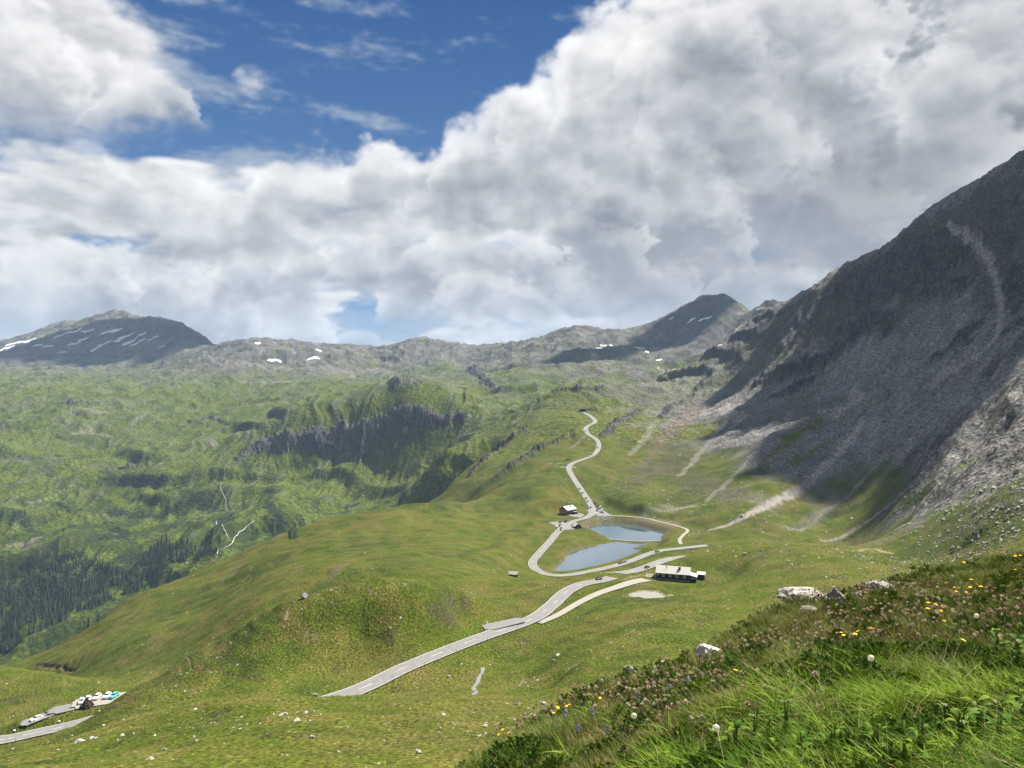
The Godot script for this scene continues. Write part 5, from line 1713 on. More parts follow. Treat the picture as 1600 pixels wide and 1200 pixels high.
func build_snow_and_streams() -> void:
	for s in SNOW:
		var at := Vector2(s[0], s[1])
		var side := Vector2(-at.y, at.x).normalized()
		var away := at.normalized()
		var st := SurfaceTool.new()
		st.begin(Mesh.PRIMITIVE_TRIANGLES)
		var n := 28
		var lift := 0.5 + 0.0012 * at.length()
		var rings_ := 5
		for k in rings_ + 1:
			for i in n:
				var a := TAU * i / n
				var rad := (k / float(rings_)) * (0.75 + 1.15 * edge_a.get_noise_2d(cos(a) * 1.4 + at.x, sin(a) * 1.4 + at.y))
				var p := at + side * cos(a) * rad * float(s[2]) + away * sin(a) * rad * minf(float(s[3]) * 0.45, float(s[2]) * 0.30)
				st.set_normal(land_normal(p.x, p.y))
				st.add_vertex(Vector3(p.x, land(p.x, p.y) + lift * (1.0 if k < rings_ else -0.5), p.y))
		for k in rings_:
			for i in n:
				var p := k * n + i
				var q := k * n + (i + 1) % n
				for v in [p, q, p + n, q, q + n, p + n]:
					st.add_index(v)
		var left := at.x < -1500.0
		single("snow_patch", st.commit(), M.snow, "white snow patch on the dark rocky peak at the far left" if left else "small white snow patch lying on the far grey mountain ridge", "snow patch", Transform3D.IDENTITY, "snow patches on the left peak" if left else "snow patches on the far ridges")
	structure("stream", draped_line(STREAM_MAIN, 1.1, 0.5, 0.5), M.foam)
	structure("stream", draped_line(STREAM_FALL, 0.7, 0.3, 0.5), M.foam)
	structure("stream", draped_line(STREAM_THIN, 0.35, 0.3, 0.5), M.foam)
	structure("path", draped_line(PATH_VALLEY, 0.5, 0.5, 0.5), M.gravel)
	structure("road", draped_line(ROAD_PASS, 4.0, 4.0, 1.5), M.asphalt)
	structure("brook", draped_line(BROOK, 0.4, 0.4, 0.12), M.grey_stone)
	structure("brook", draped_line(BROOK_LOWER, 0.6, 0.6, 0.12), M.grey_stone)


func window_part(parent: Node3D, at: Vector3, w: float, h: float, turn := 0.0) -> void:
	# a white frame with a pane and a cross bar, standing a little proud of its wall
	var st := tool_()
	block(st, Vector3(-w / 2, -h / 2, 0), Vector3(-w / 2 + 0.13, h / 2, 0.07))
	block(st, Vector3(w / 2 - 0.13, -h / 2, 0), Vector3(w / 2, h / 2, 0.07))
	block(st, Vector3(-w / 2 + 0.13, h / 2 - 0.13, 0), Vector3(w / 2 - 0.13, h / 2, 0.07))
	block(st, Vector3(-w / 2 + 0.13, -h / 2, 0), Vector3(w / 2 - 0.13, -h / 2 + 0.13, 0.07))
	block(st, Vector3(-0.05, -h / 2 + 0.13, 0), Vector3(0.05, h / 2 - 0.13, 0.06))
	var f := part("window", done(st), M.white, parent, at, Basis(Vector3.UP, turn))
	part("pane", box_mesh(Vector3(w - 0.27, h - 0.27, 0.02)), M.pane, f, Vector3(0, -h / 2 + 0.135, 0.02))


func gable_roof(st: SurfaceTool, x0: float, x1: float, z0: float, z1: float, y: float, rise: float, over: float, thick := 0.18) -> void:
	# two slabs over a ridge along x
	var zm := (z0 + z1) / 2
	var dz := (z1 - z0) / 2
	var k := rise / dz
	for s in [-1.0, 1.0]:
		var edge: float = zm + s * (dz + over)
		slab(st, [Vector3(x0 - over, y + rise, zm), Vector3(x1 + over, y + rise, zm), Vector3(x1 + over, y - k * over, edge), Vector3(x0 - over, y - k * over, edge)], Vector3(0, thick, 0))


func gable_walls(st: SurfaceTool, x0: float, x1: float, z0: float, z1: float, y: float, rise: float) -> void:
	var zm := (z0 + z1) / 2
	slab(st, [Vector3(x0, 0, z0), Vector3(x0, y, z0), Vector3(x0, y + rise, zm), Vector3(x0, y, z1), Vector3(x0, 0, z1)], Vector3(x1 - x0, 0, 0))


func build_huts() -> void:
	# the long mountain hut
	var t := thing("mountain_hut", "long dark wooden mountain hut with pale roof and four white windows, above the pond", "hut", Vector3(83.5, 57.0, -394.0), -0.30)
	var st := tool_()
	gable_walls(st, -8.4, 8.0, -4.6, 4.6, 3.3, 2.5)
	part("wall", done(st), M.dark_wood, t)
	st = tool_()
	block(st, Vector3(-8.5, -1.5, -4.7), Vector3(8.1, 0.10, 4.7))
	part("plinth", done(st), M.concrete, t)
	st = tool_()
	gable_roof(st, -8.4, 8.0, -4.6, 4.6, 3.3, 2.5, 0.55)
	var roof := part("roof", done(st), M.pale_roof, t)
	part("chimney", post_mesh(0.14, 0.14, 1.9), M.black, roof, Vector3(-3.6, 4.5, 1.8))
	st = tool_()
	block(st, Vector3(-0.5, 0, -0.5), Vector3(0.5, 1.7, 0.5))
	block(st, Vector3(-0.65, 1.7, -0.65), Vector3(0.65, 1.9, 0.65))
	part("chimney", done(st), M.black, roof, Vector3(3.0, 4.2, 1.9))
	for x in [-5.0, -1.6, 1.9, 5.6]:
		window_part(t, Vector3(x, 1.95, 4.6), 1.35, 1.2)
	window_part(t, Vector3(-7.5, 2.1, 4.6), 0.6, 0.6)
	window_part(t, Vector3(8.0, 4.2, 0.0), 0.8, 0.7, PI / 2)
	# low wing across the near right end, with its own roof
	st = tool_()
	block(st, Vector3(8.0, -1.5, -1.0), Vector3(11.4, 2.2, 4.4))
	var wing := part("side_wing", done(st), M.dark_wood, t)
	st = tool_()
	slab(st, [Vector3(8.02, 3.1, -1.4), Vector3(11.9, 2.2, -1.4), Vector3(11.9, 2.2, 4.9), Vector3(8.02, 3.1, 4.9)], Vector3(0, 0.16, 0))
	part("wing_roof", done(st), M.pale_roof, wing)
	window_part(t, Vector3(9.2, 1.5, 4.4), 0.55, 0.6)
	window_part(t, Vector3(10.4, 1.5, 4.4), 0.5, 0.5)
	window_part(t, Vector3(11.4, 1.4, 2.2), 0.6, 0.6, PI / 2)
	# shed behind the right end
	st = tool_()
	block(st, Vector3(11.6, -1.5, -6.2), Vector3(15.2, 1.9, -2.4))
	var shed := part("shed", done(st), M.dark_wood, t)
	st = tool_()
	slab(st, [Vector3(11.2, 2.3, -6.7), Vector3(15.6, 2.3, -6.7), Vector3(15.6, 1.95, -2.0), Vector3(11.2, 1.95, -2.0)], Vector3(0, 0.15, 0))
	part("shed_roof", done(st), M.pale_roof, shed)
	# terrace at the left end: planks, posts and a rail
	var terrace := part("terrace_frame", box_mesh(Vector3(6.0, 0.3, 6.6)), M.grey_wood, t, Vector3(-11.5, -0.1, 0.6))
	for k in 11:
		part("plank", box_mesh(Vector3(6.1, 0.06, 0.55)), M.grey_wood, terrace, Vector3(0, 0.3, -3.0 + k * 0.6))
	for p in [Vector2(-2.9, 3.2), Vector2(-1.0, 3.2), Vector2(1.0, 3.2), Vector2(2.8, 3.2), Vector2(-2.9, -3.2), Vector2(-2.9, 0.0)]:
		part("rail_post", box_mesh(Vector3(0.12, 1.0, 0.12)), M.grey_wood, terrace, Vector3(p.x, 0.36, p.y))
	part("rail", box_mesh(Vector3(6.0, 0.12, 0.10)), M.grey_wood, terrace, Vector3(0, 1.3, 3.2))
	part("rail", box_mesh(Vector3(0.10, 0.12, 6.4)), M.grey_wood, terrace, Vector3(-2.9, 1.3, 0))
	part("door", box_mesh(Vector3(0.08, 2.0, 1.0)), M.grey_wood, t, Vector3(-8.46, 0.45, 1.2))

	# lakeside inn
	t = thing("lakeside_inn", "brown wooden inn with a grey gable roof beside the lake road", "building", Vector3(61.5, 4.6, -845.0), 0.75)
	st = tool_()
	gable_walls(st, -7.0, 7.0, -6.0, 6.0, 5.2, 3.2)
	part("wall", done(st), M.brown_wood, t)
	st = tool_()
	gable_roof(st, -7.0, 7.0, -6.0, 6.0, 5.2, 3.2, 0.8, 0.25)
	roof = part("roof", done(st), M.grey_roof, t)
	part("chimney", box_mesh(Vector3(0.9, 2.0, 0.9)), M.black, roof, Vector3(2.0, 6.6, 2.0))
	for x in [-4.5, -1.5, 1.5, 4.5]:
		window_part(t, Vector3(x, 3.9, 6.0), 1.1, 1.1)
	for z in [-3.2, 0.0, 3.2]:
		window_part(t, Vector3(-7.0, 3.9, z), 1.1, 1.1, -PI / 2)
		window_part(t, Vector3(-7.0, 1.6, z), 1.1, 1.2, -PI / 2)
	part("porch", box_mesh(Vector3(5.0, 2.6, 3.0)), M.black, t, Vector3(3.5, 0, 7.45))
	part("porch_roof", box_mesh(Vector3(5.6, 0.2, 3.6)), M.grey_roof, t, Vector3(3.5, 2.6, 7.5))

	# black hut on the lake shore
	t = thing("lakeshore_hut", "small black gabled hut with pale roof between the road and the upper lake", "hut", Vector3(65.5, 2.6, -774.0), PI / 2 + 0.25)
	st = tool_()
	gable_walls(st, -4.0, 4.0, -3.6, 3.6, 3.0, 2.6)
	part("wall", done(st), M.black, t)
	st = tool_()
	gable_roof(st, -4.0, 4.0, -3.6, 3.6, 3.0, 2.6, 0.35)
	part("roof", done(st), M.pale_roof, t)
	window_part(t, Vector3(-4.0, 1.7, 0.0), 1.0, 1.0, -PI / 2)
	part("plinth", box_mesh(Vector3(8.2, 2.0, 7.4)), M.concrete, t, Vector3(0, -1.75, 0))

	# small shed in the meadow left of the hairpin
	var at := Vector3(0.8, land(0.8, -520.0), -520.0)
	t = thing("meadow_shed", "tiny dark wooden shed with slanting grey roof in the meadow left of the hairpin", "shed", at + Vector3(0, 0.1, 0), -0.35)
	st = tool_()
	slab(st, [Vector3(-2.8, -0.8, -2.0), Vector3(-2.8, 3.0, -2.0), Vector3(-2.8, 2.2, 2.0), Vector3(-2.8, -0.8, 2.0)], Vector3(5.6, 0, 0))
	part("wall", done(st), M.dark_wood, t)
	st = tool_()
	slab(st, [Vector3(-3.3, 3.13, -2.5), Vector3(3.3, 3.13, -2.5), Vector3(3.3, 2.11, 2.6), Vector3(-3.3, 2.11, 2.6)], Vector3(0, 0.14, 0))
	part("roof", done(st), M.grey_wood, t)
	part("door", box_mesh(Vector3(0.9, 1.8, 0.06)), M.grey_wood, t, Vector3(0.8, 0, 2.04))

	# tunnel mouth at the top of the road
	var e: Vector3 = lines.lake[lines.lake.size() - 1]
	t = thing("tunnel_portal", "dark tunnel mouth in a grey stone portal at the top of the road", "tunnel", e + Vector3(0, 0, -7.0))
	st = tool_()
	block(st, Vector3(-8.0, -3.0, -1.5), Vector3(-4.2, 7.2, 1.5))
	block(st, Vector3(4.2, -3.0, -1.5), Vector3(8.0, 7.2, 1.5))
	block(st, Vector3(-4.2, 5.4, -1.5), Vector3(4.2, 7.2, 1.5))
	part("portal_wall", done(st), M.concrete, t)
	st = tool_()
	block(st, Vector3(-4.6, -1.0, -14.0), Vector3(-4.2, 5.8, -1.5))
	block(st, Vector3(4.2, -1.0, -14.0), Vector3(4.6, 5.8, -1.5))
	block(st, Vector3(-4.6, 5.8, -14.0), Vector3(4.6, 6.2, -1.5))
	block(st, Vector3(-4.6, -1.0, -14.4), Vector3(4.6, 6.2, -14.0))
	part("tunnel_lining", done(st), M.hole, t)

	# low dam between the two lakes
	var dam := PackedVector3Array([Vector3(93, 1.0, -734), Vector3(112, 1.0, -727), Vector3(122, 1.0, -725), Vector3(140, 1.0, -727), Vector3(146, 1.0, -728)])
	st = tool_()
	for i in dam.size() - 1:
		var d := (dam[i + 1] - dam[i]).normalized()
		var side := Vector3(-d.z, 0, d.x) * 0.9
		slab(st, [dam[i] - side, dam[i + 1] - side, dam[i + 1] + side, dam[i] + side], Vector3(0, -2.5, 0))
	single("lake_dam", done(st), M.concrete, "low grey footway dam between the two lakes", "dam", Transform3D.IDENTITY)

	# a rusty brown heap of stones in the lay-by
	at = Vector3(-161.0, 36.9, -288.5)
	t = thing("stone_heap", "dark rusty brown heap of stones in front of the lay-by cars", "stone heap", at)
	var rng := RandomNumberGenerator.new()
	rng.seed = 5
	var kinds := [rock_mesh(301, 0.9, 6), rock_mesh(302, 0.8, 6), rock_mesh(303, 1.0, 6)]
	for k in 70:
		var f := sqrt(rng.randf())
		var a := rng.randf() * TAU
		var p := Vector3(cos(a) * f * 2.3, maxf(0.0, 3.4 * (1.0 - f) - 0.5 * rng.randf()), sin(a) * f * 2.0)
		part("stone", kinds[k % 3], M.brown_stone, t, p, Basis.from_euler(Vector3(rng.randf() * 6, rng.randf() * 6, 0)).scaled(Vector3.ONE * rng.randf_range(0.8, 1.5)))


func car_mesh_parts() -> Dictionary:
	# an estate-like car 4.3 m long: painted shell, dark glass band, roof
	var body := tool_()
	var side := [Vector2(-2.12, 0.32), Vector2(-2.16, 0.72), Vector2(-2.02, 0.92), Vector2(-0.98, 1.02), Vector2(1.85, 1.05), Vector2(2.12, 0.95), Vector2(2.14, 0.40), Vector2(2.0, 0.30)]
	var prev := []
	for z in [[-0.88, 0.94], [-0.78, 1.0], [0.78, 1.0], [0.88, 0.94]]:
		var ring := []
		for p in side:
			ring.append(Vector3(p.x * (0.97 if absf(z[0]) > 0.8 else 1.0), 0.32 + (p.y - 0.32) * z[1], z[0]))
		if prev.size():
			for i in ring.size():
				var k := (i + 1) % ring.size()
				quad(body, prev[i], prev[k], ring[k], ring[i])
		else:
			for i in range(1, ring.size() - 1):
				for k in [0, i, i + 1]:
					body.add_vertex(ring[k])
		prev = ring
	for i in range(1, prev.size() - 1):
		for k in [0, i + 1, i]:
			body.add_vertex(prev[k])
	# roof panel and pillars
	var foot := [Vector3(-0.95, 1.0, 0.76), Vector3(1.9, 1.04, 0.76), Vector3(1.9, 1.04, -0.76), Vector3(-0.95, 1.0, -0.76)]
	var head := [Vector3(-0.15, 1.46, 0.60), Vector3(1.55, 1.48, 0.60), Vector3(1.55, 1.48, -0.60), Vector3(-0.15, 1.46, -0.60)]
	slab(body, [head[0], head[1], head[2], head[3]], Vector3(0, 0.05, 0))
	for i in 4:
		var w := Vector3(0.06 if i == 0 or i == 3 else -0.06, 0, 0)
		quad(body, foot[i] * 1.004, foot[i] * 1.004 + w * 2.0, head[i] * 1.004 + w * 2.0, head[i] * 1.004)
	var glass := tool_()
	for i in 4:
		quad(glass, foot[i], foot[(i + 1) % 4], head[(i + 1) % 4], head[i])
	var wheel := tool_()
	for i in 12:
		var a := TAU * i / 12
		var b := TAU * (i + 1) / 12
		var pa := Vector3(cos(a) * 0.33, sin(a) * 0.33, 0)
		var pb := Vector3(cos(b) * 0.33, sin(b) * 0.33, 0)
		quad(wheel, pa + Vector3(0, 0, -0.1), pb + Vector3(0, 0, -0.1), pb + Vector3(0, 0, 0.1), pa + Vector3(0, 0, 0.1))
		for z in [-0.1, 0.1]:
			for p in [Vector3(0, 0, z), pa + Vector3(0, 0, z), pb + Vector3(0, 0, z)]:
				wheel.add_vertex(p)
	return {"body": done(body), "glass": done(glass), "wheel": done(wheel), "lamp": box_mesh(Vector3(0.06, 0.14, 0.34))}


func build_cars() -> void:
	var shapes := car_mesh_parts()
	var proto := Node3D.new()
	part("body", shapes.body, M.car_black, proto)
	part("windows", shapes.glass, M.pane, proto)
	for x in [-1.32, 1.32]:
		for z in [-0.82, 0.82]:
			part("wheel", shapes.wheel, M.tyre, proto, Vector3(x, 0.33, z))
	for z in [-0.62, 0.62]:
		part("headlight", shapes.lamp, M.lamp_glass, proto, Vector3(-2.12, 0.66, z))
		part("tail_light", shapes.lamp, M.red, proto, Vector3(2.11, 0.72, z))
	var kinds := {
		"lake": ["driving on the road past the lakes", "cars on the lake road"], "mid": ["driving on the short road piece above the lower lake", "cars on the hill road"], "main": ["where the near road dips behind the hill", "cars on the hill road"],
		"viewpoint": ["parked at the viewpoint bend above the lakes", "cars parked at the viewpoint"], "restaurant": ["parked in front of the brown inn", "cars parked by the inn"], "lakeside": ["parked in the car park beyond the upper lake's corner", "cars parked by the upper lake"],
		"layby": ["parked in the lay-by at the lower left", "cars parked in the lay-by"], "verge": ["standing on the verge of the lower left road", "cars at the lower left road"],
	}
	var from_left := ["leftmost", "second from the left", "third from the left", "fourth from the left"]
	var lay := 0
	for c in CARS:
		var o: Node3D = proto.duplicate()
		o.name = numbered("car")
		add_child(o)
		var at := Vector3(c[2], 0, c[3])
		var turn: float = c[4]
		if lines.has(c[0]):
			var line: PackedVector3Array = lines[c[0]]
			var best := 0
			for k in line.size():
				if Vector2(line[k].x - at.x, line[k].z - at.z).length() < Vector2(line[best].x - at.x, line[best].z - at.z).length():
					best = k
			var dir := line[mini(best + 1, line.size() - 1)] - line[maxi(best - 1, 0)]
			var side := Vector3(-dir.z, 0, dir.x).normalized()
			var off := clampf((at - line[best]).dot(side), -1.7, 1.7)
			at = line[best] + side * (1.6 if off > 0.0 else -1.6)
			turn = atan2(-dir.z, dir.x) + (PI if off > 0.0 else 0.0)
			at.y = line[best].y + 0.065
		else:
			at.y = land(at.x, at.z) + 0.36
			turn = turn + (PI / 2 if c[0] == "layby" else 0.0)
			if c[0] == "verge":
				at.y = land(at.x, at.z) + 0.02
		o.position = at
		o.rotation.y = turn
		(o.get_node("body") as MeshInstance3D).material_override = M["car_" + c[1]]
		var label: String = "%s car %s" % [c[1], kinds[c[0]][0]]
		if c[0] == "layby" and c[1] == "white":
			label = "white car in the lay-by at the lower left, %s of its row" % from_left[lay]
			lay += 1
		tag(o, label, "car", kinds[c[0]][1])
	proto.free()


func build_roadside() -> void:
	# marker poles and guard stones
	var pole := Node3D.new()
	part("pole", post_mesh(0.06, 0.05, 2.2, 6), M.dark_wood, pole)
	part("band", post_mesh(0.07, 0.07, 0.25, 6), M.white, pole, Vector3(0, 1.8, 0))
	for e in [["main", 16.0, 1.0, "near road across the green hill"], ["lake", 26.0, -1.0, "lake road"], ["left", 14.0, 1.0, "lower left road"]]:
		var line: PackedVector3Array = lines[e[0]]
		var run := 0.0
		for i in range(1, line.size()):
			run += line[i].distance_to(line[i - 1])
			if run < e[1]:
				continue
			run = 0.0
			var d := (line[i] - line[i - 1]).normalized()
			var side := Vector3(-d.z, 0, d.x) * 4.4 * float(e[2])
			var p := line[i] + side
			var o: Node3D = pole.duplicate()
			o.name = numbered("marker_pole")
			add_child(o)
			o.position = Vector3(p.x, land(p.x, p.z) - 0.1, p.z)
			tag(o, "thin dark snow marker pole on the edge of the %s" % e[3], "pole", "marker poles along the %s" % e[3])
	pole.free()
	var stone := tool_()
	block(stone, Vector3(-0.3, -0.3, -0.25), Vector3(0.3, 0.75, 0.25), 0.06)
	var guard := done(stone)
	var cap := tool_()
	block(cap, Vector3(-0.32, 0.752, -0.27), Vector3(0.32, 1.05, 0.27), 0.08)
	var white_cap := done(cap)
	var line: PackedVector3Array = lines.left
	var run := 0.0
	for i in range(1, line.size()):
		run += line[i].distance_to(line[i - 1])
		if run < 13.0:
			continue
		run = 0.0
		var d := (line[i] - line[i - 1]).normalized()
		var p := line[i] + Vector3(d.z, 0, -d.x) * 4.6
		var o := thing("guard_stone", "white topped guard stone on the far edge of the lower left road", "guard stone", Vector3(p.x, land(p.x, p.z), p.z), atan2(-d.z, d.x), "guard stones of the lower left road")
		part("block", guard, M.grey_stone, o)
		part("painted_top", white_cap, M.white, o)
	# flag pole and parasol by the inn
	var f := thing("flag_pole", "white flag pole at the car park beyond the upper lake", "flag pole", Vector3(101, 5, -868))
	part("pole", post_mesh(0.12, 0.08, 9.0), M.white, f)
	var flag := tool_()
	block(flag, Vector3(0.1, 7.6, -0.02), Vector3(1.6, 8.8, 0.02))
	part("flag", done(flag), M.white, f)
	f = thing("banner", "tall narrow red and white banner in front of the brown inn", "banner", Vector3(71.5, land(71.5, -832), -832))
	part("pole", post_mesh(0.07, 0.05, 5.0), M.white, f)
	flag = tool_()
	block(flag, Vector3(0.08, 1.6, -0.02), Vector3(1.0, 3.2, 0.02))
	part("red_cloth", done(flag), M.red, f)
	flag = tool_()
	block(flag, Vector3(0.08, 3.2, -0.02), Vector3(1.0, 4.8, 0.02))
	part("white_cloth", done(flag), M.white, f)


func place_rock(x: float, z: float, size: float, rng: RandomNumberGenerator, stretch := 1.0) -> Transform3D:
	var n := land_normal(x, z)
	var b := Basis(Quaternion(Vector3.UP, n)) * Basis(Vector3.UP, rng.randf() * TAU)
	return Transform3D(b.scaled_local(Vector3(size * stretch, size, size * rng.randf_range(0.75, 1.1))), Vector3(x, land(x, z) - 0.20 * size, z))


func build_boulders() -> void:
	var rng := RandomNumberGenerator.new()
	rng.seed = 91
	var shapes := []
	for k in 6:
		shapes.append(rock_mesh(400 + k, 0.62 + 0.06 * k, 8))
	var k := 0
	for s in SPOTS_MEADOW_BOULDERS:
		var b := atan2(s[0], -s[1])
		var spot := "in the grass below the lower left road" if b < -0.42 else ("in the meadow left of the near road's lower end" if b < -0.2 else ("in the dark grass below the near road" if b < -0.035 else "in the rocky patch beside the flowery rim"))
		var size := "large" if s[2] > 1.25 else ("middling" if s[2] > 0.8 else "small")
		single("meadow_boulder", shapes[k % 6], M.pale_stone if k % 3 else M.stone, "%s white boulder %s" % [size, spot], "boulder", place_rock(s[0], s[1], s[2] * 1.05, rng, 1.25), "%s boulders %s" % [size, spot])
		k += 1
	for s in SPOTS_HILL_BOULDERS:
		single("hill_boulder", shapes[k % 6], M.pale_stone, "small white boulder on the green knoll left of the near road" if s[0] < -10.0 else "small white boulder on the green slope below the mountain hut", "boulder", place_rock(s[0], s[1], s[2] * 1.1, rng, 1.3), "boulders on the green knoll" if s[0] < -10.0 else "boulders on the slope below the hut")
		k += 1
	for s in SPOTS_FAR_BOULDERS:
		single("scree_boulder", shapes[k % 6], M.stone, "pale boulder in the stone field at the right edge" if s[0] > 170.0 and s[1] > -520.0 else ("small pale boulder in the meadow left of the hairpin" if s[0] < 60.0 else "pale boulder lying at the foot of the scree mountain"), "boulder", place_rock(s[0], s[1], s[2] * 1.1, rng, 1.3), "boulders of the right stone field" if s[0] > 170.0 and s[1] > -520.0 else ("boulders by the hairpin" if s[0] < 60.0 else "boulders at the foot of the scree mountain"))
		k += 1
	# the great boulder on the knoll
	var at := Vector3(-78.4, 0, -288.0)
	at.y = land(at.x, at.z)
	single("great_boulder", rock_mesh(431, 0.95, 14), M.grey_stone, "great split boulder standing on the left shoulder of the green knoll", "boulder", Transform3D(Basis(Vector3.UP, 0.6).scaled_local(Vector3(3.4, 4.2, 2.8)), at - Vector3(0, 0.3, 0)))
	# loose stones past counting
	var where := []
	var tints := PackedColorArray()
	for i in 60000:
		var b := rng.randf_range(0.05, 0.66)
		var r := exp(rng.randf_range(log(330.0), log(2100.0)))
		var x := r * sin(b)
		var z := -r * cos(b)
		var h := land(x, z)
		var mt := mountain_share(x, z, h)
		var field := smoothstep(0.05, 0.35, tone_a.get_noise_2d(x * 1.7, z * 1.7) + 0.25 * mt)
		if x < 120.0 or rng.randf() > 0.10 + 0.8 * mt * field + 0.25 * field:
			continue
		if h < 8.0 and x < 210.0:
			continue
		var s := (0.45 + 0.0008 * r) * (0.5 + 1.6 * pow(rng.randf(), 4.0))
		where.append(place_rock(x, z, s, rng, 1.2))
		var g := rng.randf_range(0.13, 0.30) if h > 90.0 else rng.randf_range(0.16, 0.45)
		tints.append(Color(g, g * 0.985, g * 0.95))
	for c in [[255.0, -355.0, 55.0, 1500], [215.0, -330.0, 40.0, 700], [270.0, -420.0, 45.0, 700], [190.0, -880.0, 60.0, 500], [230.0, -820.0, 60.0, 400], [100.0, -815.0, 9.0, 120], [176.0, -735.0, 9.0, 90], [250.0, -640.0, 40.0, 300]]:
		for i in c[3]:
			var x: float = c[0] + rng.randfn() * c[2] * 0.5
			var z: float = c[1] + rng.randfn() * c[2] * 0.5
			where.append(place_rock(x, z, (0.5 + 1.5 * pow(rng.randf(), 3.0)) * (1.0 if c[2] > 30.0 else 0.8), rng, 1.2))
			var g := rng.randf_range(0.22, 0.60)
			tints.append(Color(g, g * 0.985, g * 0.95))
	scattered("scree_stones", rock_mesh(441, 0.7, 5), M.scree_stone, where, tints)
	where = []
	tints = PackedColorArray()
	for i in 9000:
		var b := rng.randf_range(-0.62, 0.5)
		var r := exp(rng.randf_range(log(75.0), log(1300.0)))
		var x := r * sin(b)
		var z := -r * cos(b)
		var h := land(x, z)
		if absf(h) < 0.6 or rng.randf() > smoothstep(0.0, 0.5, tone_b.get_noise_2d(x * 3.0, z * 3.0)) + 0.06 or near_road(x, z):
			continue
		where.append(place_rock(x, z, (0.22 + 0.0011 * r) * (0.5 + 1.5 * pow(rng.randf(), 4.0)), rng, 1.3))
		var g := rng.randf_range(0.30, 0.68)
		tints.append(Color(g, g * 0.985, g * 0.94))
	scattered("meadow_stones", rock_mesh(442, 0.6, 5), M.scree_stone, where, tints)


func near_road(x: float, z: float) -> bool:
	var key := Vector2i(int(floor(x / CELL)), int(floor(z / CELL)))
	if not road_cells.has(key):
		return false
	for id in road_cells[key]:
		var run: Array = road_runs[id]
		var a := Vector2(run[0].x, run[0].z)
		var b := Vector2(run[1].x, run[1].z)
		if Geometry2D.get_closest_point_to_segment(Vector2(x, z), a, b).distance_to(Vector2(x, z)) < run[2] + 0.8:
			return true
	return false


func spruce_mesh(seed_: int) -> ArrayMesh:
	# drooping whorls of ragged branches round a stem, one metre tall
	var rng := RandomNumberGenerator.new()
	rng.seed = seed_
	var st := tool_()
	for k in 9:
		var y := 0.10 + 0.88 * k / 9.0
		var r := 0.20 * pow(1.0 - k / 9.5, 0.85)
		var n := 9
		for i in n:
			var a := TAU * (i + rng.randf() * 0.6) / n
			var w := 0.42
			var l := r * rng.randf_range(0.65, 1.2)
			var tip := Vector3(cos(a) * l, y - 0.055 * rng.randf_range(0.4, 1.5), sin(a) * l)
			var top := Vector3(0, y + 0.10, 0)
			var p := Vector3(cos(a - w) * l * 0.62, y - 0.01, sin(a - w) * l * 0.62)
			var q := Vector3(cos(a + w) * l * 0.62, y - 0.01, sin(a + w) * l * 0.62)
			for v in [top, p, tip, top, tip, q]:
				st.add_vertex(v)
	return done(st)


func bush_mesh(seed_: int) -> ArrayMesh:
	var rng := RandomNumberGenerator.new()
	rng.seed = seed_
	var st := tool_()
	for k in 60:
		var d := Vector3(rng.randfn(), absf(rng.randfn()) * 0.7, rng.randfn()).normalized()
		var c := Vector3(d.x * 0.5, d.y * 0.32, d.z * 0.5) * rng.randf_range(0.7, 1.0)
		var a := Vector3(rng.randfn(), rng.randfn(), rng.randfn()).normalized() * 0.17
		var b := a.cross(d).normalized() * 0.17
		for v in [c + a, c + b, c + d * 0.16, c + b, c - a, c + d * 0.16, c - a, c - b, c + d * 0.16]:
			st.add_vertex(v)
	return done(st)


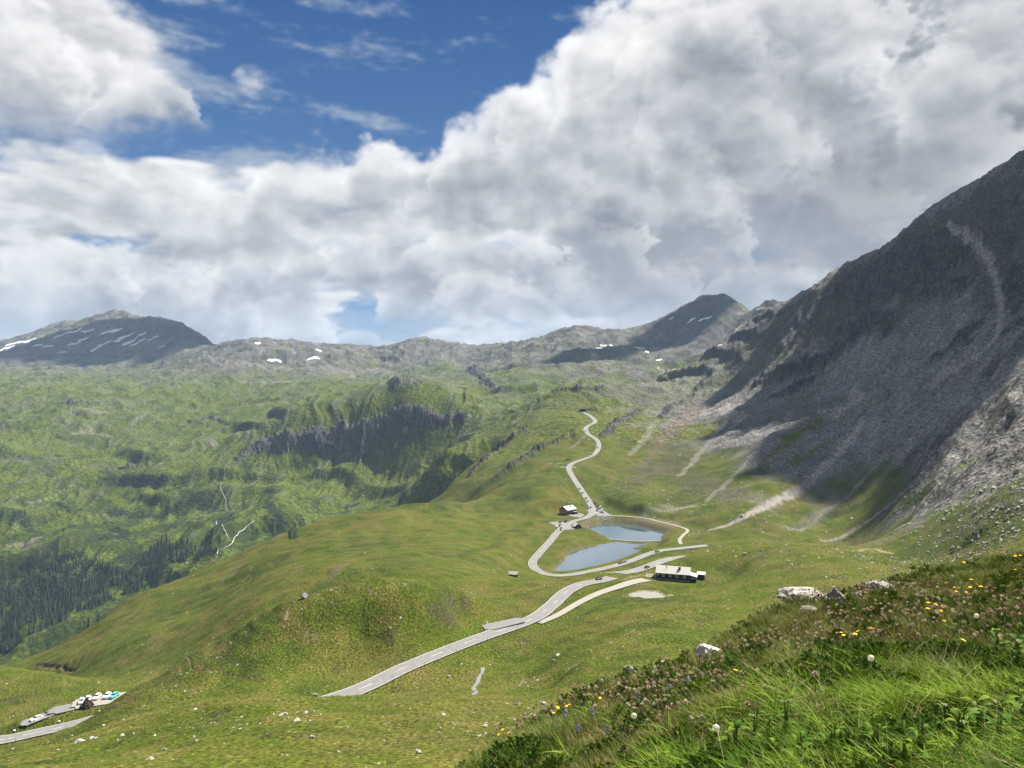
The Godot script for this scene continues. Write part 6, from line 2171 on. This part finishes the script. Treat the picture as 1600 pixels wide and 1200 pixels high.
func build_forest() -> void:
	var rng := RandomNumberGenerator.new()
	rng.seed = 67
	M.needles = plain(0.012, 0.027, 0.013, 0.9)
	M.needles_light = plain(0.022, 0.042, 0.016, 0.9)
	M.bark = plain(0.07, 0.05, 0.04, 0.9)
	M.pine_scrub = StandardMaterial3D.new()
	M.pine_scrub.vertex_color_use_as_albedo = true
	M.pine_scrub.roughness = 0.9
	var poly := PackedVector2Array()
	for s in SPOTS_FOREST:
		poly.append(Vector2(s[0], s[1]))
	var box := Rect2(poly[0], Vector2.ZERO)
	for p in poly:
		box = box.expand(p)
	var crowns := [spruce_mesh(1), spruce_mesh(2), spruce_mesh(3)]
	var stem := post_mesh(0.02, 0.008, 0.35, 5)
	var protos := []
	for k in 3:
		var t := Node3D.new()
		part("crown", crowns[k], M.needles if k < 2 else M.needles_light, t)
		part("trunk", stem, M.bark, t)
		protos.append(t)
	var spots := []
	var tries := 0
	while spots.size() < 2600 and tries < 30000:
		tries += 1
		var p := box.position + Vector2(rng.randf(), rng.randf()) * box.size
		if not Geometry2D.is_point_in_polygon(p, poly) or tone_a.get_noise_2d(p.x * 0.9, p.y * 0.9) < -0.28:
			continue
		spots.append(p)
	# single firs standing outside the wood
	for p in [Vector2(-355, -640), Vector2(-362, -648)]:
		spots.append(p)
	spots.sort_custom(func(a, b): return a.length() < b.length())
	var rest := []
	for i in spots.size():
		var p: Vector2 = spots[i]
		var h := rng.randf_range(6.0, 13.0) + 9.0 * rng.randf() * rng.randf()
		var tr := Transform3D(Basis(Vector3.UP, rng.randf() * TAU).scaled_local(Vector3(h * rng.randf_range(0.85, 1.15), h, h)), Vector3(p.x, land(p.x, p.y) - 0.3, p.y))
		if i < 240:
			var o: Node3D = protos[i % 3].duplicate()
			o.name = numbered("spruce_tree")
			add_child(o)
			o.transform = tr
			tag(o, "dark spruce in the wood on the valley slope at the left", "tree", "spruces of the valley wood")
		else:
			rest.append(tr)
	scattered("spruce_wood", crowns[0], M.needles, rest)
	for t in protos:
		t.free()
	# mats of dwarf pine
	var where := []
	var tints := PackedColorArray()
	for run in runs:
		if run[4] != "shrub":
			continue
		var n := int(60 + 3.0 * (run[0] as Vector2).distance_to(run[1]) * (run[2] + run[3]) / 90.0)
		for i in mini(n, 700):
			var t := rng.randf()
			var p: Vector2 = (run[0] as Vector2).lerp(run[1], t) + Vector2(rng.randfn(), rng.randfn()) * lerpf(run[2], run[3], t) * 0.5
			var e := patch_weight(run, p)
			if rng.randf() > e:
				continue
			var s := rng.randf_range(2.5, 6.0)
			where.append(Transform3D(Basis(Vector3.UP, rng.randf() * TAU).scaled_local(Vector3(s, s * 0.8, s)), Vector3(p.x, land(p.x, p.y) - 0.2, p.y)))
			var g := rng.randf_range(0.7, 1.3)
			tints.append(Color(0.030 * g, 0.052 * g, 0.020 * g))
	scattered("dwarf_pine_scrub", bush_mesh(9), M.pine_scrub, where, tints)


# ---------------------------------------------------------------- plants and stones at the viewer's feet

func blade(st: SurfaceTool, rng: RandomNumberGenerator, root: Vector3, h: float, w: float, lean: float, steps := 3) -> void:
	# one leaf of grass: a tapering strip that bends over
	var a := rng.randf() * TAU
	var out := Vector3(cos(a), 0, sin(a)) + Vector3(-0.18, 0, 0.08)
	var side := Vector3(-out.z, 0, out.x).normalized() * w * 0.5
	var prev := root
	var bend := lean * rng.randf_range(0.5, 1.5)
	for k in steps:
		var t := (k + 1.0) / steps
		var p := root + Vector3(0, h * (t - 0.35 * bend * t * t), 0) + out * h * bend * t * t
		var s0 := side * (1.0 - float(k) / steps)
		var s1 := side * (1.0 - t)
		if k < steps - 1:
			for v in [prev - s0, p + s1, prev + s0, prev - s0, p - s1, p + s1]:
				st.add_vertex(v)
		else:
			for v in [prev - s0, p, prev + s0]:
				st.add_vertex(v)
		prev = p


func tuft(seed_: int, blades: int, spread: float, h: float, w: float, lean: float, steps := 3) -> ArrayMesh:
	var rng := RandomNumberGenerator.new()
	rng.seed = seed_
	var st := tool_()
	for k in blades:
		var a := rng.randf() * TAU
		var r := spread * sqrt(rng.randf())
		blade(st, rng, Vector3(cos(a) * r, -0.01, sin(a) * r), h * rng.randf_range(0.45, 1.1), w * rng.randf_range(0.7, 1.2), lean, steps)
	return done(st)


func ball(st: SurfaceTool, at: Vector3, r: float, flat := 1.0, n := 5) -> void:
	for j in n:
		for i in n * 2:
			var q := []
			for c in [[j, i], [j, i + 1], [j + 1, i + 1], [j + 1, i]]:
				var el: float = (c[0] / float(n) - 0.5) * PI
				var az: float = PI * c[1] / n
				q.append(at + Vector3(cos(el) * cos(az), sin(el) * flat, cos(el) * sin(az)) * r)
			quad(st, q[0], q[1], q[2], q[3])


func seed_head(seed_: int) -> ArrayMesh:
	# a withered flower: a ragged little ball of dry florets
	var rng := RandomNumberGenerator.new()
	rng.seed = seed_
	var st := tool_()
	for k in 26:
		var d := Vector3(rng.randfn(), rng.randfn() * 0.8 + 0.3, rng.randfn()).normalized()
		var s := d.cross(Vector3(rng.randfn(), rng.randfn(), rng.randfn())).normalized() * 0.006
		for v in [s, d * 0.017, -s]:
			st.add_vertex(v)
	return done(st)


func leaf_material(r: float, g: float, b: float, through: float, tinted := false) -> StandardMaterial3D:
	var m := plain(r, g, b, 0.85)
	m.metallic_specular = 0.2
	if tinted:
		m.albedo_color = Color.WHITE
		m.vertex_color_use_as_albedo = true
	m.backlight_enabled = true
	m.backlight = Color(through, through, through * 0.8)
	return m


func standing(x: float, z: float, scale_: float, rng: RandomNumberGenerator, tilt := 0.25) -> Transform3D:
	var b := Basis(Vector3(rng.randfn(), 0, rng.randfn()).normalized(), rng.randf() * tilt) * Basis(Vector3.UP, rng.randf_range(-1.6, 1.6))
	return Transform3D(b.scaled_local(Vector3.ONE * scale_), Vector3(x, land(x, z), z))


func lush_share(x: float, z: float) -> float:
	# where the long juicy grass grows: low at the right, close to the viewer
	var r := sqrt(x * x + z * z)
	var b := atan2(x, -z)
	return smoothstep(0.16, 0.34, b + 0.12 * bump_2.get_noise_2d(x * 0.8, z * 0.8)) * (1.0 - smoothstep(5.0, 7.2, r + 2.0 * bump_2.get_noise_2d(x * 0.9 + 30.0, z * 0.9)))


func by_herb(x: float, z: float) -> bool:
	for s in SPOTS_LEAFY:
		if absf(x - s[0]) + absf(z - s[1]) < 0.20:
			return true
	return false


func build_foreground() -> void:
	var rng := RandomNumberGenerator.new()
	rng.seed = 4242
	var turf_leaf := leaf_material(1, 1, 1, 0.5, true)
	# short turf
	var where := [[], [], []]
	var tints := [PackedColorArray(), PackedColorArray(), PackedColorArray()]
	for i in 46000:
		var r := exp(rng.randf_range(log(2.2), log(19.0)))
		var b := rng.randf_range(-0.30, 0.86)
		var x := r * sin(b)
		var z := -r * cos(b)
		var lush := lush_share(x, z)
		if rng.randf() < lush * 0.7:
			continue
		var bare := smoothstep(0.28, 0.55, tone_c.get_noise_2d(x * 2.2, z * 2.2))
		if rng.randf() < bare * 0.8:
			continue
		var k := i % 3
		where[k].append(standing(x, z, rng.randf_range(0.55, 1.25) * (0.8 + 0.02 * r), rng))
		var t := clampf(0.5 + 0.8 * bump_2.get_noise_2d(x * 1.7, z * 1.7) + rng.randf_range(-0.3, 0.3), 0.0, 1.0)
		var c := Vector3(0.058, 0.108, 0.014).lerp(Vector3(0.130, 0.138, 0.034), t)
		if rng.randf() < 0.16:
			c = Vector3(0.24, 0.19, 0.10)
		tints[k].append(Color(c.x, c.y, c.z))
	for k in 3:
		scattered("turf_grass", tuft(700 + k, 20, 0.085, 0.17, 0.0065, 0.55), turf_leaf, where[k], tints[k])
	# long arching grass
	where = [[], []]
	tints = [PackedColorArray(), PackedColorArray()]
	for i in 15000:
		var r := exp(rng.randf_range(log(1.9), log(9.5)))
		var b := rng.randf_range(-0.05, 0.95)
		var x := r * sin(b)
		var z := -r * cos(b)
		var heap := smoothstep(-0.45, 0.15, bump_2.get_noise_2d(x * 2.4 + 50.0, z * 2.4))
		if rng.randf() > lush_share(x, z) * heap or by_herb(x, z):
			continue
		var k := i % 2
		where[k].append(standing(x, z, rng.randf_range(0.45, 0.8) + 0.35 * heap, rng, 0.5))
		var t := clampf(0.5 + 0.9 * bump_2.get_noise_2d(x * 1.3 + 11.0, z * 1.3) + rng.randf_range(-0.25, 0.25), 0.0, 1.0)
		var c := Vector3(0.042, 0.105, 0.008).lerp(Vector3(0.135, 0.215, 0.016), t)
		if rng.randf() < 0.08:
			c = Vector3(0.26, 0.22, 0.11)
		tints[k].append(Color(c.x, c.y, c.z))
	scattered("long_grass", tuft(710, 24, 0.07, 0.25, 0.0080, 0.95, 5), turf_leaf, where[0], tints[0])
	scattered("long_grass", tuft(711, 18, 0.05, 0.20, 0.0095, 0.7, 4), turf_leaf, where[1], tints[1])
	# low leafy herbs between the grass
	var herb := tool_()
	for k in 7:
		var a := TAU * k / 7 + 0.3 * (k % 2)
		var d := Vector3(cos(a), 0, sin(a))
		var q := Vector3(-d.z, 0, d.x) * 0.011
		var y := 0.03 + 0.012 * (k % 3)
		quad(herb, Vector3(0, 0.01, 0), d * 0.018 + Vector3(0, y, 0) - q, d * 0.040 + Vector3(0, y - 0.004, 0), d * 0.018 + Vector3(0, y, 0) + q)
	var herbs := []
	var herb_tints := PackedColorArray()
	for i in 20000:
		var r := exp(rng.randf_range(log(2.2), log(14.0)))
		var b := rng.randf_range(-0.25, 0.9)
		var x := r * sin(b)
		var z := -r * cos(b)
		if rng.randf() > smoothstep(-0.15, 0.30, bump_2.get_noise_2d(x * 1.1 + 200.0, z * 1.1)):
			continue
		var t := standing(x, z, rng.randf_range(0.7, 1.6), rng, 0.5)
		t.origin.y += rng.randf_range(0.0, 0.10)
		herbs.append(t)
		var c := Vector3(0.030, 0.075, 0.012).lerp(Vector3(0.120, 0.165, 0.016), rng.randf() * rng.randf())
		herb_tints.append(Color(c.x, c.y, c.z))
	scattered("low_herbs", done(herb), turf_leaf, herbs, herb_tints)
	# broad bladed grass and pale dead straws
	var broad := []
	var broad_tints := PackedColorArray()
	for i in 2600:
		var r := exp(rng.randf_range(log(2.0), log(9.0)))
		var b := rng.randf_range(0.05, 0.95)
		var x := r * sin(b)
		var z := -r * cos(b)
		if rng.randf() > 0.25 + 0.75 * lush_share(x, z) or rng.randf() > smoothstep(-0.2, 0.3, bump_2.get_noise_2d(x * 1.9 + 120.0, z * 1.9)):
			continue
		broad.append(standing(x, z, rng.randf_range(0.6, 1.2), rng, 0.5))
		var c := Vector3(0.045, 0.110, 0.010).lerp(Vector3(0.155, 0.235, 0.016), rng.randf())
		broad_tints.append(Color(c.x, c.y, c.z))
	scattered("broad_grass", tuft(740, 11, 0.05, 0.22, 0.019, 0.9, 5), turf_leaf, broad, broad_tints)
	var straws := []
	var straw_tints := PackedColorArray()
	for i in 900:
		var r := exp(rng.randf_range(log(2.3), log(11.0)))
		var b := rng.randf_range(-0.15, 0.9)
		var x := r * sin(b)
		var z := -r * cos(b)
		straws.append(standing(x, z, rng.randf_range(0.6, 1.2), rng, 0.9))
		straw_tints.append(Color(0.42, 0.37, 0.22) * rng.randf_range(0.6, 1.1))
	scattered("dead_straws", tuft(750, 2, 0.03, 0.50, 0.0045, 0.5, 4), turf_leaf, straws, straw_tints)
	# dry flower stems with pinkish brown heads
	var stems := []
	var heads := []
	var stem_tints := PackedColorArray()
	var head_tints := PackedColorArray()
	for i in 7500:
		var r := exp(rng.randf_range(log(4.0), log(17.0)))
		var b := rng.randf_range(-0.25, 0.80)
		var x := r * sin(b)
		var z := -r * cos(b)
		var thick := smoothstep(-0.12, 0.35, bump_2.get_noise_2d(x * 0.45 + 70.0, z * 0.45)) * smoothstep(4.5, 8.0, r)
		if rng.randf() > thick * (1.0 - 0.9 * lush_share(x, z)):
			continue
		var t := standing(x, z, rng.randf_range(0.6, 1.15), rng, 0.35)
		stems.append(t)
		stem_tints.append(Color(0.16, 0.14, 0.07))
		var hs := rng.randf_range(0.7, 1.4)
		heads.append(Transform3D(Basis(Vector3.UP, rng.randf() * TAU).scaled_local(Vector3.ONE * hs), t * Vector3(0, 0.24, 0)))
		var c := Color(0.50, 0.36, 0.30) if rng.randf() < 0.55 else (Color(0.62, 0.54, 0.46) if rng.randf() < 0.6 else Color(0.24, 0.13, 0.10))
		head_tints.append(c * rng.randf_range(0.75, 1.2))
	scattered("dry_stems", post_mesh(0.0028, 0.0016, 0.24, 3), turf_leaf, stems, stem_tints)
	scattered("withered_flower_heads", seed_head(5), turf_leaf, heads, head_tints)
	build_flowers(rng)
	build_leafy_plants(rng)
	build_near_stones(rng)
	build_tussocks(rng)


func build_flowers(rng: RandomNumberGenerator) -> void:
	var green := leaf_material(0.09, 0.13, 0.03, 0.4)
	var yellow := leaf_material(0.85, 0.50, 0.015, 0.4)
	var blue := leaf_material(0.13, 0.14, 0.55, 0.4)
	var white := leaf_material(0.72, 0.72, 0.68, 0.7)
	var stalk := post_mesh(0.0026, 0.0018, 0.26, 4)
	# yellow: a flat disc of two rows of narrow petals over a green cup
	var petals := tool_()
	for row in 2:
		var n := 14 - row * 4
		for i in n:
			var a := TAU * (i + 0.5 * row) / n
			var d := Vector3(cos(a), 0, sin(a))
			var s := Vector3(-d.z, 0, d.x) * 0.0042
			var l := 0.021 - 0.007 * row
			var y := 0.002 + 0.003 * row
			quad(petals, Vector3(0, y, 0) - s * 0.5, d * l + Vector3(0, y + 0.004, 0) - s, d * l + Vector3(0, y + 0.004, 0) + s, Vector3(0, y, 0) + s * 0.5)
	var disc := done(petals)
	var cup_tool := tool_()
	ball(cup_tool, Vector3(0, -0.004, 0), 0.007, 1.0, 4)
	var cup := done(cup_tool)
	var n_yellow := 0
	for s in SPOTS_YELLOW:
		var right: bool = s[0] > 3.0
		var o := thing("yellow_flower", "yellow hawkbit flower in the dry grass at the right edge of the slope" if right else "yellow hawkbit flower on the lower left rim of the flowery slope", "flower", Vector3(s[0], land(s[0], s[1]), s[1]), rng.randf() * TAU, "yellow flowers at the right" if right else "yellow flowers on the lower rim")
		var k := rng.randf_range(0.65, 0.95)
		o.scale = Vector3.ONE * k
		part("stem", stalk, green, o)
		var head := part("flower_head", disc, yellow, o, Vector3(0, 0.262, 0), Basis(Vector3(1, 0, 0), rng.randf_range(-0.1, 0.6)))
		part("cup", cup, green, head)
		n_yellow += 1
	# blue bellflowers
	var bell := tool_()
	for i in 8:
		var a := TAU * i / 8
		var b := TAU * (i + 1) / 8
		quad(bell, Vector3(cos(a) * 0.004, 0.0, sin(a) * 0.004), Vector3(cos(b) * 0.004, 0.0, sin(b) * 0.004), Vector3(cos(b) * 0.011, -0.018, sin(b) * 0.011), Vector3(cos(a) * 0.011, -0.018, sin(a) * 0.011))
		quad(bell, Vector3(cos(a) * 0.011, -0.018, sin(a) * 0.011), Vector3(cos(b) * 0.011, -0.018, sin(b) * 0.011), Vector3(cos((a + b) / 2) * 0.018, -0.026, sin((a + b) / 2) * 0.018), Vector3(cos((a + b) / 2) * 0.018, -0.026, sin((a + b) / 2) * 0.018))
	var bell_mesh := done(bell)
	for s in SPOTS_BLUE:
		var o := thing("bellflower", "small blue bellflower in the grass of the flowery slope's lower rim", "flower", Vector3(s[0], land(s[0], s[1]), s[1]), rng.randf() * TAU, "blue bellflowers")
		part("stem", post_mesh(0.002, 0.0014, 0.2, 4), green, o)
		for k in 3:
			part("bell", bell_mesh, blue, o, Vector3(rng.randf_range(-0.014, 0.014), 0.2 - 0.022 * k, rng.randf_range(-0.014, 0.014)), Basis(Vector3(rng.randfn(), 0, rng.randfn()).normalized(), 0.6).scaled(Vector3.ONE * 0.85))
	# seed clocks: a core with many fine rays
	var clock := tool_()
	for k in 150:
		var d := Vector3(rng.randfn(), rng.randfn(), rng.randfn()).normalized()
		var side := d.cross(Vector3(rng.randfn(), rng.randfn(), rng.randfn())).normalized()
		for v in [side * 0.0008, d * 0.026, -side * 0.0008]:
			clock.add_vertex(v)
		var c := d * 0.026
		var w := side * 0.0055
		var u := side.cross(d) * 0.0055
		for v in [c - w, c + u, c + w, c - w, c + w, c - u]:
			clock.add_vertex(v)
	var clock_mesh := done(clock)
	var said := ["fluffy white seed clock at the bottom edge in front of the long grass", "pale seed clock on the short turf near the bottom", "white seed clock above the long grass at the right edge", "large faded seed clock among the arching long grass"]
	var n := 0
	for s in SPOTS_CLOCKS:
		var o := thing("seed_clock", said[n], "flower", Vector3(s[0], land(s[0], s[1]), s[1]))
		part("stem", post_mesh(0.0030, 0.0022, 0.24, 4), green, o)
		part("seed_ball", clock_mesh, white, o, Vector3(0, 0.265, 0), Basis.IDENTITY.scaled(Vector3.ONE * s[3] * 0.8))
		n += 1


func build_leafy_plants(rng: RandomNumberGenerator) -> void:
	# broad leaved herbs: stalked, folded, wavy-edged leaves
	var leaf := tool_()
	var steps := 7
	var rows_ := []
	for i in steps + 1:
		var t := i / float(steps)
		var w := 0.46 * sin(PI * pow(t, 0.62)) * (1.0 - 0.1 * t)
		var row := []
		for k in 5:
			var q := (k - 2) / 2.0
			row.append(Vector3(q * w * 0.5, 0.10 * absf(q) * w + 0.16 * sin(PI * t) - 0.22 * t * t + 0.012 * sin(9.0 * t + k * 2.0), t))
		rows_.append(row)
	for i in steps:
		for k in 4:
			quad(leaf, rows_[i][k], rows_[i][k + 1], rows_[i + 1][k + 1], rows_[i + 1][k])
	var leaf_mesh := done(leaf)
	var greens := [leaf_material(0.055, 0.118, 0.010, 0.5), leaf_material(0.036, 0.085, 0.010, 0.45), leaf_material(0.090, 0.145, 0.012, 0.5)]
	var stalk := post_mesh(0.004, 0.003, 0.12, 4)
	for s in SPOTS_LEAFY:
		var o := thing("leafy_herb", "broad leaved green herb in the long grass at the bottom right", "plant", Vector3(s[0], land(s[0], s[1]), s[1]), rng.randf() * TAU, "broad leaved herbs at the bottom right")
		var n := rng.randi_range(7, 11)
		for k in n:
			var a := TAU * k / n + rng.randf_range(-0.3, 0.3)
			var size: float = s[2] * rng.randf_range(0.6, 1.25)
			var b := Basis(Vector3.UP, a) * Basis(Vector3.RIGHT, rng.randf_range(-0.75, -0.1))
			var h := rng.randf_range(0.08, 0.26)
			var l := part("leaf", leaf_mesh, greens[rng.randi() % 3], o, Vector3(sin(a) * 0.02, h, cos(a) * 0.02), b.scaled_local(Vector3(size, size, size)))
			part("leaf_stalk", stalk, greens[1], o, Vector3(0, -0.02, 0), Basis(Vector3.RIGHT.rotated(Vector3.UP, a), 0.1).scaled(Vector3(1, (h + 0.05) / 0.12, 1)))


func build_near_stones(rng: RandomNumberGenerator) -> void:
	# name, shape seed, bearing-wise place, size, how flat, stone
	var list := [
		["long white slab of rock on the crest of the flowery slope", 501, Vector2(4.42, -11.55), Vector3(0.80, 0.42, 0.40), M.pale_stone, 0.15], ["white quartz lump in the turf right of the bottom centre", 502, Vector2(2.30, -8.70), Vector3(0.34, 0.34, 0.30), M.pale_stone, 0.6],
		["slanting dark grey stone below the white slab", 503, Vector2(4.20, -9.85), Vector3(0.34, 0.36, 0.26), M.grey_stone, 0.3], ["small grey stone just right of the slanting dark one", 504, Vector2(4.62, -10.15), Vector3(0.16, 0.18, 0.15), M.grey_stone, 0.0],
		["small pale rounded stone near the leafy crest", 505, Vector2(5.65, -11.50), Vector3(0.18, 0.20, 0.16), M.stone, 0.0], ["flat brownish stone below the small pale one", 506, Vector2(5.30, -10.95), Vector3(0.50, 0.16, 0.30), M.stone, 0.2],
		["little pale stone half sunk in turf under the slab", 507, Vector2(3.78, -9.75), Vector3(0.20, 0.14, 0.16), M.stone, 0.4], ["flat grey stone ledge on the rim left of the white slab", 508, Vector2(2.12, -10.30), Vector3(0.44, 0.24, 0.32), M.stone, -0.2],
		["grey stone at the lower rim among the dry flowers", 509, Vector2(1.55, -9.70), Vector3(0.26, 0.28, 0.22), M.grey_stone, 0.5],
	]
	for e in list:
		var p: Vector2 = e[2]
		single("rim_stone", rock_mesh(e[1], 0.9, 14), e[4], e[0], "stone", Transform3D(Basis(Vector3.UP, e[5]).scaled_local(e[3] * 1.15), Vector3(p.x, land(p.x, p.y) + 0.02, p.y)))


func build_tussocks(rng: RandomNumberGenerator) -> void:
	# uneven clumps of grass all over the nearer meadows
	var m := leaf_material(1, 1, 1, 0.35, true)
	m.roughness = 1.0
	var where := []
	var tints := PackedColorArray()
	for i in 130000:
		var r := sqrt(rng.randf_range(45.0 * 45.0, 210.0 * 210.0)) if i % 2 else exp(rng.randf_range(log(60.0), log(440.0)))
		var b := rng.randf_range(-0.62, 0.62)
		var x := r * sin(b)
		var z := -r * cos(b)
		var clump := bump_2.get_noise_2d(x * 0.5, z * 0.5) + 0.8 * bump_7.get_noise_2d(x, z)
		if rng.randf() > smoothstep(-0.6, 0.8, clump) or near_road(x, z):
			continue
		var s := rng.randf_range(0.35, 1.0) * (0.30 + 0.0026 * r)
		where.append(Transform3D(Basis(Vector3.UP, rng.randf() * TAU).scaled_local(Vector3(s, s * rng.randf_range(0.5, 0.9), s)), Vector3(x, land(x, z) - 0.03, z)))
		var t := clampf(0.5 + 0.9 * tone_c.get_noise_2d(x, z) + 0.5 * tone_a.get_noise_2d(x, z) + rng.randf_range(-0.25, 0.25), 0.0, 1.0)
		var c := Vector3(0.075, 0.115, 0.018).lerp(Vector3(0.175, 0.165, 0.045), t)
		tints.append(Color(c.x, c.y, c.z))
	scattered("meadow_tussocks", tuft(730, 13, 0.42, 0.55, 0.16, 0.6, 2), m, where, tints)
